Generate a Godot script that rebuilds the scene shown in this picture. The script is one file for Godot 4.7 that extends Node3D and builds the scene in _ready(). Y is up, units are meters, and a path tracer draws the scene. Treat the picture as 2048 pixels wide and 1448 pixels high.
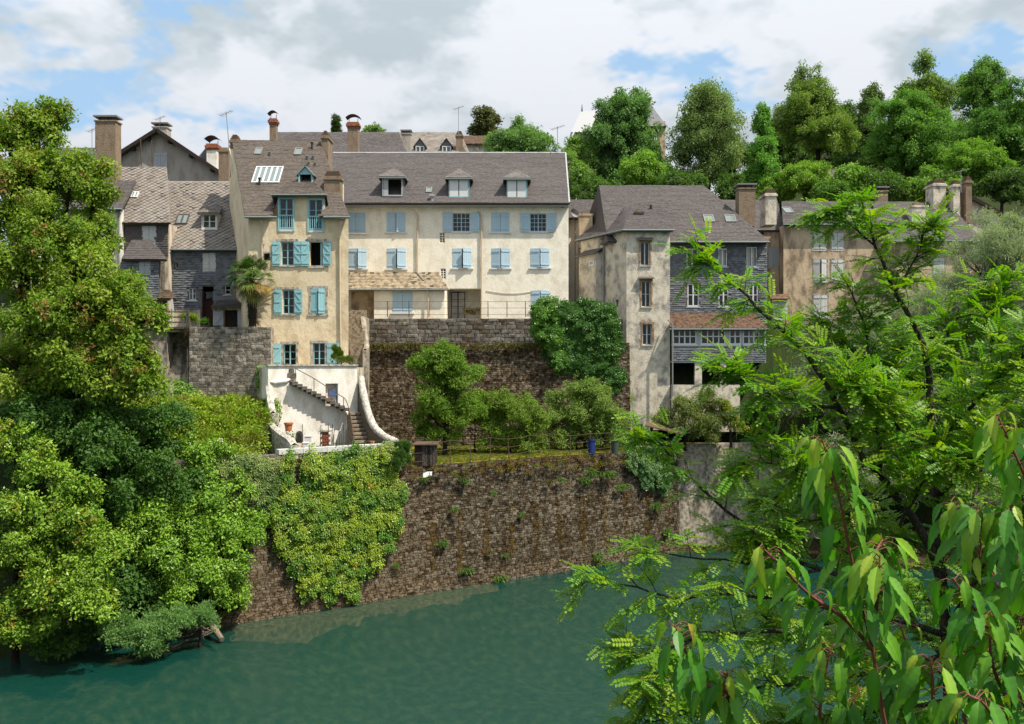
extends Node3D
# A riverside row of old houses above stone quay walls, seen across green water.
# Units are metres, y is up, the water surface is y = 0, the camera looks along -z.

const FOCAL := 1991.0      # focal length in photograph pixels (photograph 2048 x 1448)
const EYE := 12.2          # height of the eye above the water
var M := {}                # materials
var T := {}                # textures
var used := {}             # names already taken at top level
var rng := RandomNumberGenerator.new()
var wob := FastNoiseLite.new()

func _ready():
	rng.seed = 4711
	wob.seed = 7
	wob.frequency = 1.0
	# ---- camera
	var cam := Camera3D.new()
	cam.name = "camera"
	cam.fov = 39.97
	cam.near = 0.1
	cam.far = 3000.0
	cam.position = Vector3(0, EYE, 0)
	add_child(cam)
	cam.current = true
	# ---- sun: high, from the right and a little in front of the facades
	var sun := DirectionalLight3D.new()
	sun.name = "sun"
	sun.light_energy = 1.6
	sun.light_color = Color(1.0, 0.955, 0.88)
	sun.light_angular_distance = 0.53
	sun.shadow_enabled = true
	add_child(sun)
	sun.look_at_from_position(Vector3(46, 85, 24.5), Vector3.ZERO, Vector3.UP)
	# ---- sky and exposure
	var env := Environment.new()
	env.background_mode = Environment.BG_SKY
	var sky := Sky.new()
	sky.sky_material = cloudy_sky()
	env.sky = sky
	env.background_energy_multiplier = 1.0
	env.tonemap_mode = Environment.TONE_MAPPER_LINEAR
	env.tonemap_exposure = 1.4
	env.sdfgi_enabled = true
	env.ssao_enabled = true
	env.ssil_enabled = true
	var we := WorldEnvironment.new()
	we.name = "world_environment"
	we.environment = env
	add_child(we)
	# ---- surfaces
	make_textures()
	make_materials()
	# ---- large structure
	build_ground()
	build_walls()
	build_houses()
	build_hill()
	# ---- objects
	build_terrace()
	build_garden()
	build_bank_plants()
	build_near_trees()
	build_small_things()

# ------------------------------------------------------------------ helpers
func at(px: float, py: float, d: float) -> Vector3:
	return Vector3((px - 1024.0) / FOCAL * d, EYE + (724.0 - py) / FOCAL * d, -d)

const ORDINALS := ["first", "second", "third", "fourth", "fifth", "sixth", "seventh", "eighth", "ninth", "tenth", "eleventh", "twelfth", "thirteenth", "fourteenth", "fifteenth", "sixteenth", "seventeenth", "eighteenth", "nineteenth", "twentieth"]

func nth(k: int) -> String:          # 0 -> first
	if k < 20:
		return ORDINALS[k]
	var n := k + 1
	if n % 10 == 0:
		return ["thirtieth", "fortieth", "fiftieth"][n / 10 - 3]
	return ["twenty-", "thirty-", "forty-", "fifty-"][n / 10 - 2] + ORDINALS[n % 10 - 1]

func rr(a: float, b: float) -> float:
	return rng.randf_range(a, b)

func lin(r: float, g: float, b: float) -> Color:
	return Color(r, g, b)

class MB:
	var v := PackedVector3Array()
	var n := PackedVector3Array()
	var c := PackedColorArray()
	var i := PackedInt32Array()
	var col := Color.WHITE
	func tri(a: Vector3, b: Vector3, d: Vector3) -> void:
		var k := v.size()
		var nn := (b - a).cross(d - a).normalized()
		v.append(a); v.append(b); v.append(d)
		n.append(nn); n.append(nn); n.append(nn)
		c.append(col); c.append(col); c.append(col)
		i.append(k); i.append(k + 2); i.append(k + 1)
	func quad(a: Vector3, b: Vector3, d: Vector3, e: Vector3) -> void:   # counter-clockwise seen from outside
		var k := v.size()
		var nn := (d - a).cross(e - b).normalized()
		v.append(a); v.append(b); v.append(d); v.append(e)
		n.append(nn); n.append(nn); n.append(nn); n.append(nn)
		c.append(col); c.append(col); c.append(col); c.append(col)
		i.append(k); i.append(k + 2); i.append(k + 1)
		i.append(k); i.append(k + 3); i.append(k + 2)
	func box(lo: Vector3, hi: Vector3) -> void:
		obox(Transform3D(), lo, hi)
	func obox(t: Transform3D, lo: Vector3, hi: Vector3) -> void:
		var p := []
		for k in 8:
			p.append(t * Vector3(hi.x if k & 1 else lo.x, hi.y if k & 2 else lo.y, hi.z if k & 4 else lo.z))
		quad(p[4], p[5], p[7], p[6])
		quad(p[1], p[0], p[2], p[3])
		quad(p[5], p[1], p[3], p[7])
		quad(p[0], p[4], p[6], p[2])
		quad(p[6], p[7], p[3], p[2])
		quad(p[0], p[1], p[5], p[4])
	func bar(a: Vector3, b: Vector3, w: float, h: float) -> void:        # square bar from a to b
		var z := (b - a)
		var l := z.length()
		z = z / l
		var up := Vector3.UP if absf(z.y) < 0.95 else Vector3.RIGHT
		var x := up.cross(z).normalized()
		obox(Transform3D(Basis(x, z.cross(x), z), a), Vector3(-w / 2, -h / 2, 0), Vector3(w / 2, h / 2, l))
	func tube(pts: Array, rads: Array, sides := 6, cap := true) -> void:   # smooth tapered tube through points
		var x := Vector3.ZERO
		var base := v.size()
		for k in pts.size():
			var z: Vector3 = (pts[mini(k + 1, pts.size() - 1)] - pts[maxi(k - 1, 0)]).normalized()
			if x == Vector3.ZERO:
				x = z.cross(Vector3(0.31, 0.2, 0.93)).normalized()
			x = (x - z * x.dot(z)).normalized()
			var y := z.cross(x)
			for s in sides:
				var a := TAU * s / sides
				var d := x * cos(a) + y * sin(a)
				v.append(pts[k] + d * rads[k]); n.append(d); c.append(col)
		for k in pts.size() - 1:
			for s in sides:
				var a := base + k * sides + s
				var b := base + k * sides + (s + 1) % sides
				i.append(a); i.append(a + sides); i.append(b)
				i.append(b); i.append(a + sides); i.append(b + sides)
		if cap:
			for e in [0, pts.size() - 1]:
				for s in range(1, sides - 1):
					var q := base + int(e) * sides
					if e == 0:
						tri(v[q], v[q + s + 1], v[q + s])
					else:
						tri(v[q], v[q + s], v[q + s + 1])
	func poly(pts: Array, back: Vector3) -> void:     # flat polygon (counter-clockwise seen from outside) pushed back by a vector into a solid
		var flat := PackedVector2Array()
		var nn := Vector3.ZERO
		for k in pts.size():
			nn += (pts[k] - pts[0]).cross(pts[(k + 1) % pts.size()] - pts[0])
		nn = nn.normalized()
		var x: Vector3 = (pts[1] - pts[0]).normalized()
		var y := nn.cross(x)
		for p in pts:
			flat.append(Vector2((p - pts[0]).dot(x), (p - pts[0]).dot(y)))
		var ind := Geometry2D.triangulate_polygon(flat)
		for k in range(0, ind.size(), 3):
			var a: Vector3 = pts[ind[k]]
			var b: Vector3 = pts[ind[k + 1]]
			var d: Vector3 = pts[ind[k + 2]]
			if (b - a).cross(d - a).dot(nn) < 0:
				var s := b
				b = d
				d = s
			tri(a, b, d)
			if back != Vector3.ZERO:
				tri(a + back, d + back, b + back)
		if back != Vector3.ZERO:
			for k in pts.size():
				var a: Vector3 = pts[k]
				var b: Vector3 = pts[(k + 1) % pts.size()]
				quad(b, a, a + back, b + back)
	func made() -> ArrayMesh:
		var arr := []
		arr.resize(Mesh.ARRAY_MAX)
		arr[Mesh.ARRAY_VERTEX] = v
		arr[Mesh.ARRAY_NORMAL] = n
		arr[Mesh.ARRAY_COLOR] = c
		arr[Mesh.ARRAY_INDEX] = i
		var m := ArrayMesh.new()
		m.add_surface_from_arrays(Mesh.PRIMITIVE_TRIANGLES, arr)
		return m

func numbered(called: String) -> String:
	if not used.has(called):
		used[called] = 0
		return called
	used[called] += 1
	return "%s_%03d" % [called, used[called]]

func thing(called: String, label: String, category: String, where: Vector3, group := "", kind := "") -> Node3D:
	var o := Node3D.new()
	o.name = numbered(called)
	add_child(o)
	o.position = where
	tag(o, label, category, group, kind)
	return o

func tag(o: Node, label := "", category := "", group := "", kind := "") -> void:
	if label:
		o.set_meta("label", label)
	if category:
		o.set_meta("category", category)
	if group:
		o.set_meta("group", group)
	if kind:
		o.set_meta("kind", kind)

func obj(called: String, b: MB, m: Material, parent: Node3D = null, kind := "") -> MeshInstance3D:   # vertices are in world coordinates
	return put(called, b.made(), m, parent, Transform3D(), kind)

func put(called: String, mesh: Mesh, m: Material, parent: Node3D, t: Transform3D, kind := "") -> MeshInstance3D:   # t is a world transform
	var o := MeshInstance3D.new()
	o.mesh = mesh
	o.material_override = m
	if parent == null:
		o.name = numbered(called)
		add_child(o)
		o.transform = t
	else:
		o.name = called
		parent.add_child(o, true)
		o.transform = parent.global_transform.affine_inverse() * t
	if kind:
		o.set_meta("kind", kind)
	return o

func structure(called: String, b: MB, m: Material) -> MeshInstance3D:
	return obj(called, b, m, null, "structure")

func scatter(called: String, mesh: Mesh, m: Material, where: Array, tint: PackedColorArray, parent: Node3D, kind := "stuff") -> MultiMeshInstance3D:
	var mm := MultiMesh.new()
	mm.transform_format = MultiMesh.TRANSFORM_3D
	mm.use_colors = true
	mm.mesh = mesh
	mm.instance_count = where.size()
	for k in where.size():
		mm.set_instance_transform(k, where[k])
		mm.set_instance_color(k, tint[k])
	var o := MultiMeshInstance3D.new()
	o.multimesh = mm
	o.material_override = m
	if parent == null:
		o.name = numbered(called)
		add_child(o)
	else:
		o.name = called
		parent.add_child(o, true)
		o.position = -parent.global_position
	if kind:
		o.set_meta("kind", kind)
	return o

# ------------------------------------------------------------------ textures and materials
func noise_tex(freq: float, octaves: int, stops: Array, sd := 1, kind := FastNoiseLite.TYPE_SIMPLEX_SMOOTH, size := 512) -> NoiseTexture2D:
	var f := FastNoiseLite.new()
	f.seed = sd
	f.noise_type = kind
	f.frequency = freq
	f.fractal_octaves = octaves
	f.fractal_gain = 0.55
	var t := NoiseTexture2D.new()
	t.width = size
	t.height = size
	t.seamless = true
	t.seamless_blend_skirt = 0.25
	t.noise = f
	if stops:
		var g := Gradient.new()
		var offs := PackedFloat32Array()
		var cols := PackedColorArray()
		for s in stops:
			offs.append(s[0])
			cols.append(Color(s[1], s[2], s[3]))
		g.offsets = offs
		g.colors = cols
		t.color_ramp = g
	return t

func grey(a: float, b: float, lo := 0.25, hi := 0.75) -> Array:
	return [[lo, a, a, a], [hi, b, b, b]]

func make_textures() -> void:
	T.fine = noise_tex(0.05, 5, grey(0.88, 1.0), 11)
	T.grit = noise_tex(0.11, 4, grey(0.72, 1.0), 12)
	T.blotch = noise_tex(0.012, 5, [[0.22, 0.88, 0.86, 0.83], [0.5, 0.97, 0.965, 0.95], [0.8, 1, 1, 1]], 13)
	T.grime = noise_tex(0.016, 6, [[0.2, 0.66, 0.65, 0.64], [0.38, 0.80, 0.79, 0.77], [0.55, 0.95, 0.94, 0.92], [0.8, 1, 1, 0.98]], 14)
	T.soft = noise_tex(0.014, 7, [[0.22, 0.72, 0.72, 0.73], [0.38, 0.90, 0.895, 0.89], [0.55, 1, 0.99, 0.97]], 23)
	T.smooth = noise_tex(0.03, 6, [[0.25, 0.94, 0.935, 0.92], [0.6, 1, 1, 1]], 24)
	T.bump = noise_tex(0.06, 5, [], 15)
	T.bump_coarse = noise_tex(0.02, 4, [], 16)
	T.moss = noise_tex(0.02, 6, [[0.2, 0.44, 0.38, 0.28], [0.40, 0.66, 0.59, 0.48], [0.55, 0.92, 0.90, 0.87], [0.8, 1, 0.99, 0.97]], 17)
	T.bark = noise_tex(0.035, 5, grey(0.5, 1.0), 18)
	T.bed = noise_tex(0.022, 6, [[0.2, 0.5, 0.5, 0.4], [0.45, 0.66, 0.62, 0.5], [0.6, 0.78, 0.72, 0.58], [0.85, 0.95, 0.9, 0.75]], 19)
	T.ripple = noise_tex(0.018, 4, [], 20)
	T.lawn = noise_tex(0.02, 5, [[0.25, 0.55, 0.62, 0.45], [0.5, 0.9, 0.9, 0.7], [0.75, 1.0, 0.92, 0.7]], 21)
	T.old = noise_tex(0.014, 6, [[0.20, 0.62, 0.61, 0.60], [0.34, 0.80, 0.79, 0.78], [0.46, 0.94, 0.93, 0.91], [0.75, 1, 0.99, 0.97]], 22)

func mat(called: String, c: Color, rough := 0.85, tex: Texture2D = null, scale := Vector3.ONE, detail: Texture2D = null, dscale := Vector3.ONE, bump := 0.0, btex: Texture2D = null) -> StandardMaterial3D:
	var m := StandardMaterial3D.new()
	m.resource_name = called
	m.albedo_color = c.linear_to_srgb()
	m.roughness = rough
	m.metallic_specular = 0.35
	m.vertex_color_use_as_albedo = true
	if tex or bump != 0.0:
		m.uv1_triplanar = true
		m.uv1_world_triplanar = true
		m.uv1_scale = scale
		m.uv1_triplanar_sharpness = 4.0
	if tex:
		m.albedo_texture = tex
	if detail:
		m.detail_enabled = true
		m.detail_albedo = detail
		m.detail_blend_mode = BaseMaterial3D.BLEND_MODE_MUL
		m.detail_uv_layer = BaseMaterial3D.DETAIL_UV_2
		m.uv2_triplanar = true
		m.uv2_world_triplanar = true
		m.uv2_scale = dscale
		m.uv2_triplanar_sharpness = 4.0
	if bump != 0.0:
		m.heightmap_enabled = true
		m.heightmap_scale = bump
		m.heightmap_texture = btex if btex else T.bump
	M[called] = m
	return m

func leaf_mat(called: String, c: Color, back: Color, rough := 0.5) -> StandardMaterial3D:
	var m := mat(called, c, rough)
	m.backlight_enabled = true
	m.backlight = back
	m.metallic_specular = 0.4
	m.cull_mode = BaseMaterial3D.CULL_DISABLED
	return m

func make_materials() -> void:
	var s1 := Vector3(0.11, 0.11, 0.11)
	mat("cream", Color(0.86, 0.815, 0.715), 0.9, T.smooth, Vector3(0.07, 0.05, 0.07), T.smooth, Vector3.ONE * 0.5, 1.0)
	mat("yellow", Color(0.82, 0.70, 0.51), 0.9, T.grime, Vector3(0.12, 0.08, 0.12), T.fine, Vector3.ONE * 0.5, 1.5)
	M.yellow.albedo_texture = T.blotch
	mat("white_wall", Color(0.88, 0.87, 0.83), 0.9, T.blotch, Vector3(0.2, 0.1, 0.2), T.fine, Vector3.ONE * 0.5, 1.5, T.bump_coarse)
	mat("white_old", Color(0.80, 0.78, 0.73), 0.92, T.grime, Vector3.ONE * 0.5, T.grit, Vector3.ONE * 0.6, 3.0)
	mat("grey_render", Color(0.52, 0.48, 0.44), 0.92, T.blotch, Vector3(0.15, 0.08, 0.15), T.grit, Vector3.ONE * 0.35, 1.5)
	mat("stained_render", Color(0.65, 0.615, 0.55), 0.92, T.blotch, Vector3(0.3, 0.2, 0.3), T.soft, Vector3(0.13, 0.11, 0.13), 1.5)
	mat("brown_render", Color(0.60, 0.48, 0.355), 0.92, T.grime, Vector3(0.12, 0.06, 0.12), T.fine, Vector3.ONE * 0.4, 1.5)
	mat("pale_render", Color(0.70, 0.62, 0.52), 0.9, T.grime, Vector3(0.2, 0.06, 0.2), T.fine, Vector3.ONE * 0.5, 1.0)
	mat("concrete", Color(0.40, 0.37, 0.33), 0.93, T.old, Vector3(0.2, 0.06, 0.2), T.grime, Vector3.ONE * 0.3, 2.0)
	mat("chimney", Color(0.34, 0.26, 0.19), 0.93, T.blotch, Vector3(0.35, 0.2, 0.35), T.grit, Vector3.ONE * 0.6, 2.0)
	mat("brick", Color(0.32, 0.12, 0.07), 0.9, T.grime, Vector3.ONE * 0.5)
	mat("slate", Color(0.150, 0.134, 0.134), 0.75, T.fine, Vector3.ONE * 0.13, T.grit, Vector3.ONE * 0.8)
	mat("slate_pale", Color(0.35, 0.32, 0.30), 0.85, T.blotch, Vector3.ONE * 0.15, T.grit, Vector3.ONE * 0.8)
	mat("slate_grey", Color(0.25, 0.225, 0.215), 0.8, T.fine, Vector3.ONE * 0.15, T.grit, Vector3.ONE * 0.8)
	mat("slate_wall", Color(0.21, 0.23, 0.27), 0.6, T.blotch, Vector3.ONE * 0.2, T.grit, Vector3.ONE * 0.9)
	mat("tile_buff", Color(0.56, 0.47, 0.355), 0.85, T.grime, Vector3.ONE * 0.25, T.grit, Vector3.ONE * 0.8)
	mat("zinc", Color(0.22, 0.27, 0.28), 0.5, T.fine, Vector3.ONE * 0.7)
	mat("lead", Color(0.42, 0.43, 0.45), 0.55, T.fine, Vector3.ONE * 0.7)
	mat("pipe_cream", Color(0.55, 0.45, 0.33), 0.6)
	mat("pipe_grey", Color(0.20, 0.20, 0.20), 0.6)
	mat("blue_paint", Color(0.30, 0.56, 0.62), 0.65, T.fine, Vector3(0.9, 0.5, 0.9))
	mat("pale_blue_paint", Color(0.47, 0.64, 0.77), 0.65, T.fine, Vector3(0.9, 0.5, 0.9))
	mat("white_paint", Color(0.70, 0.72, 0.74), 0.6, T.fine, Vector3.ONE * 0.8)
	mat("grey_paint", Color(0.42, 0.45, 0.48), 0.7, T.fine, Vector3(0.6, 0.3, 0.6))
	mat("old_white", Color(0.60, 0.61, 0.60), 0.8, T.fine, Vector3(0.7, 0.25, 0.7))
	mat("stone_trim", Color(0.52, 0.49, 0.45), 0.85, T.grime, Vector3.ONE * 0.4, T.fine, Vector3.ONE)
	mat("brick_trim", Color(0.45, 0.30, 0.18), 0.85, T.grime, Vector3.ONE * 0.4, T.fine, Vector3.ONE)
	mat("dark_wood", Color(0.055, 0.04, 0.032), 0.85, T.bark, Vector3(1.5, 0.2, 1.5))
	mat("door_red", Color(0.05, 0.016, 0.012), 0.7, T.fine, Vector3(1, 0.2, 1))
	mat("grey_wood", Color(0.14, 0.12, 0.105), 0.9, T.bark, Vector3(1.2, 0.15, 1.2))
	mat("room_shade", Color(0.10, 0.09, 0.08), 0.95)  # dark colour stands in for the shade inside the houses
	mat("curtain", Color(0.6, 0.58, 0.52), 0.95)
	mat("iron", Color(0.035, 0.033, 0.032), 0.6)
	mat("rusty_iron", Color(0.10, 0.065, 0.045), 0.8)
	mat("steel", Color(0.35, 0.36, 0.37), 0.4)
	M.steel.metallic = 0.7
	mat("stone", Color(0.86, 0.83, 0.74), 0.93, T.moss, Vector3.ONE * 0.28, T.grit, Vector3.ONE * 0.6, 2.5)
	mat("pale_stone", Color(1, 1, 1), 0.93, T.grime, Vector3.ONE * 0.3, T.grit, Vector3.ONE * 0.6, 2.0)
	mat("mortar", Color(0.075, 0.055, 0.036), 0.97, T.moss, Vector3.ONE * 0.3, T.grit, Vector3.ONE * 0.6, 3.0)
	mat("mortar_grey", Color(0.22, 0.20, 0.18), 0.97, T.grime, Vector3.ONE * 0.3, T.grit, Vector3.ONE * 0.6, 3.0)
	mat("earth", Color(0.12, 0.10, 0.06), 0.97, T.bed, Vector3.ONE * 0.2, T.grit, Vector3.ONE * 0.4, 4.0)
	mat("lawn", Color(0.34, 0.32, 0.07), 0.95, T.lawn, Vector3.ONE * 0.16, T.grit, Vector3.ONE * 0.8, 5.0)
	mat("hill", Color(0.035, 0.06, 0.016), 0.97, T.lawn, Vector3.ONE * 0.05, T.grit, Vector3.ONE * 0.3, 5.0)
	mat("bed", Color(0.105, 0.14, 0.075), 0.95, T.bed, Vector3.ONE * 0.13, T.grit, Vector3.ONE * 0.4, 6.0)
	mat("sediment", Color(0.42, 0.35, 0.24), 0.95, T.bed, Vector3.ONE * 0.25, T.grit, Vector3.ONE * 0.5, 3.0)
	mat("bark", Color(0.085, 0.065, 0.05), 0.95, T.bark, Vector3(2.0, 0.5, 2.0), T.grit, Vector3.ONE, 3.0)
	mat("bark_grey", Color(0.14, 0.12, 0.10), 0.95, T.bark, Vector3(2.5, 0.6, 2.5), T.grit, Vector3.ONE, 3.0)
	mat("twig_red", Color(0.16, 0.06, 0.04), 0.6)
	mat("driftwood", Color(0.33, 0.28, 0.22), 0.9, T.bark, Vector3.ONE)
	mat("terracotta", Color(0.42, 0.14, 0.06), 0.85, T.fine, Vector3.ONE)
	mat("plastic_white", Color(0.72, 0.74, 0.74), 0.45)
	mat("bin_blue", Color(0.015, 0.03, 0.13), 0.5)
	mat("bin_green", Color(0.04, 0.06, 0.045), 0.5)
	mat("pale_step", Color(0.20, 0.19, 0.175), 0.9, T.grime, Vector3.ONE * 0.5, T.grit, Vector3.ONE * 0.7, 2.0)
	mat("stair_stone", Color(0.40, 0.34, 0.27), 0.9, T.grime, Vector3.ONE * 0.4, T.grit, Vector3.ONE * 0.7, 2.0)
	mat("pale_stone_plain", Color(0.30, 0.25, 0.19), 0.93, T.grime, Vector3.ONE * 0.8, T.grit, Vector3.ONE * 0.9, 6.0)
	mat("dark_stone", Color(0.10, 0.10, 0.10), 0.9, T.grime, Vector3.ONE * 0.6)
	mat("toy_blue", Color(0.10, 0.16, 0.35), 0.6)
	mat("plain", Color(1, 1, 1), 0.8)
	leaf_mat("leaf", Color(1, 1, 1), Color(0.85, 0.95, 0.5), 0.5)
	leaf_mat("leaf_gloss", Color(1, 1, 1), Color(0.65, 0.72, 0.36), 0.35)
	leaf_mat("leaf_near", Color(1, 1, 1), Color(0.95, 1.0, 0.4), 0.42)
	leaf_mat("leaf_cherry", Color(1, 1, 1), Color(0.7, 0.8, 0.3), 0.46)
	leaf_mat("flower", Color(1, 1, 1), Color(0.4, 0.4, 0.4), 0.7)
	var g := mat("glass", Color(0.04, 0.05, 0.06, 0.15), 0.03)
	g.albedo_color = Color(0.25, 0.28, 0.3, 0.12)
	g.vertex_color_use_as_albedo = false
	g.transparency = BaseMaterial3D.TRANSPARENCY_ALPHA
	g.metallic_specular = 0.5
	var rg := mat("roof_glass", Color(0.16, 0.2, 0.2), 0.1)
	rg.vertex_color_use_as_albedo = false
	rg.metallic_specular = 0.6
	var w := mat("water", Color(0.01, 0.05, 0.045), 0.1)
	w.vertex_color_use_as_albedo = false
	w.transparency = BaseMaterial3D.TRANSPARENCY_ALPHA
	w.albedo_color = Color(Color(0.006, 0.068, 0.054).linear_to_srgb(), 0.5)
	w.metallic_specular = 0.25
	w.uv1_triplanar = true
	w.uv1_world_triplanar = true
	w.uv1_scale = Vector3(0.3, 0.3, 0.8)
	w.heightmap_enabled = true
	w.heightmap_texture = T.ripple
	w.heightmap_scale = 2.4

# ------------------------------------------------------------------ sky
func cloudy_sky() -> PanoramaSkyMaterial:
	var w := 2560
	var h := 640
	var f := FastNoiseLite.new()
	f.seed = 31
	f.noise_type = FastNoiseLite.TYPE_SIMPLEX_SMOOTH
	f.frequency = 0.0135
	f.fractal_octaves = 6
	f.fractal_gain = 0.58
	f.domain_warp_enabled = true
	f.domain_warp_amplitude = 22.0
	f.domain_warp_frequency = 0.012
	var big := f.get_image(w / 2, h, false, false, true)
	big.resize(w, h, Image.INTERPOLATE_CUBIC)
	f.seed = 77
	f.frequency = 0.017
	f.offset = Vector3(300, 40, 0)
	var low := f.get_image(w / 2, h, false, false, true)
	low.resize(w, h, Image.INTERPOLATE_CUBIC)
	var a := big.get_data()
	var b := low.get_data()
	var out := PackedByteArray()
	out.resize(w * h * 3)
	var top := Vector3(0.14, 0.31, 0.58)
	var rim := Vector3(0.36, 0.52, 0.68)
	for y in h:
		var e := 1.0 - float(y) / h          # 1 at the zenith, 0 at the horizon
		var thick := 0.80 + 0.95 * sin(e * PI / 2)      # cloud brightness gain: raised overhead, mostly above the view, to add fill light
		var blue := rim.lerp(top, clampf(e * 1.6, 0, 1))
		for x in w:
			var k := y * w + x
			var n := a[k] / 255.0
			var m := b[k] / 255.0
			var cover := clampf((n - 0.18) * 6.5, 0, 1)
			cover = cover * cover * (3 - 2 * cover)
			var shade := clampf((m - 0.34) * 2.6 + (n - 0.5) * 0.6, 0, 1)
			shade = shade * shade * (3 - 2 * shade)
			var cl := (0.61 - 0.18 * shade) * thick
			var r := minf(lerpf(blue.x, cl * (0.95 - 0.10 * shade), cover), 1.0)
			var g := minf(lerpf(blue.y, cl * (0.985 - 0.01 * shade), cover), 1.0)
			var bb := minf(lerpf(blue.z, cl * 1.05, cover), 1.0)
			var o := k * 3
			out[o] = int(255.0 * pow(r, 0.4545))
			out[o + 1] = int(255.0 * pow(g, 0.4545))
			out[o + 2] = int(255.0 * pow(bb, 0.4545))
	var up := Image.create_from_data(w, h, false, Image.FORMAT_RGB8, out)
	up.resize(4096, 1024, Image.INTERPOLATE_CUBIC)
	var all := Image.create_empty(4096, 2048, false, Image.FORMAT_RGB8)
	all.fill(Color(0.45, 0.47, 0.45))
	all.blit_rect(up, Rect2i(0, 0, 2318, 1024), Vector2i(1778, 0))
	all.blit_rect(up, Rect2i(2318, 0, 1778, 1024), Vector2i.ZERO)
	var p := PanoramaSkyMaterial.new()
	p.panorama = ImageTexture.create_from_image(all)
	p.filter = true
	return p

# ------------------------------------------------------------------ building kit
func front(d: float) -> Transform3D:                 # the plane of a facade that faces the river, d metres away
	return Transform3D(Basis(), Vector3(0, 0, -d))

func plane_through(a: Vector3, b: Vector3, up: Vector3) -> Transform3D:   # origin a, x towards b, y as near to up as it can be
	var x := (b - a).normalized()
	var y := (up - x * up.dot(x)).normalized()
	return Transform3D(Basis(x, y, x.cross(y)), a)

func pick(t: Transform3D, px: float, py: float) -> Vector2:               # where the line of sight through that spot meets the plane
	var o := Vector3(0, EYE, 0)
	var r := at(px, py, 1.0) - o
	var k := (t.origin - o).dot(t.basis.z) / r.dot(t.basis.z)
	var p := t.affine_inverse() * (o + r * k)
	return Vector2(p.x, p.y)

func spot(t: Transform3D, px: float, py: float) -> Vector3:
	var p := pick(t, px, py)
	return t * Vector3(p.x, p.y, 0)

func box_on(t: Transform3D, x0: float, y0: float, x1: float, y1: float) -> Rect2:
	var a := pick(t, x0, (y0 + y1) / 2)
	var b := pick(t, x1, (y0 + y1) / 2)
	var m := (x0 + x1) / 2
	var lo := pick(t, m, y1)
	var hi := pick(t, m, y0)
	return Rect2(minf(a.x, b.x), lo.y, absf(b.x - a.x), hi.y - lo.y)

func wall(b: MB, t: Transform3D, r: Rect2, holes: Array, thick := 0.3) -> void:
	var xs := [r.position.x, r.end.x]
	var ys := [r.position.y, r.end.y]
	for h: Rect2 in holes:
		for x in [h.position.x, h.end.x]:
			if x > r.position.x + 0.001 and x < r.end.x - 0.001:
				xs.append(x)
		for y in [h.position.y, h.end.y]:
			if y > r.position.y + 0.001 and y < r.end.y - 0.001:
				ys.append(y)
	xs.sort()
	ys.sort()
	for j in xs.size() - 1:
		for k in ys.size() - 1:
			var mid := Vector2((xs[j] + xs[j + 1]) / 2, (ys[k] + ys[k + 1]) / 2)
			if xs[j + 1] - xs[j] < 0.0005 or ys[k + 1] - ys[k] < 0.0005:
				continue
			if holes.any(func(h): return h.has_point(mid)):
				continue
			b.quad(t * Vector3(xs[j], ys[k], 0), t * Vector3(xs[j + 1], ys[k], 0), t * Vector3(xs[j + 1], ys[k + 1], 0), t * Vector3(xs[j], ys[k + 1], 0))
	for h: Rect2 in holes:
		var p := h.position
		var q := h.end
		var z := -thick
		b.quad(t * Vector3(p.x, p.y, 0), t * Vector3(p.x, q.y, 0), t * Vector3(p.x, q.y, z), t * Vector3(p.x, p.y, z))
		b.quad(t * Vector3(q.x, q.y, 0), t * Vector3(q.x, p.y, 0), t * Vector3(q.x, p.y, z), t * Vector3(q.x, q.y, z))
		b.quad(t * Vector3(q.x, p.y, 0), t * Vector3(p.x, p.y, 0), t * Vector3(p.x, p.y, z), t * Vector3(q.x, p.y, z))
		b.quad(t * Vector3(p.x, q.y, 0), t * Vector3(q.x, q.y, 0), t * Vector3(q.x, q.y, z), t * Vector3(p.x, q.y, z))

func rooms(parent: Node3D, t: Transform3D, r: Rect2, deep := 2.6) -> void:      # added partitions, back walls and ceilings, coloured dark to stand in for indoor shade
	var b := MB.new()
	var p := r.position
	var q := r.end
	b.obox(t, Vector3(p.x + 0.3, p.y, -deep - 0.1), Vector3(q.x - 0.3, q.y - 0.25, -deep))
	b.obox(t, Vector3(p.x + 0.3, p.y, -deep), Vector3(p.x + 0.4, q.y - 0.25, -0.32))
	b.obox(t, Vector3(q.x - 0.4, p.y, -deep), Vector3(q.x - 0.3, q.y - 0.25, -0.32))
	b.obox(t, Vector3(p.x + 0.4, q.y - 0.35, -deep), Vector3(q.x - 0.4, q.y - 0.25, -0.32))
	obj("dark_room_wall", b, M.room_shade, parent)

func shell(b: MB, t: Transform3D, r: Rect2, deep: float) -> void:           # sides, back and a floor behind a facade
	var p := r.position
	var q := r.end
	b.obox(t, Vector3(p.x, p.y, -deep), Vector3(p.x + 0.25, q.y - 0.01, -0.003))
	b.obox(t, Vector3(q.x - 0.25, p.y, -deep), Vector3(q.x, q.y - 0.01, -0.003))
	b.obox(t, Vector3(p.x + 0.25, p.y, -deep), Vector3(q.x - 0.25, q.y - 0.01, -deep + 0.25))
	b.obox(t, Vector3(p.x + 0.25, q.y - 0.2, -deep + 0.25), Vector3(q.x - 0.25, q.y - 0.02, -0.31))
	var y := p.y + 2.6
	while y < q.y - 1.5:
		b.obox(t, Vector3(p.x + 0.25, y, -deep + 0.25), Vector3(q.x - 0.25, y + 0.15, -0.31))
		y += 2.6

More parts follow.
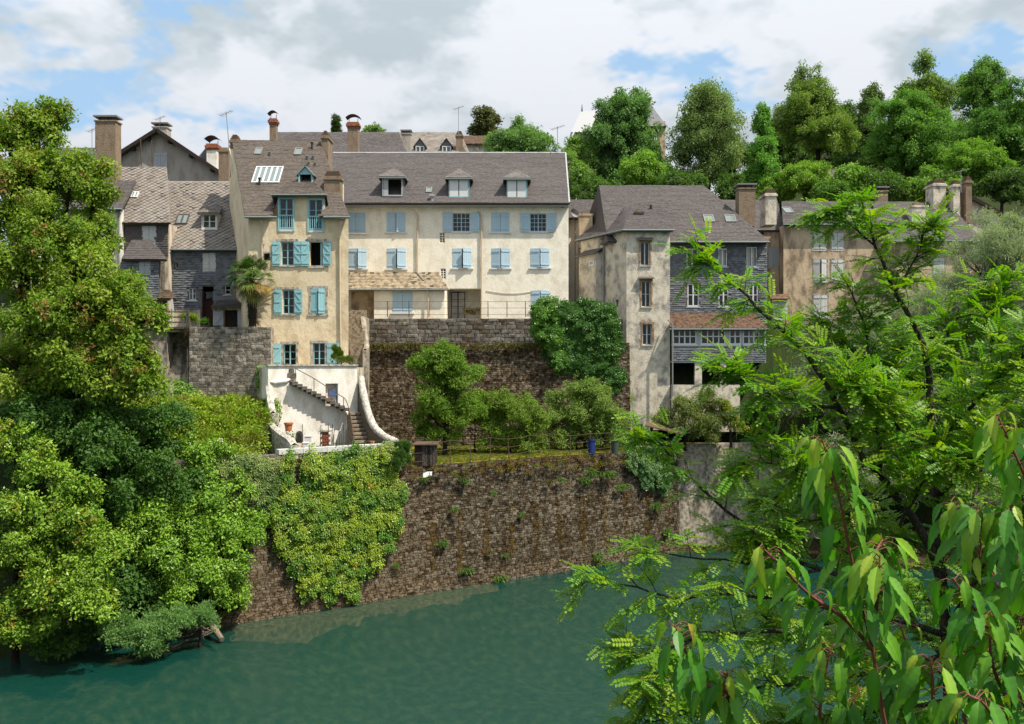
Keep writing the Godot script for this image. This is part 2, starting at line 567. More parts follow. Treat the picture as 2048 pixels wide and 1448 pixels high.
func window(parent: Node3D, t: Transform3D, r: Rect2, m: Material, cols := 2, rows := 3, recess := 0.16, sill: Material = null, bar := 0.028, fw := 0.06) -> MeshInstance3D:
	var b := MB.new()
	var p := r.position
	var q := r.end
	var z0 := -recess - 0.06
	var z1 := -recess
	b.obox(t, Vector3(p.x, p.y, z0), Vector3(p.x + fw, q.y, z1))
	b.obox(t, Vector3(q.x - fw, p.y, z0), Vector3(q.x, q.y, z1))
	b.obox(t, Vector3(p.x + fw, p.y, z0), Vector3(q.x - fw, p.y + fw * 1.2, z1))
	b.obox(t, Vector3(p.x + fw, q.y - fw, z0), Vector3(q.x - fw, q.y, z1))
	var iw := r.size.x - 2 * fw
	var ih := r.size.y - 2.2 * fw
	for k in range(1, cols):
		var w := bar
		if cols % 2 == 0 and k == cols / 2:
			w = fw * 1.25
		var x := p.x + fw + iw * k / cols
		b.obox(t, Vector3(x - w / 2, p.y + fw * 1.2, z0 + 0.01), Vector3(x + w / 2, q.y - fw, z1 + 0.012))
	for k in range(1, rows):
		var y := p.y + fw * 1.2 + ih * k / rows
		b.obox(t, Vector3(p.x + fw, y - bar / 2, z0 + 0.014), Vector3(q.x - fw, y + bar / 2, z1 - 0.004))
	var o := obj("window", b, m, parent)
	for cx in cols:
		for ry in rows:
			var g := MB.new()
			var x0 := p.x + fw + iw * cx / cols
			var x1 := p.x + fw + iw * (cx + 1) / cols
			var y0 := p.y + fw * 1.2 + ih * ry / rows
			var y1 := p.y + fw * 1.2 + ih * (ry + 1) / rows
			var z := z0 + 0.03
			var j := rr(-0.004, 0.004)
			g.quad(t * Vector3(x0, y0, z + j), t * Vector3(x1, y0, z - j), t * Vector3(x1, y1, z - j), t * Vector3(x0, y1, z + j))
			obj("pane", g, M.glass, o)
	if sill:
		var s := MB.new()
		s.obox(t, Vector3(p.x - 0.1, p.y - 0.09, -recess), Vector3(q.x + 0.1, p.y - 0.002, 0.07))
		obj("sill", s, sill, o)
	return o

# A board shutter: hinged at (hx, y0) on the facade, w wide towards side (+1 or -1), swung out by ang degrees.
func shutter(parent: Node3D, t: Transform3D, hx: float, y0: float, w: float, h: float, side: float, ang: float, m: Material, style := "z", proud := 0.03) -> void:
	var a := deg_to_rad(ang)
	var x := Vector3(cos(a) * side, 0, sin(a))
	var z := Vector3(-sin(a) * side, 0, cos(a))
	var loc := Transform3D(Basis(x * side, Vector3.UP, z), Vector3(hx, y0, proud))
	var w2 := t * loc
	var b := MB.new()
	var nb := maxi(3, roundi(w / 0.13))
	for k in nb:
		var u0 := w * k / nb + 0.004
		var u1 := w * (k + 1) / nb - 0.004
		var lo := minf(u0 * side, u1 * side)
		var hi := maxf(u0 * side, u1 * side)
		var tone := rr(0.93, 1.04)
		b.col = Color(tone, tone, tone)
		b.obox(w2, Vector3(lo, 0, 0), Vector3(hi, h, 0.028 + rr(0, 0.003)))
	b.col = Color(0.85, 0.85, 0.85)
	b.obox(w2, Vector3(minf(0.01 * side, (w - 0.01) * side), 0.01, 0.004), Vector3(maxf(0.01 * side, (w - 0.01) * side), h - 0.01, 0.022))
	var o := obj("shutter", b, m, parent)
	var e := w - 0.03
	var lo2 := minf(0.03 * side, e * side)
	var hi2 := maxf(0.03 * side, e * side)
	for y in ([0.16, h - 0.24] if style != "zz" else [0.12, h / 2 - 0.04, h - 0.2]):
		var c := MB.new()
		c.obox(w2, Vector3(lo2, y, 0.032), Vector3(hi2, y + 0.09, 0.056))
		obj("batten", c, m, o)
	var braces := []
	if style == "z":
		braces = [[h - 0.26, 0.27]]
	elif style == "zz":
		braces = [[h - 0.22, h / 2 + 0.07], [h / 2 - 0.06, 0.23]]
	for q in braces:
		var c := MB.new()
		c.bar(w2 * Vector3(0.07 * side, q[0], 0.044), w2 * Vector3((w - 0.07) * side, q[1], 0.044), 0.022, 0.075)
		obj("brace", c, m, o)

func shutter_pair(parent: Node3D, t: Transform3D, r: Rect2, a0: float, a1: float, m: Material, style := "plain", proud := -0.015) -> void:
	shutter(parent, t, r.position.x, r.position.y, r.size.x / 2 - 0.006, r.size.y, 1.0, a0, m, style, proud)
	shutter(parent, t, r.end.x, r.position.y, r.size.x / 2 - 0.006, r.size.y, -1.0, a1, m, style, proud)

func open_shutters(parent: Node3D, t: Transform3D, r: Rect2, w: float, m: Material, style := "z") -> void:
	shutter(parent, t, r.position.x - 0.03, r.position.y - 0.03, w, r.size.y + 0.06, -1.0, rr(3, 7), m, style)
	shutter(parent, t, r.end.x + 0.03, r.position.y - 0.03, w, r.size.y + 0.06, 1.0, rr(3, 7), m, style)

func ledge(parent: Node3D, called: String, t: Transform3D, r: Rect2, out: float, m: Material) -> void:
	var b := MB.new()
	b.obox(t, Vector3(r.position.x, r.position.y, -0.05), Vector3(r.end.x, r.end.y, out))
	obj(called, b, m, parent)

func surround(parent: Node3D, t: Transform3D, r: Rect2, w: float, m: Material) -> void:   # dressed stones round an opening
	var b := MB.new()
	var p := r.position
	var q := r.end
	for s in [-1, 1]:
		var y := p.y
		while y < q.y - 0.02:
			var h := minf(rr(0.25, 0.4), q.y - y)
			var ww := w * rr(0.8, 1.35)
			var tone := rr(0.85, 1.1)
			b.col = Color(tone, tone, tone)
			var x0 := p.x - ww if s < 0 else q.x
			b.obox(t, Vector3(x0, y + 0.006, -0.1), Vector3(x0 + ww, y + h - 0.006, 0.02))
			y += h
	b.col = Color(0.95, 0.95, 0.95)
	b.obox(t, Vector3(p.x - w * 1.3, q.y, -0.1), Vector3(q.x + w * 1.3, q.y + w * 1.1, 0.024))
	obj("stone_surround", b, m, parent)

func slates(parent: Node3D, called: String, t: Transform3D, len_v: float, l0: float, l1: float, r0: float, r1: float, o: Dictionary) -> void:
	# rows of slates on the plane t; the field runs in y from 0 to len_v, in x from l0..r0 at the foot to l1..r1 at the head
	var w: float = o.get("w", 0.26)
	var h: float = o.get("h", 0.2)
	var lift: float = o.get("lift", 0.018)
	var m: Material = o.get("mat", M.slate)
	var holes: Array = o.get("holes", [])
	var pale: float = o.get("pale", 0.02)
	var spread: float = o.get("spread", 0.16)
	var most: int = o.get("parts", 0)
	var rest := MB.new()
	var parts := []
	var rows := int(ceil(len_v / h))
	for k in rows:
		var v0 := k * h
		var v1 := minf(v0 + h * 1.04, len_v)
		var f := clampf((v0 + h / 2) / len_v, 0, 1)
		var x0 := lerpf(l0, l1, f)
		var x1 := lerpf(r0, r1, f)
		var u := x0 - rr(0, w)
		while u < x1:
			var uw := w * rr(0.8, 1.2)
			var a := maxf(u, x0)
			var e := minf(u + uw, x1)
			u += uw
			if e - a < 0.03:
				continue
			var mid := Vector2((a + e) / 2, v0 + h / 2)
			var bad := false
			for hole: Rect2 in holes:
				if hole.has_point(mid):
					bad = true
			if bad:
				continue
			var tone := 1.0 + rr(-spread, spread)
			var cc := Color(tone * rr(0.97, 1.03), tone, tone * rr(0.96, 1.04))
			if rng.randf() < pale:
				cc = cc * o.get("pale_tone", 2.0)
			var l := lift * rr(0.6, 1.5)
			var l2 := lift * rr(0.6, 1.5)
			var dv := rr(-0.012, 0.012) if o.get("rough", false) else rr(-0.004, 0.004)
			var sag := 0.03 + 0.035 * wob.get_noise_2d(a * 0.35 + t.origin.x, v0 * 0.4)
			var q := [Vector3(a + 0.003, v0 + dv, l + sag), Vector3(e - 0.003, v0 + dv, l2 + sag), Vector3(e - 0.003, v1, 0.002 + sag), Vector3(a + 0.003, v1, 0.002 + sag)]
			if most > 0:
				parts.append([a, e, v0 + dv, v1, l, cc])
				continue
			slate(rest, t, q, cc)
	if most > 0:
		var variants := {}
		for k in parts.size():
			var s: Array = parts[k]
			var q := [Vector3(s[0] + 0.003, s[2], s[4]), Vector3(s[1] - 0.003, s[2], s[4]), Vector3(s[1] - 0.003, s[3], 0.002), Vector3(s[0] + 0.003, s[3], 0.002)]
			if k * most / parts.size() == (k + 1) * most / parts.size() and parts.size() > most:
				slate(rest, t, q, s[5])
				continue
			var b := MB.new()
			slate(b, t, q, s[5])
			obj(o.get("piece", "slate"), b, m, parent)
	if rest.v.size():
		obj(called, rest, m, parent, "stuff")

func slate(b: MB, t: Transform3D, q: Array, cc: Color) -> void:
	b.col = cc
	var p := q.map(func(x): return t * x)
	b.quad(p[0], p[1], p[2], p[3])
	b.quad(t * Vector3(q[0].x, q[0].y, 0), t * Vector3(q[1].x, q[1].y, 0), p[1], p[0])

func roof(parent: Node3D, a: Vector3, bb: Vector3, c: Vector3, d: Vector3, o := {}) -> Transform3D:   # foot left, foot right, head right, head left
	var t := plane_through(a, bb, (d - a))
	var inv := t.affine_inverse()
	var pb := inv * bb
	var pc := inv * c
	var pd := inv * d
	var s := MB.new()
	var dn := t.basis.z * -0.012
	s.poly([a + dn, bb + dn, c + dn, d + dn], t.basis.z * -0.13)
	var r := obj("roof", s, o.get("mat", M.slate), parent)
	if o.get("diamond", false):
		diamonds(r, t, minf(pc.y, pd.y), 0.0, pd.x, pb.x, pc.x, o)
	else:
		slates(r, "slates", t, minf(pc.y, pd.y), 0.0, pd.x, pb.x, pc.x, o)
	return t

func diamonds(parent: Node3D, t: Transform3D, len_v: float, l0: float, l1: float, r0: float, r1: float, o: Dictionary) -> void:
	var w: float = o.get("w", 0.2)
	var h: float = o.get("h", 0.15)
	var rest := MB.new()
	var all := []
	var rows := int(len_v / h) + 1
	for k in rows:
		var v := k * h
		var f := clampf(v / len_v, 0, 1)
		var x0 := lerpf(l0, l1, f)
		var x1 := lerpf(r0, r1, f)
		var u := x0 + (w if k % 2 else 0.0)
		while u < x1 + 0.01:
			all.append([u, v, x0, x1])
			u += 2 * w
	for k in all.size():
		var s: Array = all[k]
		var u: float = s[0] + rr(-0.008, 0.008)
		var v: float = s[1] + rr(-0.01, 0.01)
		var lf := 0.03 + (rr(0.03, 0.07) if rng.randf() < 0.10 else rr(0, 0.015))
		var tilt := rr(-0.012, 0.012)
		var tone := rr(0.86, 1.12)
		var cc := Color(tone, tone * rr(0.97, 1.0), tone * rr(0.94, 1.0))
		if rng.randf() < 0.025:
			cc = Color(0.62, 0.68, 0.78)
		var q := [Vector3(maxf(u - w, s[2]), v, 0.016 + tilt), Vector3(u, maxf(v - h, -0.03), lf), Vector3(minf(u + w, s[3]), v, 0.016 - tilt), Vector3(u, minf(v + h, len_v), 0.003)]
		var b := rest
		var single: bool = all.size() <= 300 or (k * 300) / all.size() != ((k + 1) * 300) / all.size()
		if single:
			b = MB.new()
		b.col = cc
		var p := q.map(func(x): return t * x)
		b.quad(p[0], p[1], p[2], p[3])
		b.quad(t * Vector3(q[0].x, q[0].y, -0.005), t * Vector3(q[1].x, q[1].y, -0.005), p[1], p[0])
		b.quad(t * Vector3(q[1].x, q[1].y, -0.005), t * Vector3(q[2].x, q[2].y, -0.005), p[2], p[1])
		if single:
			obj("slate", b, o.get("mat", M.slate_pale), parent)
	if rest.v.size():
		obj("slates", rest, o.get("mat", M.slate_pale), parent, "stuff")

func gutter(parent: Node3D, a: Vector3, b: Vector3, m: Material, r := 0.06) -> void:
	var g := MB.new()
	g.tube([a, b], [r, r], 8)
	obj("gutter", g, m, parent)

func pipe(parent: Node3D, called: String, pts: Array, r: float, m: Material) -> MeshInstance3D:
	var g := MB.new()
	var rad := []
	rad.resize(pts.size())
	rad.fill(r)
	g.tube(pts, rad, 8)
	for k in pts.size() - 1:      # collars
		var l: float = (pts[k + 1] - pts[k]).length()
		var n := int(l / 2.0)
		for j in n:
			var p: Vector3 = pts[k].lerp(pts[k + 1], (j + 0.5) / n)
			var d: Vector3 = (pts[k + 1] - pts[k]).normalized() * 0.03
			g.tube([p - d, p + d], [r * 1.25, r * 1.25], 8)
	return obj(called, g, m, parent)

func chimney(parent: Node3D, x0: float, x1: float, ytop: float, ybot: float, d: float, deep: float, style := "slab", m: Material = null) -> void:
	var lo := at(x0, ybot, d)
	var hi := at(x1, ytop, d)
	var w := hi.x - lo.x
	var b := MB.new()
	var top := hi.y
	b.box(Vector3(lo.x, lo.y - 0.6, -d - deep), Vector3(hi.x, top - 0.0, -d))
	var body: Material = m if m else M.chimney
	var o := obj("chimney", b, body, parent)
	var c := MB.new()
	match style:
		"slab":       # a slab carried on short posts
			c.box(Vector3(lo.x - 0.06, top, -d - deep - 0.06), Vector3(hi.x + 0.06, top + 0.09, -d + 0.06))
			obj("rim", c, body, o)
			var s := MB.new()
			for q in [0.12, 0.5, 0.88]:
				s.box(Vector3(lo.x + w * q - 0.03, top + 0.09, -d - deep * 0.5 - 0.03), Vector3(lo.x + w * q + 0.03, top + 0.3, -d - deep * 0.5 + 0.03))
			obj("cap_post", s, M.iron, o)
			var k := MB.new()
			k.box(Vector3(lo.x - 0.1, top + 0.3, -d - deep - 0.08), Vector3(hi.x + 0.1, top + 0.4, -d + 0.08))
			obj("cap", k, M.pipe_grey, o)
		"barrel":     # brick head with an arched tin cowl on wires
			c.box(Vector3(lo.x - 0.05, top, -d - deep - 0.05), Vector3(hi.x + 0.05, top + 0.16, -d + 0.05))
			c.box(Vector3(lo.x - 0.12, top + 0.16, -d - deep - 0.12), Vector3(hi.x + 0.12, top + 0.36, -d + 0.12))
			c.box(Vector3(lo.x - 0.04, top + 0.36, -d - deep - 0.04), Vector3(hi.x + 0.04, top + 0.5, -d + 0.04))
			obj("brick_head", c, M.brick, o)
			var s := MB.new()
			for q in [0.08, 0.92]:
				s.box(Vector3(lo.x + w * q - 0.02, top + 0.5, -d - deep * 0.5), Vector3(lo.x + w * q + 0.02, top + 0.86, -d - deep * 0.5 + 0.04))
			obj("cowl_post", s, M.iron, o)
			var k := MB.new()
			var pts := []
			for j in 9:
				var f := j / 8.0 * 2 - 1
				pts.append(Vector3((lo.x + hi.x) / 2 + f * (w / 2 + 0.16), top + 0.84 + 0.26 * (1 - f * f), 0))
			for j in 8:
				var p: Vector3 = pts[j]
				var q: Vector3 = pts[j + 1]
				var zf := Vector3(0, 0, -d + 0.1)
				var zb := Vector3(0, 0, -d - deep - 0.1)
				var up := Vector3(0, 0.03, 0)
				k.quad(p + zf, q + zf, q + zf + up, p + zf + up)
				k.quad(p + up + zf, q + up + zf, q + up + zb, p + up + zb)
				k.quad(q + zf, p + zf, p + zb, q + zb)
			obj("cowl", k, M.rusty_iron, o)
		"pots":       # corbelled rim with a round-backed row of clay tiles
			c.box(Vector3(lo.x - 0.07, top - 0.22, -d - deep - 0.07), Vector3(hi.x + 0.07, top - 0.08, -d + 0.07))
			obj("rim", c, body, o)
			var k := MB.new()
			for j in 3:
				var y := top + j * 0.11
				var s := 0.05 * j
				k.box(Vector3(lo.x + 0.02 + s, y, -d - deep + 0.02 + s), Vector3(hi.x - 0.02 - s, y + 0.09, -d - 0.02 - s))
			obj("cap", k, M.rusty_iron, o)
		"plain":
			c.box(Vector3(lo.x - 0.05, top - 0.12, -d - deep - 0.05), Vector3(hi.x + 0.05, top + 0.02, -d + 0.05))
			obj("rim", c, body, o)
			var k := MB.new()
			k.box(Vector3(lo.x + w * 0.2, top + 0.02, -d - deep * 0.8), Vector3(hi.x - w * 0.2, top + 0.22, -d - deep * 0.2))
			obj("cap", k, M.chimney, o)

func skylight(parent: Node3D, t: Transform3D, x0: float, y0: float, x1: float, y1: float, frame: Material, strips := 1) -> void:
	var r := box_on(t, x0, y0, x1, y1)
	var p := r.position
	var q := r.end
	var b := MB.new()
	var f := 0.07
	b.obox(t, Vector3(p.x, p.y, -0.02), Vector3(p.x + f, q.y, 0.1))
	b.obox(t, Vector3(q.x - f, p.y, -0.02), Vector3(q.x, q.y, 0.1))
	b.obox(t, Vector3(p.x + f, p.y, -0.02), Vector3(q.x - f, p.y + f, 0.1))
	b.obox(t, Vector3(p.x + f, q.y - f, -0.02), Vector3(q.x - f, q.y, 0.1))
	for k in range(1, strips):
		var x := lerpf(p.x, q.x, float(k) / strips)
		b.obox(t, Vector3(x - 0.05, p.y + f, -0.02), Vector3(x + 0.05, q.y - f, 0.1))
	var o := obj("skylight", b, frame, parent)
	for k in strips:
		var g := MB.new()
		var a := lerpf(p.x, q.x, float(k) / strips)
		var e := lerpf(p.x, q.x, float(k + 1) / strips)
		g.quad(t * Vector3(a, p.y, 0.07), t * Vector3(e, p.y, 0.07), t * Vector3(e, q.y, 0.07), t * Vector3(a, q.y, 0.07))
		obj("pane", g, M.roof_glass, o)

# ------------------------------------------------------------------ stone walls
func stone_shape(k: int) -> MB:                 # a rough block in the unit box, face at z = 1
	var b := MB.new()
	var e := 0.035
	var g := RandomNumberGenerator.new()
	g.seed = 90 + k
	var f := []
	var r := []
	for s in [Vector2(0, 0), Vector2(1, 0), Vector2(1, 1), Vector2(0, 1)]:
		r.append(Vector3(clampf(s.x, 0.02, 0.98), clampf(s.y, 0.02, 0.98), 0))
		var ix: float = (0.5 - s.x) * 2
		var iy: float = (0.5 - s.y) * 2
		f.append(Vector3(s.x + ix * (e + g.randf() * 0.10), s.y + iy * (e + g.randf() * 0.16), 0.7 + g.randf() * 0.3))
	var mid: Vector3 = (f[0] + f[1] + f[2] + f[3]) / 4 + Vector3(0, 0, 0.12)
	for j in 4:
		b.tri(f[j], f[(j + 1) % 4], mid)
		b.quad(r[j], r[(j + 1) % 4], f[(j + 1) % 4], f[j])
	return b

var stone_kinds := []

func stone_wall(parent: Node3D, a: Vector3, bb: Vector3, top: float, lean: float, o: Dictionary) -> Transform3D:
	# a, bb: foot of the face, left to right; the face leans back by lean per metre of height up to the height top
	if stone_kinds.is_empty():
		for k in 8:
			stone_kinds.append(stone_shape(k))
	var x := (bb - a).normalized()
	var nrm := x.cross(Vector3.UP).normalized()
	var up := (Vector3.UP - nrm * lean).normalized()
	var t := Transform3D(Basis(x, up, x.cross(up).normalized()), a)
	var length := (bb - a).length()
	var height := (top - a.y) / up.y
	var m: Material = o.get("mat", M.stone)
	var s := MB.new()
	s.obox(t, Vector3(0, -o.get("sink", 0.5), -o.get("thick", 0.7)), Vector3(length, height, 0.0))
	var core := obj("core", s, o.get("mortar", M.mortar), parent)
	var tones: Array = o.get("tones", [Color(0.28, 0.265, 0.245), Color(0.20, 0.18, 0.155), Color(0.33, 0.315, 0.30), Color(0.17, 0.15, 0.125), Color(0.24, 0.22, 0.195)])
	var hmin: float = o.get("hmin", 0.09)
	var hmax: float = o.get("hmax", 0.17)
	var wmin: float = o.get("wmin", 0.13)
	var wmax: float = o.get("wmax", 0.42)
	var holes: Array = o.get("holes", [])
	var list := []
	var y := 0.0
	while y < height - 0.05:
		var h := minf(rr(hmin, hmax), height - y)
		var u := -rr(0, 0.2)
		while u < length:
			var w := rr(wmin, wmax)
			var x0 := maxf(u, 0.0)
			var x1 := minf(u + w, length)
			u += w
			if x1 - x0 < 0.08:
				continue
			var skip := false
			for q: Rect2 in holes:
				if q.has_point(Vector2((x0 + x1) / 2, y + h / 2)):
					skip = true
			if skip:
				continue
			var c: Color = tones[rng.randi() % tones.size()] * rr(0.75, 1.2)
			if o.has("stain"):
				c = stain_of(o.stain, (x0 + x1) / 2, y + h / 2, length, height, c)
			var wy := wob.get_noise_2d((x0 + x1) * 0.4, y * 0.6) * 0.05
			var cell := Transform3D(t.basis * Basis(Vector3(x1 - x0, 0, 0), Vector3(0, h, 0), Vector3(0, 0, rr(0.02, 0.055) * o.get("flat", 1.0))), t * Vector3(x0, y + wy, 0))
			list.append([cell, c, (x1 - x0) * h / pow(absf(cell.origin.z), 2), rng.randi() % 8])
		y += h
	var order := list.duplicate()
	order.sort_custom(func(p, q): return p[2] > q[2])
	var limit: float = order[mini(299, order.size() - 1)][2] if o.get("parts", true) else INF
	var rest := MB.new()
	var cache := {}
	var count := 0
	for e in list:
		var k: MB = stone_kinds[e[3]]
		if e[2] >= limit and count < 300:
			count += 1
			var ci: int = int(e[1].get_luminance() * 40.0) * 64 + int(e[1].r / maxf(e[1].b, 0.001) * 5.0)
			var key := [e[3], ci]
			if not cache.has(key):
				var b := MB.new()
				b.v = k.v.duplicate(); b.n = k.n.duplicate(); b.i = k.i.duplicate()
				b.c = k.c.duplicate()
				b.c.fill(e[1])
				cache[key] = b.made()
			put("stone", cache[key], m, parent, e[0])
		else:
			var base := rest.v.size()
			var nb: Basis = e[0].basis.inverse().transposed()
			for j in k.v.size():
				rest.v.append(e[0] * k.v[j])
				rest.n.append((nb * k.n[j]).normalized())
				rest.c.append(e[1])
			for j in k.i:
				rest.i.append(base + j)
	if rest.v.size():
		obj("stones", rest, m, parent, "stuff")
	return t

func stain_of(kind: String, x: float, y: float, length: float, height: float, c: Color) -> Color:
	match kind:
		"quay":     # brown moss all over, yellow moss in runs below the weep holes, bare pale stone at the foot
			x -= 12.24
			var n := wob.get_noise_2d(x * 0.35, y * 0.5)
			if x > rr(-3.0, 1.0) and n > -0.05 and rng.randf() < 0.62:
				c = c.lerp(Color(0.10, 0.07, 0.035), rr(0.3, 0.85))
			var run := fposmod(x + 0.4, 1.75)
			if x > 0.0 and run < 0.42 and y < height * 0.66 and y > height * 0.22 and wob.get_noise_2d(floorf((x + 0.4) / 1.75) * 7.1, 3.0) > -0.3 and rng.randf() < 0.8:
				c = c.lerp(Color(0.16, 0.105, 0.012), rr(0.5, 0.95))
			if wob.get_noise_2d(x * 0.22 + 70.0, y * 0.3) > 0.25 and rng.randf() < 0.6:
				c = c.lerp(Color(0.40, 0.38, 0.36), 0.55)
			if x < 3.0 and rng.randf() < 0.75 - x / 4.0:
				c = c.lerp(Color(0.34, 0.29, 0.24), 0.6)
			if y < 1.3 and rng.randf() < 0.75:
				c = c.lerp(Color(0.33, 0.27, 0.21), 0.6)
			if y < 0.35:
				c = c.lerp(Color(0.09, 0.07, 0.035), 0.7)
			if y > height - 0.5 and rng.randf() < 0.5:
				c = c.lerp(Color(0.14, 0.085, 0.015), 0.7)
		"terrace":
			if wob.get_noise_2d(x * 0.3, y * 0.4 + 9.0) > 0.0 and rng.randf() < 0.6:
				c = c.lerp(Color(0.12, 0.08, 0.045), rr(0.3, 0.8))
		"old":
			if wob.get_noise_2d(x * 0.3, y * 0.3 + 20.0) > 0.1:
				c = c.lerp(Color(0.4, 0.37, 0.32), rr(0.2, 0.6))
	return c

# ------------------------------------------------------------------ ground, water and walls
func quay(s: float, y := 0.0) -> Vector3:            # a point on the foot of the river wall, s from 0 (left) to 1 (right)
	return Vector3(-12.5 + 23.26 * s, y, -(46.6 + 17.15 * s))

func sheet(b: MB, xs: Array, ds: Array, height: Callable) -> void:     # a smooth-shaded height field over x and distance
	var base := b.v.size()
	for d in ds:
		for x in xs:
			var e := 0.4
			var h: float = height.call(x, d)
			var nn := Vector3(h - height.call(x + e, d), e, -(h - height.call(x, d + e))).normalized()
			b.v.append(Vector3(x, h, -d)); b.n.append(nn); b.c.append(Color.WHITE)
	var w := xs.size()
	for j in ds.size() - 1:
		for k in w - 1:
			var p := base + j * w + k
			b.i.append(p); b.i.append(p + w); b.i.append(p + 1)
			b.i.append(p + 1); b.i.append(p + w); b.i.append(p + w + 1)

func bed_height(x: float, d: float) -> float:
	var off := (Vector2(x + 12.5, d - 46.6)).dot(Vector2(0.593, -0.805))      # metres out from the river wall
	var h := -0.35 - 2.6 * smoothstep(0.8, 9.0, off) + 0.9 * smoothstep(14.0, 34.0, off)
	h += wob.get_noise_2d(x * 0.16, d * 0.16) * 0.75 + wob.get_noise_2d(x * 0.6, d * 0.6) * 0.22
	return minf(h, -0.06)

func bank_height(x: float, d: float) -> float:
	var edge := 46.6 + (x + 12.5) * 0.737
	var left := smoothstep(-12.6, -14.5, x)
	var h := -6.0
	if d < 59.6:
		h = lerpf(-6.0, clampf((d - edge) * 0.85 - 0.6, -6.0, 9.0), left)
	elif d < 66.8:
		h = lerpf(-2.0, 13.9, smoothstep(-15.2, -15.8, x))
	else:
		var up := smoothstep(74.0, 94.0, d)
		h = 14.8 + up * lerpf(7.0, 14.0, smoothstep(0.0, 25.0, x)) + smoothstep(100.0, 260.0, d) * 5.0
		h += wob.get_noise_2d(x * 0.05, d * 0.05) * 1.2 * up
	return h

func build_ground() -> void:
	var xs := []
	var ds := []
	for k in 61:
		xs.append(-60.0 + k * 2.0)
	for k in 46:
		ds.append(8.0 + k * 1.5)
	var b := MB.new()
	sheet(b, xs, ds, bed_height)
	structure("riverbed", b, M.bed)
	var sd := MB.new()      # a silted ledge that lies just under water along the foot of the wall
	var n := 40
	for k in n:
		var s0 := -0.06 + 0.56 * k / n
		var s1 := -0.06 + 0.56 * (k + 1) / n
		var o0 := 1.7 * sin(PI * clampf((s0 + 0.06) / 0.56, 0, 1)) * (0.8 + 0.4 * wob.get_noise_1d(s0 * 40)) + 0.1
		var o1 := 1.7 * sin(PI * clampf((s1 + 0.06) / 0.56, 0, 1)) * (0.8 + 0.4 * wob.get_noise_1d(s1 * 40)) + 0.1
		var out := Vector3(0.593, 0, 0.805)
		var h0 := -0.04 + 0.13 * wob.get_noise_1d(s0 * 70.0)
		var h1 := -0.04 + 0.13 * wob.get_noise_1d(s1 * 70.0)
		sd.quad(quay(s0, -0.1) + out * o0, quay(s1, -0.1) + out * o1, quay(s1, h1), quay(s0, h0))
		sd.quad(quay(s0, -1.2) + out * (o0 + 0.7), quay(s1, -1.2) + out * (o1 + 0.7), quay(s1, -0.1) + out * o1, quay(s0, -0.1) + out * o0)
	structure("silt_ledge", sd, M.sediment)
	var w := MB.new()
	w.quad(Vector3(-160, 0, -8), Vector3(160, 0, -8), Vector3(160, 0, -90), Vector3(-160, 0, -90))
	structure("river_water", w, M.water)
	# the bank under the eye, out of the picture below
	var nb := MB.new()
	nb.quad(Vector3(-60, 10.6, 30), Vector3(60, 10.6, 30), Vector3(60, 10.6, -3.2), Vector3(-60, 10.6, -3.2))
	nb.quad(Vector3(-60, 10.6, -3.2), Vector3(60, 10.6, -3.2), Vector3(60, -2.5, -15), Vector3(-60, -2.5, -15))
	structure("near_bank_ground", nb, M.hill)
	# the far bank: slope on the left, then the hill behind the houses out to the horizon
	var hx := [-900.0, -400.0, -200.0, -120.0, -80.0, -60.0, -50.0]
	for k in 81:
		hx.append(-40.0 + k * 1.0)
	hx.append_array([45.0, 52.0, 60.0, 80.0, 120.0, 200.0, 400.0, 900.0])
	var hd := []
	for k in 34:
		hd.append(34.0 + k * 1.0)
	hd.append_array([67.3, 68.0, 70.0, 73.0, 76.0, 80.0, 84.0, 88.0, 92.0, 96.0, 100.0, 106.0, 112.0, 120.0, 135.0, 160.0, 200.0, 260.0, 400.0, 800.0, 1600.0])
	var hb := MB.new()
	sheet(hb, hx, hd, bank_height)
	structure("hillside_ground", hb, M.hill)
	var lw := MB.new()
	lw.poly([Vector3(-5.3, 6.72, -52.4), Vector3(10.4, 6.72, -64.0), Vector3(13.5, 6.9, -66.3), Vector3(-9.6, 6.72, -65.4), Vector3(-9.6, 6.72, -56.0)], Vector3(0, -0.4, 0))
	structure("lawn_ground", lw, M.lawn)
	var tf := MB.new()
	tf.poly([quay(0.03, 7.5), quay(0.27, 7.5), Vector3(-6.5, 7.5, -52.2), Vector3(-8.4, 7.5, -55.9), Vector3(-13.0, 7.5, -53.6)], Vector3(0, -0.4, 0))
	structure("terrace_ground", tf, M.earth)
	var ut := MB.new()
	ut.poly([Vector3(-12.9, 11.88, -53.5), Vector3(-8.6, 11.88, -56.0), Vector3(-8.6, 11.88, -57.85), Vector3(-15.0, 11.88, -57.85)], Vector3(0, -2.8, 0))
	structure("house_terrace_ground", ut, M.pale_render)
	var ct := MB.new()
	ct.box(Vector3(-9.8, 13.6, -67.9), Vector3(8.0, 15.04, -66.4))
	structure("upper_terrace_ground", ct, M.mortar_grey)

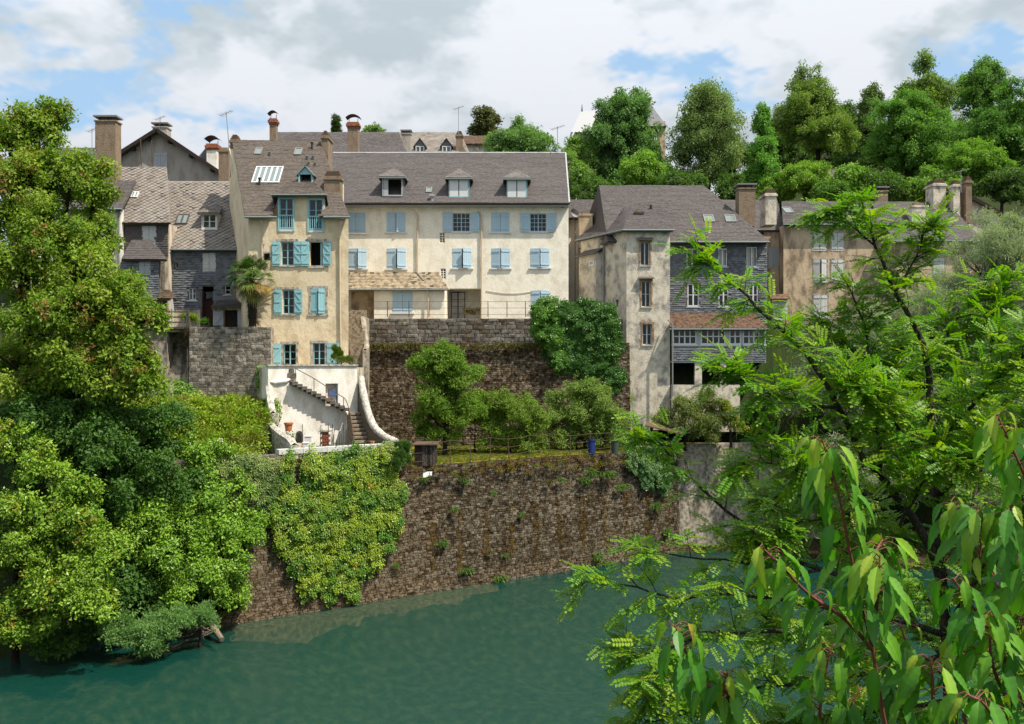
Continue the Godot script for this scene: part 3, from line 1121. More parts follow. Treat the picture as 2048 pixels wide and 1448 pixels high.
func build_walls() -> void:
	var t1 := thing("terrace_parapet", "pale stone parapet of the white terrace above the river wall", "stone wall", quay(-0.12, 6.7))
	var pale := [Color(0.32, 0.28, 0.23), Color(0.24, 0.20, 0.16), Color(0.38, 0.34, 0.29), Color(0.20, 0.16, 0.12)]
	stone_wall(t1, quay(-0.12, 6.7) + Vector3(-0.12, 0, -0.17), quay(0.3036, 6.7) + Vector3(-0.12, 0, -0.17), 7.75, 0.03, {"tones": pale, "stain": "old", "mat": M.pale_stone, "mortar": M.mortar_grey, "sink": 0.3})
	var c := MB.new()
	for k in 11:
		var a := quay(0.062 + 0.022 * k, 0) + Vector3(-0.16, 0, -0.15)
		var e := quay(0.062 + 0.022 * (k + 1) - 0.0006, 0) + Vector3(-0.16, 0, -0.15)
		var tt := plane_through(a, e, Vector3.UP)
		var g := rr(0.9, 1.05)
		c.col = Color(g, g, g)
		c.obox(tt, Vector3(0, 7.75, -0.35), Vector3((e - a).length(), 7.99 + rr(-0.006, 0.006), 0.06))
	obj("coping", c, M.old_white, t1)
	var t2 := thing("river_wall", "long moss-stained stone wall rising straight out of the river", "stone wall", quay(0.3036))
	var holes := []
	for k in 9:
		holes.append(Rect2(13.45 + k * 1.75, 4.55 + 0.12 * (k % 2), 0.16, 0.3))
	for k in 6:
		holes.append(Rect2(14.85 + k * 2.6, 3.3, 0.15, 0.28))
	stone_wall(t2, quay(-0.12, -0.6), quay(1.0, -0.6), 6.7, 0.03, {"stain": "quay", "holes": holes})
	# the rendered wall beyond, standing back from the corner
	var t3 := thing("concrete_river_wall", "grey streaked concrete river wall beyond the mossy stone corner", "concrete wall", Vector3(11.0, 0, -64.6))
	var b := MB.new()
	var p0 := Vector3(10.0, 0, -63.75)
	var p1 := Vector3(38.0, 0, -70.0)
	var tw := plane_through(p0, p1, Vector3.UP)
	var len := (p1 - p0).length()
	var cols := 26
	for k in cols:
		var u0 := len * k / cols
		var u1 := len * (k + 1) / cols
		for j in 8:
			var y0 := -0.8 + 7.7 * j / 8
			var y1 := -0.8 + 7.7 * (j + 1) / 8
			var f := func(u, y): return tw * Vector3(u, y, wob.get_noise_2d(u * 0.5, y * 0.5) * 0.12 - 0.02 * y)
			b.quad(f.call(u0, y0), f.call(u1, y0), f.call(u1, y1), f.call(u0, y1))
	b.obox(tw, Vector3(0.0, -0.8, -1.2), Vector3(len, 6.88, -0.3))
	obj("face", b, M.concrete, t3)
	var ft := MB.new()
	var u := 0.0
	while u < len - 0.5:
		var wv := rr(0.5, 1.1)
		var g := rr(0.7, 1.1)
		ft.col = Color(0.16 * g, 0.13 * g, 0.09 * g)
		ft.obox(tw, Vector3(u, -0.8, -0.2), Vector3(u + wv - 0.02, 0.45 + rr(-0.1, 0.12), 0.22 + rr(-0.04, 0.06)))
		u += wv
	obj("footing", ft, M.stone, t3)
	# retaining wall on the left, below the slate houses
	var t4 := thing("retaining_wall", "old grey retaining wall below the palm tree", "stone wall", at(450, 830, 57))
	var a4 := at(377, 860, 57)
	var b4 := at(541, 860, 57)
	stone_wall(t4, Vector3(a4.x, 8.2, -57), Vector3(b4.x, 8.2, -57), 14.2, 0.02, {"tones": [Color(0.38, 0.35, 0.32), Color(0.29, 0.27, 0.245), Color(0.46, 0.43, 0.39), Color(0.24, 0.22, 0.195)], "stain": "old", "mat": M.pale_stone, "mortar": M.concrete, "hmin": 0.1, "hmax": 0.22, "wmin": 0.14, "wmax": 0.5, "thick": 1.2, "flat": 0.5})
	# the tall retaining wall behind the fruit trees, and the block wall that stands on its ledge
	var t5 := thing("retaining_wall", "tall brown rubble retaining wall behind the fruit trees", "stone wall", at(900, 900, 64.4))
	var a5 := at(690, 900, 64.4)
	var b5 := at(1262, 900, 64.4)
	stone_wall(t5, Vector3(a5.x, 6.4, -64.4), Vector3(b5.x, 6.4, -64.4), 13.45, 0.11, {"stain": "terrace", "tones": [Color(0.31, 0.28, 0.25), Color(0.23, 0.20, 0.17), Color(0.38, 0.35, 0.32), Color(0.19, 0.16, 0.135)], "thick": 0.9})
	var t6 := thing("terrace_wall", "grey block terrace wall under the wire fence", "stone wall", at(900, 690, 66))
	var a6 := at(733, 690, 66)
	var b6 := at(1230, 690, 66)
	stone_wall(t6, Vector3(a6.x, 13.3, -66), Vector3(b6.x, 13.3, -66), 15.08, 0.0, {"tones": [Color(0.27, 0.255, 0.235), Color(0.33, 0.31, 0.285), Color(0.22, 0.205, 0.185)], "stain": "terrace", "hmin": 0.2, "hmax": 0.28, "wmin": 0.4, "wmax": 0.8, "mat": M.pale_stone, "mortar": M.mortar_grey, "thick": 0.5})
	# old wall stumps left of it, below the wooden balcony
	var t7 := thing("retaining_wall", "plastered wall with a dark stair passage under the wooden balcony", "stone wall", at(330, 800, 57.5))
	var w7 := MB.new()
	var tt7 := front(57.4)
	var r7 := box_on(tt7, 250, 658, 376.5, 860)
	wall(w7, tt7, r7, [box_on(tt7, 334, 664, 374, 750)], 1.0)
	w7.obox(tt7, Vector3(r7.position.x, r7.position.y, -2.0), Vector3(r7.end.x, r7.end.y - 0.01, -1.4))
	obj("face", w7, M.concrete, t7)
	for k in 8:
		var s := MB.new()
		var q := box_on(tt7, 335, 664, 373, 750)
		s.obox(tt7, Vector3(q.position.x + 0.02, q.position.y, -1.3), Vector3(q.end.x - 0.1, q.position.y + 0.19 * (k + 1), -0.25 - 0.13 * k))
		obj("step", s, M.concrete, t7)

# ------------------------------------------------------------------ the houses
func build_houses() -> void:
	cream_building()
	yellow_house()
	slate_houses()
	grey_gable()
	tower_house()
	brown_houses()
	back_roofs()

func cream_building() -> void:
	var d := 68.0
	var t := front(d)
	var h := thing("cream_building", "long cream rendered building with pale blue shutters and three dormers", "building", at(900, 632, d))
	var whole := box_on(t, 640, 414, 1137, 640)
	var r1 := [[692, 425, 731, 465, 0, 0], [773, 425, 811, 464, 2, 16], [982, 425, 1019, 464, 1, 2], [697, 497, 733, 537, 8, 20], [774, 497, 812, 537, 8, 24], [905, 497, 943, 536, 6, 26], [983, 497, 1020, 536, 14, 12], [1061, 497, 1099, 535, 12, 12], [1062, 581, 1099, 620, 10, 10]]
	var open := [[905, 426, 940, 463], [1060, 427, 1093, 463]]
	var holes := []
	for k in r1 + open:
		holes.append(box_on(t, k[0], k[1], k[2], k[3]))
	var passage := box_on(t, 894, 577, 963, 640)
	holes.append(passage)
	var blocks := [box_on(t, 879, 465, 890, 486), box_on(t, 881, 537, 892, 558)]
	holes.append_array(blocks)
	var b := MB.new()
	wall(b, t, whole, holes)
	shell(b, t, whole, 9.0)
	obj("wall", b, M.cream, h)
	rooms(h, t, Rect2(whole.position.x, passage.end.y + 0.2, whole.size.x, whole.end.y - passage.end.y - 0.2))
	# the passage: a box open to the front, with a glazed iron door
	var pg := MB.new()
	var p := passage.position
	var q := passage.end
	pg.quad(t * Vector3(p.x, p.y, -2.2), t * Vector3(q.x, p.y, -2.2), t * Vector3(q.x, q.y, -2.2), t * Vector3(p.x, q.y, -2.2))
	pg.quad(t * Vector3(p.x, p.y, -0.3), t * Vector3(p.x, p.y, -2.2), t * Vector3(p.x, q.y, -2.2), t * Vector3(p.x, q.y, -0.3))
	pg.quad(t * Vector3(q.x, p.y, -2.2), t * Vector3(q.x, p.y, -0.3), t * Vector3(q.x, q.y, -0.3), t * Vector3(q.x, q.y, -2.2))
	pg.quad(t * Vector3(p.x, q.y, -2.2), t * Vector3(q.x, q.y, -2.2), t * Vector3(q.x, q.y, -0.3), t * Vector3(p.x, q.y, -0.3))
	obj("passage_wall", pg, M.cream, h)
	var dt := Transform3D(t.basis, t.origin + Vector3(0, 0, -1.9))
	window(h, dt, Rect2(p.x + 0.15, p.y, 1.0, q.y - p.y - 0.1), M.iron, 2, 4, 0.0)
	for k in r1:
		var r := box_on(t, k[0], k[1], k[2], k[3])
		shutter_pair(h, t, r, k[4], k[5], M.pale_blue_paint)
		ledge(h, "sill", t, Rect2(r.position.x - 0.12, r.position.y - 0.1, r.size.x + 0.24, 0.09), 0.1, M.white_paint)
	for k in open:
		var r := box_on(t, k[0], k[1], k[2], k[3])
		window(h, t, r, M.pale_blue_paint, 4, 4, 0.14, M.white_paint, 0.03, 0.05)
		open_shutters(h, t, r, 0.62, M.pale_blue_paint)
	for r: Rect2 in blocks:
		window(h, t, r, M.cream, 2, 4, 0.05, null, 0.05, 0.04)
	# cornice, gutter and roof
	var a := at(640, 411, d - 0.6)
	var e := at(1138, 411, d - 0.6)
	var cn := MB.new()
	cn.box(Vector3(a.x, whole.end.y - 0.02, -d), Vector3(e.x, whole.end.y + 0.16, -d + 0.5))
	obj("cornice", cn, M.lead, h)
	var c := at(1105, 307, d + 4.3)
	var f := at(640, 303, d + 4.3)
	c.x = e.x
	f.y = c.y
	f.x = a.x
	var y_eave := whole.end.y + 0.17
	var o := {"w": 0.3, "h": 0.17, "lift": 0.014, "spread": 0.10, "pale": 0.012}
	var rt := roof(h, Vector3(a.x, y_eave, -d + 0.6), Vector3(e.x, y_eave, -d + 0.6), c, f, o)
	gutter(h, Vector3(a.x, y_eave - 0.03, -d + 0.61), Vector3(e.x + 0.05, y_eave - 0.03, -d + 0.61), M.dark_wood, 0.055)
	var bk := MB.new()      # far slope
	bk.poly([c, f, Vector3(f.x, y_eave, -d - 9.2), Vector3(c.x, y_eave, -d - 9.2)], Vector3(0, -0.15, 0))
	bk.poly([Vector3(e.x - 0.3, whole.end.y - 0.05, -d + 0.1), Vector3(e.x - 0.3, whole.end.y - 0.05, -d - 9.0), c + Vector3(-0.3, -0.15, 0)], Vector3(-0.2, 0, 0))
	obj("back_roof", bk, M.slate, h)
	var rg := MB.new()
	var x := f.x
	while x < c.x:
		var g := rr(0.8, 1.1)
		rg.col = Color(g, g, g)
		rg.tube([Vector3(x, c.y + 0.02, c.z), Vector3(minf(x + 0.42, c.x), c.y + 0.02, c.z)], [0.09, 0.1], 8)
		x += 0.4
	obj("ridge", rg, M.lead, h)
	var vg := MB.new()
	vg.bar(Vector3(e.x + 0.03, y_eave + 0.04, -d + 0.5), c + Vector3(0.03, 0.04, 0), 0.1, 0.12)
	obj("verge", vg, M.lead, h)
	skylight(h, rt, 852, 376, 864, 386, M.pipe_grey)
	cream_dormer(h, rt, 785, 369, 1)
	cream_dormer(h, rt, 918, 371, 0)
	cream_dormer(h, rt, 1034, 372, 0)
	# vent pipe with a cowl
	var vp := spot(rt, 864, 401)
	var vb := MB.new()
	vb.tube([vp - Vector3(0, 0.1, 0), vp + Vector3(0, 0.3, 0)], [0.1, 0.1], 8)
	vb.box(vp + Vector3(-0.17, 0.28, -0.12), vp + Vector3(0.17, 0.42, 0.16))
	obj("vent", vb, M.lead, h)
	# downpipes
	for k in [[835, 560.0], [963, 640.0]]:
		var px: float = k[0]
		pipe(h, "downpipe", [at(px - 6, 420, d - 0.3), at(px, 430, d - 0.1), at(px, 500, d - 0.1), at(px, k[1], d - 0.1)], 0.055, M.pipe_cream)
	# cable sagging across the wall
	var cb := []
	for k in 13:
		cb.append(at(972 + 8.5 * k, 581 + 6.0 * sin(PI * k / 12.0), d - 0.03))
	pipe(h, "cable", cb, 0.018, M.pipe_cream)
	# lean-to in front of the left half
	var l := front(67.0)
	var lw := box_on(l, 748, 578, 889, 640)
	var lr := box_on(l, 785, 583, 825, 625)
	var lb := MB.new()
	wall(lb, l, lw, [lr], 0.25)
	lb.box(Vector3(lw.position.x, lw.position.y, -68.0), Vector3(lw.position.x + 0.2, lw.end.y, -67.003))
	lb.box(Vector3(lw.end.x - 0.2, lw.position.y, -68.0), Vector3(lw.end.x, lw.end.y, -67.003))
	obj("lean_to_wall", lb, M.cream, h)
	shutter_pair(h, l, lr, 0, 0, M.pale_blue_paint)
	ledge(h, "sill", l, Rect2(lr.position.x - 0.12, lr.position.y - 0.1, lr.size.x + 0.24, 0.09), 0.1, M.white_paint)
	var la := at(694, 578, 66.7)
	var le := at(897, 577, 66.7)
	le.y = la.y
	var ltop := at(800, 545, 68.0).y
	roof(h, la, le, Vector3(at(878, 545, 68.0).x, ltop, -68.0), Vector3(la.x, ltop, -68.0), {"mat": M.tile_buff, "w": 0.22, "h": 0.16, "lift": 0.03, "spread": 0.13, "pale": 0.02, "pale_tone": 0.35, "rough": true})
	gutter(h, la + Vector3(0, -0.04, 0.03), le + Vector3(0.1, -0.04, 0.03), M.zinc, 0.06)
	pipe(h, "downpipe", [at(856, 580, 66.8), at(856, 640, 66.8)], 0.05, M.pipe_cream)
	pipe(h, "downpipe", [at(834, 545, 67.9), at(847, 561, 67.2)], 0.05, M.pipe_grey)
	var ptop := MB.new()      # dim porch between the lean-to and the yellow house
	ptop.box(Vector3(la.x + 0.1, 15.0, -67.95), Vector3(lw.position.x - 0.02, 17.0, -67.85))
	obj("porch_wall", ptop, M.brown_render, h)
	# neighbour's party wall and chimney at the right end
	var pw := MB.new()
	pw.box(at(1106, 480, d + 4.6) + Vector3(0, 0, -3), at(1126, 330, d + 4.6))
	obj("party_wall", pw, M.pale_render, h)
	chimney(h, 1126, 1137, 335, 480, d + 4.7, 1.2, "slab")

func cream_dormer(h: Node3D, rt: Transform3D, px: float, py: float, open: int) -> void:
	var s := 68.0 - 1.4
	var d := 68.0 - 0.05
	var t := front(d)
	var w := 0.72
	var c := at(px, py + 36, d)
	var x := c.x
	var y0 := at(px, py + 24, d).y
	var y1 := at(px, py - 13, d).y
	var b := MB.new()
	var left: MB
	var o: MeshInstance3D
	for sd in [-1, 1]:
		var xx: float = x + sd * w
		b = MB.new()
		b.poly([Vector3(xx, y0 - 0.2, -d), Vector3(xx, y1, -d), Vector3(xx, y1, -d - 2.0)] if sd > 0 else [Vector3(xx, y0 - 0.2, -d), Vector3(xx, y1, -d - 2.0), Vector3(xx, y1, -d)], Vector3(-sd * 0.05, 0, 0))
		if sd > 0:
			o = obj("dormer", b, M.slate_wall, h)
		else:
			left = b
	obj("dormer_cheek", left, M.slate_wall, o)
	var r := Rect2(x - w + 0.03, y0, 2 * w - 0.06, y1 - y0)
	if open:
		var f := MB.new()
		f.obox(t, Vector3(r.position.x, r.position.y, -0.06), Vector3(r.position.x + 0.08, r.end.y, 0.06))
		f.obox(t, Vector3(r.end.x - 0.08, r.position.y, -0.06), Vector3(r.end.x, r.end.y, 0.06))
		f.obox(t, Vector3(r.position.x + 0.08, r.position.y, -0.06), Vector3(r.end.x - 0.08, r.position.y + 0.1, 0.1))
		f.obox(t, Vector3(r.position.x + 0.08, r.end.y - 0.08, -0.06), Vector3(r.end.x - 0.08, r.end.y, 0.06))
		f.obox(t, Vector3(r.position.x + 0.1, r.position.y + 0.1, 0.0), Vector3(r.position.x + 0.4, r.end.y - 0.1, 0.05))
		obj("dormer_frame", f, M.grey_paint, o)
		var rm := MB.new()
		rm.box(Vector3(x - w + 0.06, y0, -d - 1.4), Vector3(x + w - 0.06, y1, -d - 1.3))
		obj("dormer_back", rm, M.room_shade, o)
	else:
		var f := MB.new()
		for k in 2:
			f.obox(t, Vector3(r.position.x + 0.06 + k * (r.size.x / 2 - 0.04), r.position.y + 0.08, 0), Vector3(r.position.x + 0.06 + k * (r.size.x / 2 - 0.04) + r.size.x / 2 - 0.1, r.end.y - 0.08, 0.05))
		obj("dormer_shutter", f, M.white_paint, o)
		var g := MB.new()
		g.obox(t, Vector3(r.position.x, r.position.y, -0.06), Vector3(r.position.x + 0.055, r.end.y, 0.04))
		g.obox(t, Vector3(r.end.x - 0.055, r.position.y, -0.06), Vector3(r.end.x, r.end.y, 0.04))
		g.obox(t, Vector3(r.position.x + 0.055, r.position.y, -0.06), Vector3(r.end.x - 0.055, r.position.y + 0.075, 0.07))
		g.obox(t, Vector3(r.position.x + 0.055, r.end.y - 0.075, -0.06), Vector3(r.end.x - 0.055, r.end.y, 0.04))
		obj("dormer_frame", g, M.blue_paint, o)
	# hipped roof with a wide painted eave
	var ov := 0.24
	var ap := Vector3(x, y1 + 0.78, -d - 0.55)
	var rb := Vector3(x, y1 + 0.78, -d - 2.6)
	var fl := Vector3(x - w - ov, y1 + 0.05, -d + ov)
	var fr := Vector3(x + w + ov, y1 + 0.05, -d + ov)
	var bl := Vector3(x - w - ov, y1 + 0.05, -d - 2.2)
	var br := Vector3(x + w + ov, y1 + 0.05, -d - 2.2)
	var rf := MB.new()
	rf.tri(fl, fr, ap)
	rf.quad(fr, br, rb, ap)
	rf.quad(bl, fl, ap, rb)
	rf.quad(fr, fl, bl, br)
	var ro := obj("dormer_roof", rf, M.slate_grey, o)
	var tf := plane_through(fl, fr, ap - fl)
	var hh := (tf.affine_inverse() * ap)
	slates(ro, "slates", tf, hh.y, 0.0, hh.x, (fr - fl).length(), hh.x, {"w": 0.26, "h": 0.16, "lift": 0.014, "mat": M.slate_grey})
	var ev := MB.new()
	ev.box(Vector3(fl.x, y1 - 0.05, -d + ov - 0.05), Vector3(fr.x, y1 + 0.045, -d + ov + 0.03))
	for sd in [-1, 1]:
		var xx: float = x + sd * (w + ov)
		ev.box(Vector3(minf(xx, xx - sd * 0.06), y1 - 0.05, -d - 1.2), Vector3(maxf(xx, xx - sd * 0.06), y1 + 0.045, -d + ov - 0.05))
	obj("dormer_eave", ev, M.zinc, o)

func yellow_house() -> void:
	var d := 57.8
	var t := front(d)
	var h := thing("yellow_house", "narrow tall yellow house with turquoise shutters and balcony windows", "house", at(600, 732, d))
	var whole := box_on(t, 497, 437, 697, 735)
	var upper := box_on(t, 556, 392, 650, 437)
	var fr1 := box_on(t, 557, 395, 588, 463)
	var fr2 := box_on(t, 616, 397, 647, 465)
	var w1 := box_on(t, 562, 484, 587, 531)
	var w2 := box_on(t, 620, 484, 645, 531)
	var w3 := box_on(t, 565, 580, 588, 628)
	var w4 := box_on(t, 622, 577, 650, 627)
	var w5 := box_on(t, 567, 688, 592, 734)
	var w6 := box_on(t, 626, 686, 650, 734)
	var w7 := box_on(t, 528, 507, 540, 521)
	upper = Rect2(upper.position.x, whole.end.y, upper.size.x, upper.end.y - whole.end.y)
	var b := MB.new()
	wall(b, t, whole, [fr1.intersection(whole), fr2.intersection(whole), w1, w2, w3, w4, w5, w6, w7], 0.3)
	wall(b, t, upper, [fr1.intersection(upper), fr2.intersection(upper)], 0.3)
	# left wall runs back to the left, right wall straight back
	var lf := at(497, 437, d)
	var lb := at(459, 300, 64.5)
	var y0 := whole.position.y - 0.5
	b.poly([Vector3(lb.x, y0, lb.z), Vector3(lf.x, y0, lf.z), Vector3(lf.x, whole.end.y, lf.z), Vector3(lb.x + 0.25, 26.0, lb.z + 1.2), Vector3(lb.x, 26.0, lb.z)], Vector3(0.3, 0, -0.02))
	b.poly([Vector3(whole.end.x, y0, -d - 0.003), Vector3(-11.2, y0, -66.0), Vector3(-11.2, whole.end.y, -66.0), Vector3(whole.end.x, whole.end.y, -d - 0.003)], Vector3(-0.3, 0, 0))
	b.box(Vector3(lb.x, y0, -66.3), Vector3(-11.2, 24.0, -66.0))
	b.box(Vector3(whole.position.x + 0.3, y0 + 5.4, -65.9), Vector3(-11.6, y0 + 5.55, -d - 0.31))
	b.box(Vector3(whole.position.x + 0.3, y0 + 2.6, -65.9), Vector3(-11.6, y0 + 2.75, -d - 0.31))
	obj("wall", b, M.yellow, h)
	rooms(h, t, Rect2(whole.position.x, whole.position.y, whole.size.x - 0.5, whole.size.y))
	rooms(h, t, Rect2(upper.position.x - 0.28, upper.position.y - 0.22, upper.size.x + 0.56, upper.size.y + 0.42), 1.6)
	# balcony windows
	for r: Rect2 in [fr1, fr2]:
		window(h, t, Rect2(r.position.x + 0.04, r.position.y + 0.1, r.size.x - 0.08, r.size.y - 0.14), M.blue_paint, 2, 3, 0.08, null, 0.035, 0.06)
		var fm := MB.new()
		fm.obox(t, Vector3(r.position.x - 0.03, r.position.y, -0.1), Vector3(r.position.x + 0.07, r.end.y, 0.05))
		fm.obox(t, Vector3(r.end.x - 0.07, r.position.y, -0.1), Vector3(r.end.x + 0.03, r.end.y, 0.05))
		fm.obox(t, Vector3(r.position.x + 0.07, r.end.y - 0.1, -0.1), Vector3(r.end.x - 0.07, r.end.y, 0.05))
		obj("window_frame", fm, M.blue_paint, h)
		var sl := MB.new()
		sl.obox(t, Vector3(r.position.x + 0.07, r.position.y, -0.1), Vector3(r.end.x - 0.07, r.position.y + 0.13, 0.04))
		obj("sill", sl, M.white_paint, h)
		var rl := MB.new()
		rl.obox(t, Vector3(r.position.x + 0.07, r.position.y + 0.9, 0.0), Vector3(r.end.x - 0.07, r.position.y + 0.97, 0.05))
		rl.obox(t, Vector3(r.position.x + 0.07, r.position.y + 0.16, 0.0), Vector3(r.end.x - 0.07, r.position.y + 0.23, 0.05))
		var rail := obj("balcony_rail", rl, M.blue_paint, h)
		for k in 6:
			var bl := MB.new()
			var x := lerpf(r.position.x + 0.13, r.end.x - 0.13, k / 5.0)
			bl.obox(t, Vector3(x - 0.02, r.position.y + 0.23, 0.01), Vector3(x + 0.02, r.position.y + 0.9, 0.04))
			obj("baluster", bl, M.blue_paint, rail)
	for r: Rect2 in [w1, w3]:
		window(h, t, r, M.blue_paint, 2, 3, 0.14, M.stone_trim, 0.028, 0.05)
		open_shutters(h, t, r, 0.47, M.blue_paint, "zz")
		ledge(h, "lintel", t, Rect2(r.position.x - 0.25, r.end.y + 0.05, r.size.x + 0.5, 0.13), 0.03, M.stone_trim)
	# the open window
	var io := MB.new()
	io.obox(t, Vector3(w2.end.x - 0.14, w2.position.y, -0.3), Vector3(w2.end.x - 0.05, w2.end.y, -0.1))
	obj("open_casement", io, M.blue_paint, h)
	ledge(h, "sill", t, Rect2(w2.position.x - 0.1, w2.position.y - 0.16, w2.size.x + 0.2, 0.15), 0.06, M.stone_trim)
	open_shutters(h, t, w2, 0.47, M.blue_paint, "zz")
	ledge(h, "lintel", t, Rect2(w2.position.x - 0.25, w2.end.y + 0.05, w2.size.x + 0.5, 0.13), 0.03, M.stone_trim)
	shutter_pair(h, t, w4, 8, 20, M.blue_paint, "plain", -0.02)
	surround(h, t, w4, 0.14, M.stone_trim)
	ledge(h, "sill", t, Rect2(w4.position.x - 0.2, w4.position.y - 0.16, w4.size.x + 0.4, 0.15), 0.05, M.stone_trim)
	for r: Rect2 in [w5, w6]:
		window(h, t, r, M.blue_paint, 2, 3, 0.12, null, 0.028, 0.05)
		surround(h, t, r, 0.13, M.stone_trim)
	shutter(h, t, w5.position.x - 0.12, w5.position.y + 0.1, 0.72, w5.size.y - 0.1, -1.0, 5, M.blue_paint, "z")
	shutter(h, t, w6.end.x + 0.12, w6.position.y + 0.1, 0.74, w6.size.y - 0.1, 1.0, 5, M.blue_paint, "plain")
	window(h, t, w7, M.iron, 1, 1, 0.1, null, 0.02, 0.03)
	surround(h, t, w7, 0.1, M.stone_trim)
	# roof
	var a := Vector3(lf.x - 0.1, whole.end.y + 0.06, -d + 0.45)
	var e := Vector3(whole.end.x + 0.12, whole.end.y + 0.06, -d + 0.45)
	var tp := at(464, 281, 63.2)
	var c := at(640, 281, 63.2)
	var dorm_r := Rect2()
	var rt0 := plane_through(a, e, tp - a)
	var dl := pick(rt0, 548, 398)
	var dr := pick(rt0, 652, 398)
	var o := {"w": 0.26, "h": 0.15, "lift": 0.02, "spread": 0.13, "pale": 0.035, "pale_tone": 1.9, "holes": [Rect2(dl.x + 0.1, -1.0, dr.x - dl.x - 0.1, 3.0)]}
	M.slate_brown = mat("slate_brown", Color(0.185, 0.155, 0.135), 0.8, T.fine, Vector3.ONE * 0.13, T.grit, Vector3.ONE * 0.8)
	o.mat = M.slate_brown
	var rt := roof_notched(h, a, e, c, tp, Rect2(dl.x + 0.15, 0, dr.x - dl.x - 0.25, 2.2), o)
	var bs := MB.new()
	bs.poly([c, tp, Vector3(tp.x, 21.5, -68.2), Vector3(c.x - 0.8, 21.5, -68.2)], Vector3(0, -0.15, 0))
	obj("back_roof", bs, M.slate_brown, h)
	gutter(h, a + Vector3(0, -0.05, 0.04), Vector3(upper.position.x + 0.05, a.y - 0.05, a.z + 0.04), M.zinc)
	gutter(h, Vector3(upper.end.x, a.y - 0.05, a.z + 0.04), e + Vector3(0.05, -0.05, 0.04), M.zinc)
	# the roof over the balcony windows: runs back into the main slope
	var ua := Vector3(upper.position.x - 0.3, upper.end.y + 0.04, -d + 0.35)
	var ue := Vector3(upper.end.x + 0.15, upper.end.y + 0.04, -d + 0.35)
	var uc := spot(rt, 628, 364)
	var ud := spot(rt, 580, 362)
	uc += rt.basis.z * 0.05
	ud += rt.basis.z * 0.05
	var ro := {"w": 0.26, "h": 0.15, "lift": 0.02, "mat": M.slate_brown, "spread": 0.13}
	roof(h, ua, ue, uc, ud, ro)
	gutter(h, ua + Vector3(-0.05, -0.03, 0.03), ue + Vector3(0.05, -0.03, 0.03), M.zinc, 0.05)
	var ck := MB.new()
	for sd in [[ua, ud, upper.position.x], [ue, uc, upper.end.x - 0.06]]:
		var x: float = sd[2]
		ck.box(Vector3(x, whole.end.y - 0.1, -d - 2.6), Vector3(x + 0.06, upper.end.y - 0.02, -d - 0.004))
	# slopes that close the sides of that roof
	ck.tri(ua, ud, rt * Vector3((rt.affine_inverse() * ua).x, 1.0, 0.02))
	ck.tri(ue, rt * Vector3((rt.affine_inverse() * ue).x, 1.0, 0.02), uc)
	obj("dormer_cheek", ck, M.slate_wall, h)
	# things in the slope
	skylight(h, rt, 508, 335, 563, 367, M.white_paint, 5)
	skylight(h, rt, 510, 297, 524, 310, M.pipe_grey)
	skylight(h, rt, 589, 298, 604, 311, M.pipe_grey)
	small_gable_dormer(h, rt)
	for k in [[540, 311], [615, 319], [627, 319], [618, 331], [631, 332]]:
		var p := spot(rt, k[0], k[1])
		var vb := MB.new()
		vb.tube([p, p + Vector3(0, 0.16, 0.05), p + Vector3(0, 0.22, 0.09)], [0.12, 0.12, 0.03], 8)
		obj("vent", vb, M.pipe_grey, h)
	for k in [[519, 372], [624, 300]]:
		var p := spot(rt, k[0], k[1])
		var vb := MB.new()
		vb.tube([p - Vector3(0, 0.1, 0), p + Vector3(0, 0.42, 0)], [0.06, 0.06], 8)
		vb.tube([p + Vector3(0, 0.42, 0), p + Vector3(0, 0.5, 0)], [0.1, 0.1], 8)
		obj("flue", vb, M.iron, h)
	chimney(h, 460, 476, 278, 335, 63.0, 0.9, "pots")
	chimney(h, 643, 656, 270, 322, 62.6, 1.5, "pots")
	chimney(h, 648, 681, 352, 418, 59.0, 0.7, "pots")
	pipe(h, "downpipe", [at(523, 441, d - 0.35), at(523, 452, d - 0.08), at(524, 522, d - 0.08)], 0.045, M.pipe_cream)
	pipe(h, "downpipe", [at(683, 443, d - 0.35), at(679, 455, d - 0.08), at(680, 600, d - 0.08), at(682, 734, d - 0.08)], 0.05, M.pipe_cream)

func roof_notched(parent: Node3D, a: Vector3, bb: Vector3, c: Vector3, d: Vector3, notch: Rect2, o: Dictionary) -> Transform3D:
	var t := plane_through(a, bb, (d - a))
	var inv := t.affine_inverse()
	var pb := inv * bb
	var pc := inv * c
	var pd := inv * d
	var s := MB.new()
	var z := -0.012
	var f := func(x, y): return t * Vector3(x, y, z)
	var pts := [f.call(0.0, 0.0), f.call(notch.position.x, 0.0), f.call(notch.position.x, notch.end.y), f.call(notch.end.x, notch.end.y), f.call(notch.end.x, 0.0), f.call(pb.x, 0.0), f.call(pc.x, pc.y), f.call(pd.x, pd.y)]
	s.poly(pts, t.basis.z * -0.13)
	var r := obj("roof", s, o.get("mat", M.slate), parent)
	o.holes = [Rect2(notch.position.x, -1, notch.size.x, notch.size.y + 1)]
	slates(r, "slates", t, pc.y, 0.0, pd.x, pb.x, pc.x, o)
	return t

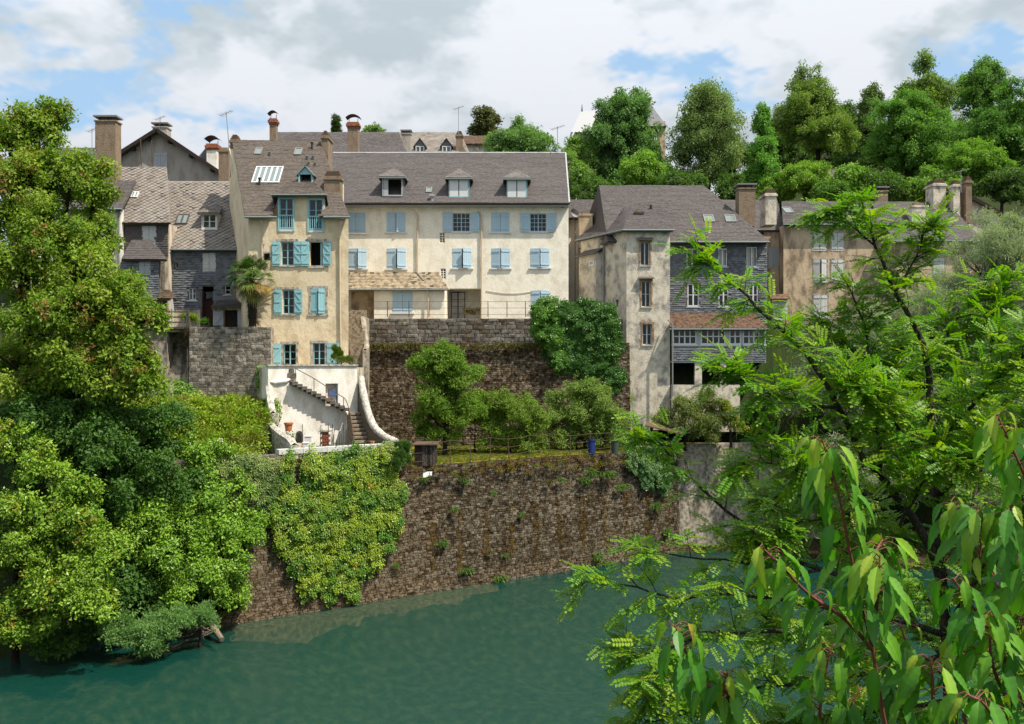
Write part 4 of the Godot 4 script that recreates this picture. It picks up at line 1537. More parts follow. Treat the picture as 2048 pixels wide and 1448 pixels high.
func small_gable_dormer(h: Node3D, rt: Transform3D) -> void:
	var p := spot(rt, 611, 374)
	var w := 0.42
	var z := p.z + 0.05
	var t := Transform3D(Basis(), Vector3(0, 0, z))
	var y0 := p.y
	var y1 := y0 + 0.75
	var b := MB.new()
	b.box(Vector3(p.x - w, y0 - 0.1, z - 1.2), Vector3(p.x - w + 0.08, y1, z))
	b.box(Vector3(p.x + w - 0.08, y0 - 0.1, z - 1.2), Vector3(p.x + w, y1, z))
	b.box(Vector3(p.x - w + 0.08, y0 - 0.1, z - 0.2), Vector3(p.x + w - 0.08, y0 + 0.04, z))
	b.poly([Vector3(p.x - w, y1, z), Vector3(p.x + w, y1, z), Vector3(p.x, y1 + 0.45, z)], Vector3(0, 0, -0.1))
	var o := obj("dormer", b, M.blue_paint, h)
	var r := MB.new()
	var ap := Vector3(p.x, y1 + 0.55, z + 0.12)
	var back := Vector3(0, 0, -2.2)
	for s in [-1, 1]:
		var e := Vector3(p.x + s * (w + 0.14), y1 - 0.06, z + 0.12)
		if s > 0:
			r.poly([e, e + back, ap + back, ap], Vector3(-0.03, -0.05, 0))
		else:
			r.poly([ap, ap + back, e + back, e], Vector3(0.03, -0.05, 0))
	obj("dormer_roof", r, M.zinc, o)
	var k := MB.new()
	k.box(Vector3(p.x - w + 0.08, y0, z - 1.1), Vector3(p.x + w - 0.08, y1, z - 1.0))
	obj("dormer_back", k, M.room_shade, o)

func slate_houses() -> void:
	# ---- the wider slate house beside the yellow house
	var d := 62.0
	var t := front(d)
	var h := thing("slate_house", "slate-hung house with diamond slate roof beside the yellow house", "house", at(410, 650, d))
	var whole := box_on(t, 337, 500, 490, 655)
	var w1 := box_on(t, 405, 506, 432, 543)
	var w2 := box_on(t, 377, 575, 392, 600)
	var dr := box_on(t, 404, 573, 427, 655)
	var w3 := box_on(t, 449, 571, 461, 589)
	var w4 := box_on(t, 350, 524, 356, 536)
	var holes := [w1, w2, dr, w3, w4]
	var b := MB.new()
	wall(b, t, whole, holes)
	shell(b, t, whole, 7.0)
	var bw := obj("wall", b, M.mortar_grey, h)
	var st := Transform3D(t.basis, Vector3(whole.position.x, at(0, 619, d).y, -d + 0.012))
	var sh := []
	for r: Rect2 in holes:
		sh.append(Rect2(r.position.x - whole.position.x - 0.05, r.position.y - st.origin.y - 0.05, r.size.x + 0.1, r.size.y + 0.1))
	slates(bw, "slates", st, whole.end.y - st.origin.y, 0, 0, whole.size.x, whole.size.x, {"mat": M.slate_wall, "w": 0.24, "h": 0.14, "lift": 0.034, "spread": 0.42, "pale": 0.22, "pale_tone": 1.7, "holes": sh, "rough": true, "parts": 300})
	var pl := MB.new()
	pl.box(Vector3(whole.position.x, whole.position.y, -d - 0.02), Vector3(dr.position.x - 0.1, st.origin.y - 0.01, -d + 0.03))
	obj("plinth", pl, M.pale_render, h)
	shutter_pair(h, t, w1, 3, 9, M.old_white)
	window(h, t, w2, M.white_paint, 2, 2, 0.08, M.white_paint, 0.03, 0.07)
	window(h, t, w3, M.white_paint, 1, 2, 0.1, M.stone_trim, 0.03, 0.05)
	window(h, t, w4, M.white_paint, 1, 1, 0.08, null, 0.03, 0.03)
	var td := Transform3D(t.basis, t.origin + Vector3(0, 0, -0.35))
	var db := MB.new()
	for k in 5:
		db.obox(td, Vector3(dr.position.x + dr.size.x * k / 5 + 0.004, dr.position.y, -0.05), Vector3(dr.position.x + dr.size.x * (k + 1) / 5 - 0.004, dr.end.y - 0.85, 0))
	obj("door", db, M.door_red, h)
	window(h, td, Rect2(dr.position.x, dr.end.y - 0.8, dr.size.x, 0.55), M.dark_wood, 1, 1, 0.0)
	var a := Vector3(at(333, 500, 61.8).x, whole.end.y + 0.03, -61.7)
	var e := Vector3(whole.end.x + 0.02, a.y, -61.7)
	var tl := at(333, 362, 66.2)
	var tr := Vector3(at(466, 362, 66.2).x, tl.y, tl.z)
	var rt := roof(h, a, e, tr, tl, {"diamond": true, "mat": M.slate_pale})
	gutter(h, a + Vector3(0, -0.04, 0.05), e + Vector3(0, -0.04, 0.05), M.zinc, 0.055)
	pipe(h, "downpipe", [at(340, 503, 61.6), at(337, 512, 61.9), at(337, 580, 61.9)], 0.05, M.pipe_grey)
	# its dormer
	var p := spot(rt, 419, 459)
	var z := p.z + 0.02
	var td2 := Transform3D(Basis(), Vector3(0, 0, z))
	var y1 := p.y + 1.02
	var dm := MB.new()
	for s in [-1, 1]:
		var xx: float = p.x + s * 0.5
		dm.box(Vector3(minf(xx, xx - s * 0.07), p.y - 0.1, z - 1.3), Vector3(maxf(xx, xx - s * 0.07), y1, z))
	var o := obj("dormer", dm, M.old_white, h)
	window(o, td2, Rect2(p.x - 0.42, p.y + 0.06, 0.84, 0.9), M.white_paint, 2, 2, 0.03, M.white_paint, 0.03, 0.06)
	roof(h, Vector3(p.x - 0.72, y1 + 0.02, z + 0.2), Vector3(p.x + 0.66, y1 + 0.02, z + 0.2), Vector3(p.x + 0.3, y1 + 0.9, z - 2.1), Vector3(p.x - 0.6, y1 + 0.9, z - 2.1), {"diamond": true, "mat": M.slate_pale})
	skylight(h, rt, 353, 430, 377, 449, M.grey_wood, 2)
	# ---- the narrow slate house
	var d2 := 61.4
	var t2 := front(d2)
	var g := thing("slate_house", "narrow dark slate house with a small hipped canopy half hidden by the tree", "house", at(285, 640, d2))
	var wh := box_on(t2, 240, 447, 337, 655)
	var v1 := box_on(t2, 284, 452, 313, 494)
	var gb := MB.new()
	wall(gb, t2, wh, [v1])
	shell(gb, t2, wh, 7.0)
	var gw := obj("wall", gb, M.pale_render, g)
	var gs := Transform3D(t2.basis, Vector3(wh.position.x, at(0, 515, d2).y, -d2 + 0.012))
	slates(gw, "slates", gs, wh.end.y - gs.origin.y, 0, 0, wh.size.x, wh.size.x, {"mat": M.slate, "w": 0.18, "h": 0.14, "lift": 0.02, "spread": 0.15, "holes": [Rect2(v1.position.x - gs.origin.x + 0.03, v1.position.y - gs.origin.y + 0.02, v1.size.x - 0.06, v1.size.y - 0.04)]})
	shutter_pair(g, t2, v1, 0, 1, M.old_white, "plain", 0.0)
	var a2 := Vector3(at(241, 447, 61.1).x, wh.end.y + 0.02, -61.1)
	var e2 := Vector3(at(341, 447, 61.1).x, a2.y, -61.1)
	var tl2 := at(234, 334, 65.0)
	var tr2 := Vector3(at(333, 330, 65.0).x, tl2.y, tl2.z)
	var rt2 := roof(g, a2, e2, tr2, tl2, {"diamond": true, "mat": M.slate_pale})
	gutter(g, a2 + Vector3(0, -0.04, 0.04), e2 + Vector3(0, -0.04, 0.04), M.dark_wood, 0.05)
	skylight(g, rt2, 263, 385, 277, 396, M.white_paint, 2)
	# projecting lower storey with a hipped canopy
	var d3 := 60.5
	var t3 := front(d3)
	var w3r := box_on(t3, 243, 520, 319, 655)
	var v2 := box_on(t3, 278, 523, 302, 551)
	var pb := MB.new()
	wall(pb, t3, w3r, [v2], 0.2)
	pb.box(Vector3(w3r.end.x - 0.2, w3r.position.y, -d2), Vector3(w3r.end.x, w3r.end.y, -d3 - 0.003))
	var pw := obj("lower_wall", pb, M.mortar_grey, g)
	var ps := Transform3D(t3.basis, Vector3(w3r.position.x, at(0, 600, d3).y, -d3 + 0.012))
	slates(pw, "slates", ps, w3r.end.y - ps.origin.y, 0, 0, w3r.size.x, w3r.size.x, {"mat": M.slate_wall, "w": 0.24, "h": 0.14, "lift": 0.034, "spread": 0.4, "pale": 0.2, "pale_tone": 1.8, "rough": true, "holes": [Rect2(v2.position.x - ps.origin.x - 0.04, v2.position.y - ps.origin.y - 0.04, v2.size.x + 0.08, v2.size.y + 0.08)]})
	shutter_pair(g, t3, v2, 0, 0, M.grey_paint, "plain", 0.0)
	var ca := at(243, 519, 60.2)
	var ce := at(334, 519, 60.2)
	var ch := at(263, 480, 61.3)
	roof(g, ca, ce, Vector3(at(304, 480, 61.3).x, ch.y, ch.z), ch, {"w": 0.24, "h": 0.15, "spread": 0.2, "pale": 0.05})
	# little porch canopy
	var pa := at(312, 597, 60.2)
	var pe := at(353, 597, 60.2)
	var pt := at(324, 580, 61.3)
	M.thatch = mat("old_tile", Color(0.2, 0.155, 0.11), 0.95, T.grime, Vector3.ONE * 0.5, T.grit, Vector3.ONE)
	roof(g, pa, pe, Vector3(at(340, 580, 61.3).x, pt.y, pt.z), pt, {"w": 0.2, "h": 0.12, "lift": 0.02, "mat": M.thatch, "spread": 0.25})
	var pp := MB.new()
	pp.box(Vector3(pe.x - 0.35, 14.1, -60.35), Vector3(pe.x - 0.22, pe.y, -60.2))
	obj("porch_post", pp, M.old_white, g)

func grey_gable() -> void:
	var d := 74.0
	var t := front(d)
	var h := thing("gable_house", "grey rendered gable house with one shuttered window behind the slate roofs", "house", at(330, 420, d))
	var ap := at(318, 264, d)
	var l := at(226, 322, d)
	var r := at(446, 350, d)
	var b := MB.new()
	b.poly([Vector3(l.x + 0.2, 20.0, -d), Vector3(r.x - 0.2, 20.0, -d), r + Vector3(-0.2, 0, 0), ap, l + Vector3(0.2, 0, 0)], Vector3(0, 0, -9))
	obj("wall", b, M.grey_render, h)
	for s in [[l, 1], [r, -1]]:
		var e: Vector3 = s[0]
		var dir := (ap - e).normalized()
		var f := MB.new()
		var o := Vector3(0, 0.1, 0.55)
		var e2 := e - dir * 0.5
		var p4 := [e2 + o, ap + o, ap + o + Vector3(0, 0, -10), e2 + o + Vector3(0, 0, -10)]
		if s[1] < 0:
			p4.reverse()
		f.poly(p4, Vector3(0, -0.14, 0))
		obj("roof", f, M.slate, h)
		var g := MB.new()
		g.bar(e2 + o + Vector3(0, -0.06, 0.04), ap + o + Vector3(0, -0.06, 0.04), 0.08, 0.26)
		obj("barge_board", g, M.dark_wood, h)
		for k in 3:
			var q: Vector3 = e.lerp(ap, 0.15 + 0.33 * k)
			var pb := MB.new()
			pb.box(q + Vector3(-0.1, -0.28, 0.0), q + Vector3(0.1, -0.06, 0.5))
			obj("purlin", pb, M.dark_wood, h)
	var wr := box_on(t, 308, 306, 335, 362)
	var tw := Transform3D(t.basis, t.origin + Vector3(0, 0, 0.02))
	shutter_pair(h, tw, wr, 1, 2, M.grey_paint, "zz", 0.0)
	chimney(h, 305, 333, 255, 275, d + 1.5, 1.0, "slab", M.grey_render)
	for k in [[281, 278, 327], [303, 280, 327]]:
		var pp := MB.new()
		pp.tube([at(k[0], k[1], 66.5), at(k[0] + 2, k[2] + 12, 66.5)], [0.03, 0.03], 6)
		obj("pole", pp, M.rusty_iron, h)
	# ---- white house with the tall chimney, mostly behind the tree
	var d2 := 60.8
	var t2 := front(d2)
	var g := thing("white_house", "white house with a tall plain chimney behind the maple", "house", at(215, 560, d2))
	var wh := box_on(t2, 60, 416, 241, 660)
	var wb := MB.new()
	wall(wb, t2, wh, [])
	shell(wb, t2, wh, 0.5)
	obj("wall", wb, M.white_wall, g)
	var ra := at(60, 418, d2 - 0.4)
	var re := at(243, 418, d2 - 0.4)
	var rl := at(60, 362, d2 + 2.2)
	roof(g, ra, re, Vector3(re.x - 0.1, rl.y, rl.z), Vector3(ra.x, rl.y, rl.z), {"w": 0.26, "h": 0.16, "spread": 0.14})
	gutter(g, ra, re, M.zinc, 0.06)
	pipe(g, "downpipe", [at(239, 422, d2 - 0.3), at(237, 430, d2 - 0.08), at(237, 600, d2 - 0.08)], 0.05, M.pipe_grey)
	chimney(g, 190, 231, 243, 365, d2 + 1.8, 0.9, "slab")
	# ---- roof further left
	var k3 := thing("back_house", "dark roof corner left of the tall chimney", "house", at(150, 330, 80))
	var kb := MB.new()
	kb.box(Vector3(at(20, 330, 80).x, 18, -90), Vector3(at(196, 330, 80).x, at(0, 322, 80).y, -80))
	obj("wall", kb, M.grey_render, k3)
	var ka := at(18, 326, 79.5)
	var ke := at(198, 326, 79.5)
	var kt := at(20, 296, 84)
	roof(k3, ka, ke, Vector3(ke.x, kt.y, kt.z), Vector3(ka.x, kt.y, kt.z), {"w": 0.3, "h": 0.2})
	# ---- white chimney block and tall ladder pole beside the yellow house
	var k4 := thing("chimney_house", "small slate gable with a white chimney beside the yellow house", "house", at(418, 350, 78))
	var cb := MB.new()
	var p := [at(395, 350, 78), at(440, 350, 78), at(440, 312, 78), at(416, 290, 78), at(395, 315, 78)]
	cb.poly(p, Vector3(0, 0, -5))
	obj("wall", cb, M.slate_wall, k4)
	chimney(k4, 413, 433, 300, 350, 77.0, 1.2, "barrel", M.white_wall)
	chimney(k4, 437, 457, 300, 380, 68.5, 1.0, "plain")

func tower_house() -> void:
	var d := 66.0
	var t := front(d)
	var h := thing("tower_house", "weathered rendered tower house with slate-hung wing and big hipped roof", "house", at(1300, 840, d))
	var yt := at(1252, 463, d).y
	var whole := box_on(t, 1253, 463, 1340, 860)
	var ws := [[1281, 484, 1299, 531], [1283, 562, 1301, 614], [1285, 648, 1304, 690]]
	var holes := []
	for k in ws:
		holes.append(box_on(t, k[0], k[1], k[2], k[3]))
	var b := MB.new()
	wall(b, t, whole, holes)
	b.box(Vector3(whole.end.x - 0.3, whole.position.y, -74), Vector3(whole.end.x, yt - 0.02, -d - 0.003))
	# left face, running back to the left
	var c0 := Vector3(whole.position.x, 0, -d)
	var c1 := Vector3(4.9, 0, -71.1)
	var tl := plane_through(c1, c0, Vector3.UP)
	var ll := (c0 - c1).length()
	var lw := box_on(tl, 1193, 522, 1203, 533)
	var lo := box_on(tl, 1231, 599, 1237, 614)
	wall(b, tl, Rect2(0, whole.position.y, ll, yt - whole.position.y), [lo], 0.3)
	b.box(Vector3(4.9, whole.position.y, -74), Vector3(whole.end.x, yt - 0.02, -73.7))
	obj("wall", b, M.stained_render, h)
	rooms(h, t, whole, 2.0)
	for k in 3:
		window(h, t, holes[k], M.white_paint, 2, 1 if k == 0 else 2, 0.2, M.stone_trim, 0.03, 0.055)
		surround(h, t, holes[k], 0.12, M.brick_trim)
	for k in 2:
		var r: Rect2 = holes[k]
		var aw := MB.new()
		aw.poly([Vector3(r.position.x - 0.25, r.end.y + 0.17, -d + 0.25), Vector3(r.end.x + 0.25, r.end.y + 0.17, -d + 0.25), Vector3(r.end.x + 0.2, r.end.y + 0.3, -d), Vector3(r.position.x - 0.2, r.end.y + 0.3, -d)], Vector3(0, -0.04, 0))
		obj("window_hood", aw, M.slate, h)
	# bump-out with its own little roof on the left face
	var bo := box_on(tl, 1171, 508, 1205, 640)
	var bb := MB.new()
	bb.obox(tl, Vector3(bo.position.x, bo.position.y, 0.0), Vector3(bo.end.x, bo.end.y, 0.55))
	obj("side_annex", bb, M.stained_render, h)
	var sw := Transform3D(tl.basis, tl.origin + tl.basis.z * 0.62)
	window(h, sw, Rect2(lw.position.x, lw.position.y, lw.size.x, lw.size.y), M.white_paint, 1, 1, 0.02, null, 0.03, 0.1)
	var sr := MB.new()
	sr.poly([tl * Vector3(bo.position.x - 0.1, bo.end.y - 0.12, 0.8), tl * Vector3(bo.end.x + 0.15, bo.end.y - 0.12, 0.8), tl * Vector3(bo.end.x + 0.1, bo.end.y + 0.35, 0.0), tl * Vector3(bo.position.x - 0.1, bo.end.y + 0.35, 0.0)], Vector3(0, -0.06, 0))
	obj("annex_roof", sr, M.slate, h)
	pipe(h, "downpipe", [tl * Vector3(ll * 0.52, yt - 0.1, 0.3), tl * Vector3(ll * 0.55, yt - 0.5, 0.1), tl * Vector3(ll * 0.55, yt - 8.5, 0.1)], 0.055, M.pipe_grey)
	pipe(h, "downpipe", [at(1336, 640, 65.7), at(1345, 648, 65.2), at(1345, 790, 65.2)], 0.05, M.pipe_grey)
	# the slate-hung wing
	var d2 := 67.6
	var t2 := front(d2)
	var wing := box_on(t2, 1338, 486, 1534, 860)
	var us := [[1373, 497, 1396, 535], [1436, 497, 1454, 533], [1493, 494, 1514, 534], [1375, 567, 1398, 613], [1437, 567, 1457, 613], [1497, 567, 1516, 613]]
	var uh := []
	for k in us:
		uh.append(box_on(t2, k[0], k[1], k[2], k[3]))
	var gap := box_on(t2, 1347, 722, 1500, 770)
	var wb := MB.new()
	wall(wb, t2, wing, uh + [gap])
	shell(wb, t2, wing, 6.0)
	var ww := obj("wing_wall", wb, M.mortar_grey, h)
	rooms(h, t2, Rect2(wing.position.x, at(0, 640, d2).y, wing.size.x, wing.end.y - at(0, 640, d2).y))
	var so := Transform3D(t2.basis, Vector3(wing.position.x, at(0, 655, d2).y, -d2 + 0.012))
	var sh := []
	for r: Rect2 in uh:
		sh.append(Rect2(r.position.x - so.origin.x - 0.07, r.position.y - so.origin.y - 0.12, r.size.x + 0.14, r.size.y + 0.2))
	slates(ww, "slates", so, wing.end.y - so.origin.y, 0, 0, wing.size.x, wing.size.x, {"mat": M.slate_wall, "w": 0.25, "h": 0.145, "lift": 0.036, "spread": 0.42, "pale": 0.28, "pale_tone": 1.7, "holes": sh, "rough": true, "parts": 300})
	for k in uh.size():
		window(h, t2, uh[k], M.white_paint, 2, 1 if k < 3 else 2, 0.02, M.grey_paint, 0.04, 0.07)
		var r: Rect2 = uh[k]
		if k == 2 or k == 1:
			for s in [0, 1]:
				var cu := MB.new()
				for j in 5:
					var x0: float = r.position.x + 0.08 + s * (r.size.x - 0.42) + j * 0.052
					cu.tube([Vector3(x0, r.position.y + 0.05, -d2 - 0.2), Vector3(x0, r.end.y - 0.05, -d2 - 0.2)], [0.03, 0.03], 6)
				obj("curtain", cu, M.curtain, h)
	# glazed veranda below
	var d3 := 65.6
	var t3 := front(d3)
	var vr := box_on(t3, 1343, 657, 1532, 722)
	var vh := []
	for k in [[1346, 657, 1393, 689], [1402, 657, 1451, 689], [1459, 657, 1482, 689], [1486, 657, 1530, 689]]:
		vh.append(box_on(t3, k[0], k[1], k[2], k[3]))
	var vb := MB.new()
	wall(vb, t3, vr, vh, 0.12)
	vb.box(Vector3(vr.position.x, vr.position.y - 0.12, -d2), Vector3(vr.end.x, vr.position.y, -d3))
	vb.box(Vector3(vr.end.x - 0.12, vr.position.y, -d2), Vector3(vr.end.x, vr.end.y, -d3 - 0.003))
	var vo := obj("veranda_wall", vb, M.grey_paint, h)
	var nn := [4, 4, 2, 4]
	for k in 4:
		window(h, t3, vh[k], M.white_paint, nn[k], 2, 0.02, M.white_paint, 0.07, 0.07)
	var vs := Transform3D(t3.basis, Vector3(vr.position.x, vr.position.y, -d3 + 0.012))
	slates(vo, "slates", vs, at(0, 694, d3).y - vr.position.y, 0, 0, vr.size.x, vr.size.x, {"mat": M.slate_wall, "w": 0.27, "h": 0.15, "lift": 0.03, "spread": 0.35, "pale": 0.3, "pale_tone": 1.8, "rough": true})
	var va := at(1339, 657, d3 - 0.35)
	var ve := at(1537, 657, d3 - 0.35)
	var vt := at(1341, 626, d2)
	M.roof_red = mat("roof_red", Color(0.23, 0.145, 0.105), 0.9, T.grime, Vector3.ONE * 0.3, T.grit, Vector3.ONE)
	roof(h, va, ve, Vector3(ve.x - 0.4, vt.y, vt.z), vt, {"mat": M.roof_red, "w": 0.2, "h": 0.16, "lift": 0.02, "spread": 0.15})
	gutter(h, va + Vector3(0, -0.05, 0.03), ve + Vector3(0, -0.05, 0.03), M.zinc, 0.05)
	for k in [[1390, 1404], [1441, 1453]]:
		var pb := MB.new()
		pb.box(Vector3(at(k[0], 0, d3).x, at(0, 772, d3).y, -d3 - 0.35), Vector3(at(k[1], 0, d3).x, vr.position.y - 0.122, -d3 - 0.02))
		obj("pillar", pb, M.stained_render, h)
	var ba := MB.new()
	ba.box(Vector3(vr.position.x + 0.02, 7.6, -d2 + 0.005), Vector3(at(1480, 0, d3).x, at(0, 770, d3).y, -d3))
	obj("base_wall", ba, M.stained_render, h)
	# main roof
	var ra := Vector3(at(1215, 484, 66.9).x, wing.end.y + 0.03, -67.0)
	var re := Vector3(at(1540, 484, 66.9).x, ra.y, -67.0)
	var rc := at(1407, 371, 72.4)
	var rd := Vector3(at(1198, 371, 72.4).x, rc.y, rc.z)
	var so2 := {"w": 0.28, "h": 0.17, "lift": 0.018, "spread": 0.14, "pale": 0.05, "pale_tone": 1.7}
	var rt := roof(h, ra, re, rc, rd, so2)
	gutter(h, ra + Vector3(1.5, -0.04, 0.04), re + Vector3(0.0, -0.04, 0.04), M.zinc, 0.055)
	var hl := MB.new()      # hips and far slope
	var fl := at(1150, 440, 76.0)
	hl.poly([ra, rd, Vector3(fl.x, ra.y, fl.z)], Vector3(0.1, -0.1, 0))
	hl.poly([re, Vector3(re.x, ra.y, -78), rc], Vector3(-0.1, -0.1, 0))
	hl.poly([rd, rc, Vector3(re.x, ra.y, -78), Vector3(fl.x, ra.y, -78)], Vector3(0, -0.1, 0))
	obj("hip_roof", hl, M.slate, h)
	skylight(h, rt, 1407, 431, 1428, 445, M.pipe_grey)
	skylight(h, rt, 1450, 431, 1471, 445, M.pipe_grey)
	var fp := spot(rt, 1302, 433)
	var fb := MB.new()
	fb.tube([fp - Vector3(0, 0.2, 0), fp + Vector3(0, 0.7, 0)], [0.07, 0.07], 8)
	fb.tube([fp + Vector3(0, 0.1, 0), fp + Vector3(0, 0.8, 0)], [0.1, 0.1], 8)
	obj("flue", fb, M.iron, h)
	# tower roof: left slope and front slope
	var ta := Vector3(c0.x, yt + 0.05, -d) + Vector3(-0.3, 0, 0.35)
	var te := Vector3(whole.end.x + 0.15, yt + 0.05, -d + 0.35)
	var tc := at(1352, 440, 68.3)
	var tp := at(1264, 405, 70.6)
	var tq := Vector3(c1.x, yt + 0.05, c1.z) + Vector3(-0.35, 0, -0.2)
	var tr := at(1200, 430, 73.5)
	roof(h, ta, te, Vector3(te.x + 0.3, tp.y, tp.z), tp, so2)
	roof(h, tq, ta, tp, Vector3(tr.x, tp.y - 0.3, tr.z), so2)
	gutter(h, ta, te + Vector3(0.1, 0, 0), M.zinc, 0.055)
	gutter(h, tq, ta, M.zinc, 0.055)
	chimney(h, 1270, 1287, 424, 446, 68.2, 0.6, "plain", M.grey_wood)
	chimney(h, 1159, 1185, 428, 478, 71.5, 1.2, "plain", M.brown_render)
	chimney(h, 1478, 1511, 378, 435, 69.5, 1.1, "slab")
	chimney(h, 1531, 1553, 386, 432, 70.0, 1.6, "pots", M.stained_render)
	# ---- narrow cream house between, with a dish aerial
	var d5 := 74.0
	var t5 := front(d5)
	var g := thing("cream_house", "cream back wall squeezed between the long building and the tower", "house", at(1165, 600, d5))
	var wr := box_on(t5, 1105, 432, 1215, 640)
	var gb := MB.new()
	wall(gb, t5, wr, [])
	shell(gb, t5, wr, 6.0)
	obj("wall", gb, M.cream, g)
	var ga := at(1100, 436, d5 - 0.4)
	var ge := at(1222, 436, d5 - 0.4)
	var gt := at(1130, 400, d5 + 3)
	roof(g, ga, ge, Vector3(ge.x, gt.y, gt.z), Vector3(ga.x, gt.y, gt.z), {"w": 0.28, "h": 0.18})
	pipe(g, "downpipe", [at(1150, 440, d5 - 0.1), at(1150, 600, d5 - 0.1)], 0.05, M.pipe_cream)

func brown_houses() -> void:
	var d := 72.0
	var t := front(d)
	# recessed strip and first brown house
	var h := thing("brown_house", "tan rendered house with white shutters behind the robinia", "house", at(1640, 720, d))
	var strip := front(73.2)
	var sr := box_on(strip, 1528, 460, 1572, 760)
	var sw := box_on(strip, 1537, 495, 1558, 536)
	var whole := box_on(t, 1567, 450, 1800, 800)
	var ws := [[1627, 466, 1652, 502, 2, 4], [1663, 466, 1687, 502, 3, 3], [1628, 519, 1653, 565, 14, 22], [1663, 519, 1687, 565, 3, 5], [1628, 590, 1655, 640, 4, 6]]
	var holes := []
	for k in ws:
		holes.append(box_on(t, k[0], k[1], k[2], k[3]))
	var b := MB.new()
	wall(b, strip, sr, [sw])
	wall(b, t, whole, holes)
	shell(b, t, whole, 7.0)
	obj("wall", b, M.brown_render, h)
	shutter_pair(h, strip, sw, 0, 1, M.grey_paint, "plain", -0.05)
	for k in ws.size():
		shutter_pair(h, t, holes[k], ws[k][4], ws[k][5], M.old_white, "plain", -0.02)
		surround(h, t, holes[k], 0.08, M.stone_trim)
	var a := Vector3(whole.position.x - 0.15, whole.end.y + 0.03, -d + 0.4)
	var e := Vector3(whole.end.x, a.y, -d + 0.4)
	var c := at(1790, 403, d + 4.2)
	var rt := roof(h, a, e, Vector3(e.x, c.y, c.z), Vector3(at(1563, 403, d + 4.2).x, c.y, c.z), {"w": 0.27, "h": 0.17, "spread": 0.16, "pale": 0.04})
	gutter(h, a + Vector3(0, -0.05, 0.04), e + Vector3(0, -0.05, 0.04), M.zinc, 0.055)
	skylight(h, rt, 1567, 416, 1584, 427, M.pipe_grey)
	var ra := at(1440, 461, 73.1)
	var re := at(1570, 461, 73.1)
	var rl := at(1430, 400, 76.4)
	roof(h, ra, re, Vector3(re.x + 0.3, rl.y, rl.z), Vector3(ra.x, rl.y, rl.z), {"w": 0.27, "h": 0.17, "spread": 0.16, "pale": 0.04})
	chimney(h, 1757, 1776, 383, 410, 77.0, 0.9, "slab")
	# little white door and porch roof at its left foot
	var pd := front(71.3)
	var pr := box_on(pd, 1546, 596, 1575, 640)
	var pb := MB.new()
	for k in 5:
		pb.obox(pd, Vector3(pr.position.x + pr.size.x * k / 5 + 0.004, pr.position.y, -0.3), Vector3(pr.position.x + pr.size.x * (k + 1) / 5 - 0.004, pr.end.y, 0.02))
	obj("door", pb, M.old_white, h)
	var pf := MB.new()
	pf.poly([at(1540, 597, 70.9), at(1580, 597, 70.9), at(1578, 588, 71.9), at(1542, 588, 71.9)], Vector3(0, -0.05, 0))
	obj("porch_roof", pf, M.roof_red, h)
	# second brown house
	var d2 := 70.6
	var t2 := front(d2)
	var g := thing("brown_house", "tan house with a lower eave and zinc-capped chimney further right", "house", at(1850, 700, d2))
	var w2 := box_on(t2, 1790, 482, 1960, 800)
	var v := box_on(t2, 1867, 516, 1889, 552)
	var gb := MB.new()
	wall(gb, t2, w2, [v])
	shell(gb, t2, w2, 7.0)
	obj("wall", gb, M.brown_render, g)
	shutter_pair(g, t2, v, 3, 3, M.old_white, "plain", -0.02)
	surround(g, t2, v, 0.07, M.stone_trim)
	var a2 := Vector3(w2.position.x - 0.3, w2.end.y + 0.03, -d2 + 0.4)
	var e2 := Vector3(w2.end.x, a2.y, -d2 + 0.4)
	var c2 := at(1860, 404, d2 + 4.6)
	roof(g, a2, e2, Vector3(e2.x - 0.4, c2.y, c2.z), Vector3(a2.x + 0.2, c2.y, c2.z), {"w": 0.27, "h": 0.17, "spread": 0.16, "pale": 0.05})
	gutter(g, a2 + Vector3(0, -0.05, 0.04), e2 + Vector3(0, -0.05, 0.04), M.zinc, 0.055)
	chimney(g, 1824, 1856, 411, 458, d2 + 1.7, 0.8, "plain", M.stained_render)
	# gable house at the right edge
	var d3 := 74.8
	var k := thing("gable_house", "brown gable with three clay-topped chimneys at the right end of the row", "house", at(1950, 560, d3))
	var kb := MB.new()
	kb.poly([at(1886, 600, d3), at(2075, 600, d3), at(2075, 468, d3), at(1921, 384, d3), at(1886, 402, d3)], Vector3(0, 0, -0.3))
	kb.box(Vector3(at(1886, 0, d3).x, 18, -82), Vector3(at(2075, 0, d3).x, at(0, 475, d3).y, -d3 - 0.31))
	obj("wall", kb, M.stained_render, k)
	var ap := at(1921, 381, d3 - 0.3)
	var fo := at(2078, 467, d3 - 0.3)
	roof(k, fo + Vector3(0.0, 0, 0), fo + Vector3(1.5, 0, -11), ap + Vector3(6.5, 0, -11), ap, {"w": 0.3, "h": 0.2, "spread": 0.18, "pale": 0.05})
	var bg := MB.new()
	bg.bar(fo + Vector3(0, -0.05, 0.05), ap + Vector3(0, -0.05, 0.05), 0.08, 0.25)
	bg.bar(at(1880, 405, d3 - 0.25), ap + Vector3(0, -0.05, 0.05), 0.08, 0.2)
	obj("barge_board", bg, M.dark_wood, k)
	chimney(k, 1867, 1892, 366, 405, d3 - 0.6, 1.4, "pots", M.stained_render)
	chimney(k, 1907, 1920, 368, 420, d3 - 1.2, 0.8, "pots", M.stained_render)
	chimney(k, 1932, 1944, 360, 430, d3 - 1.2, 0.8, "pots", M.chimney)

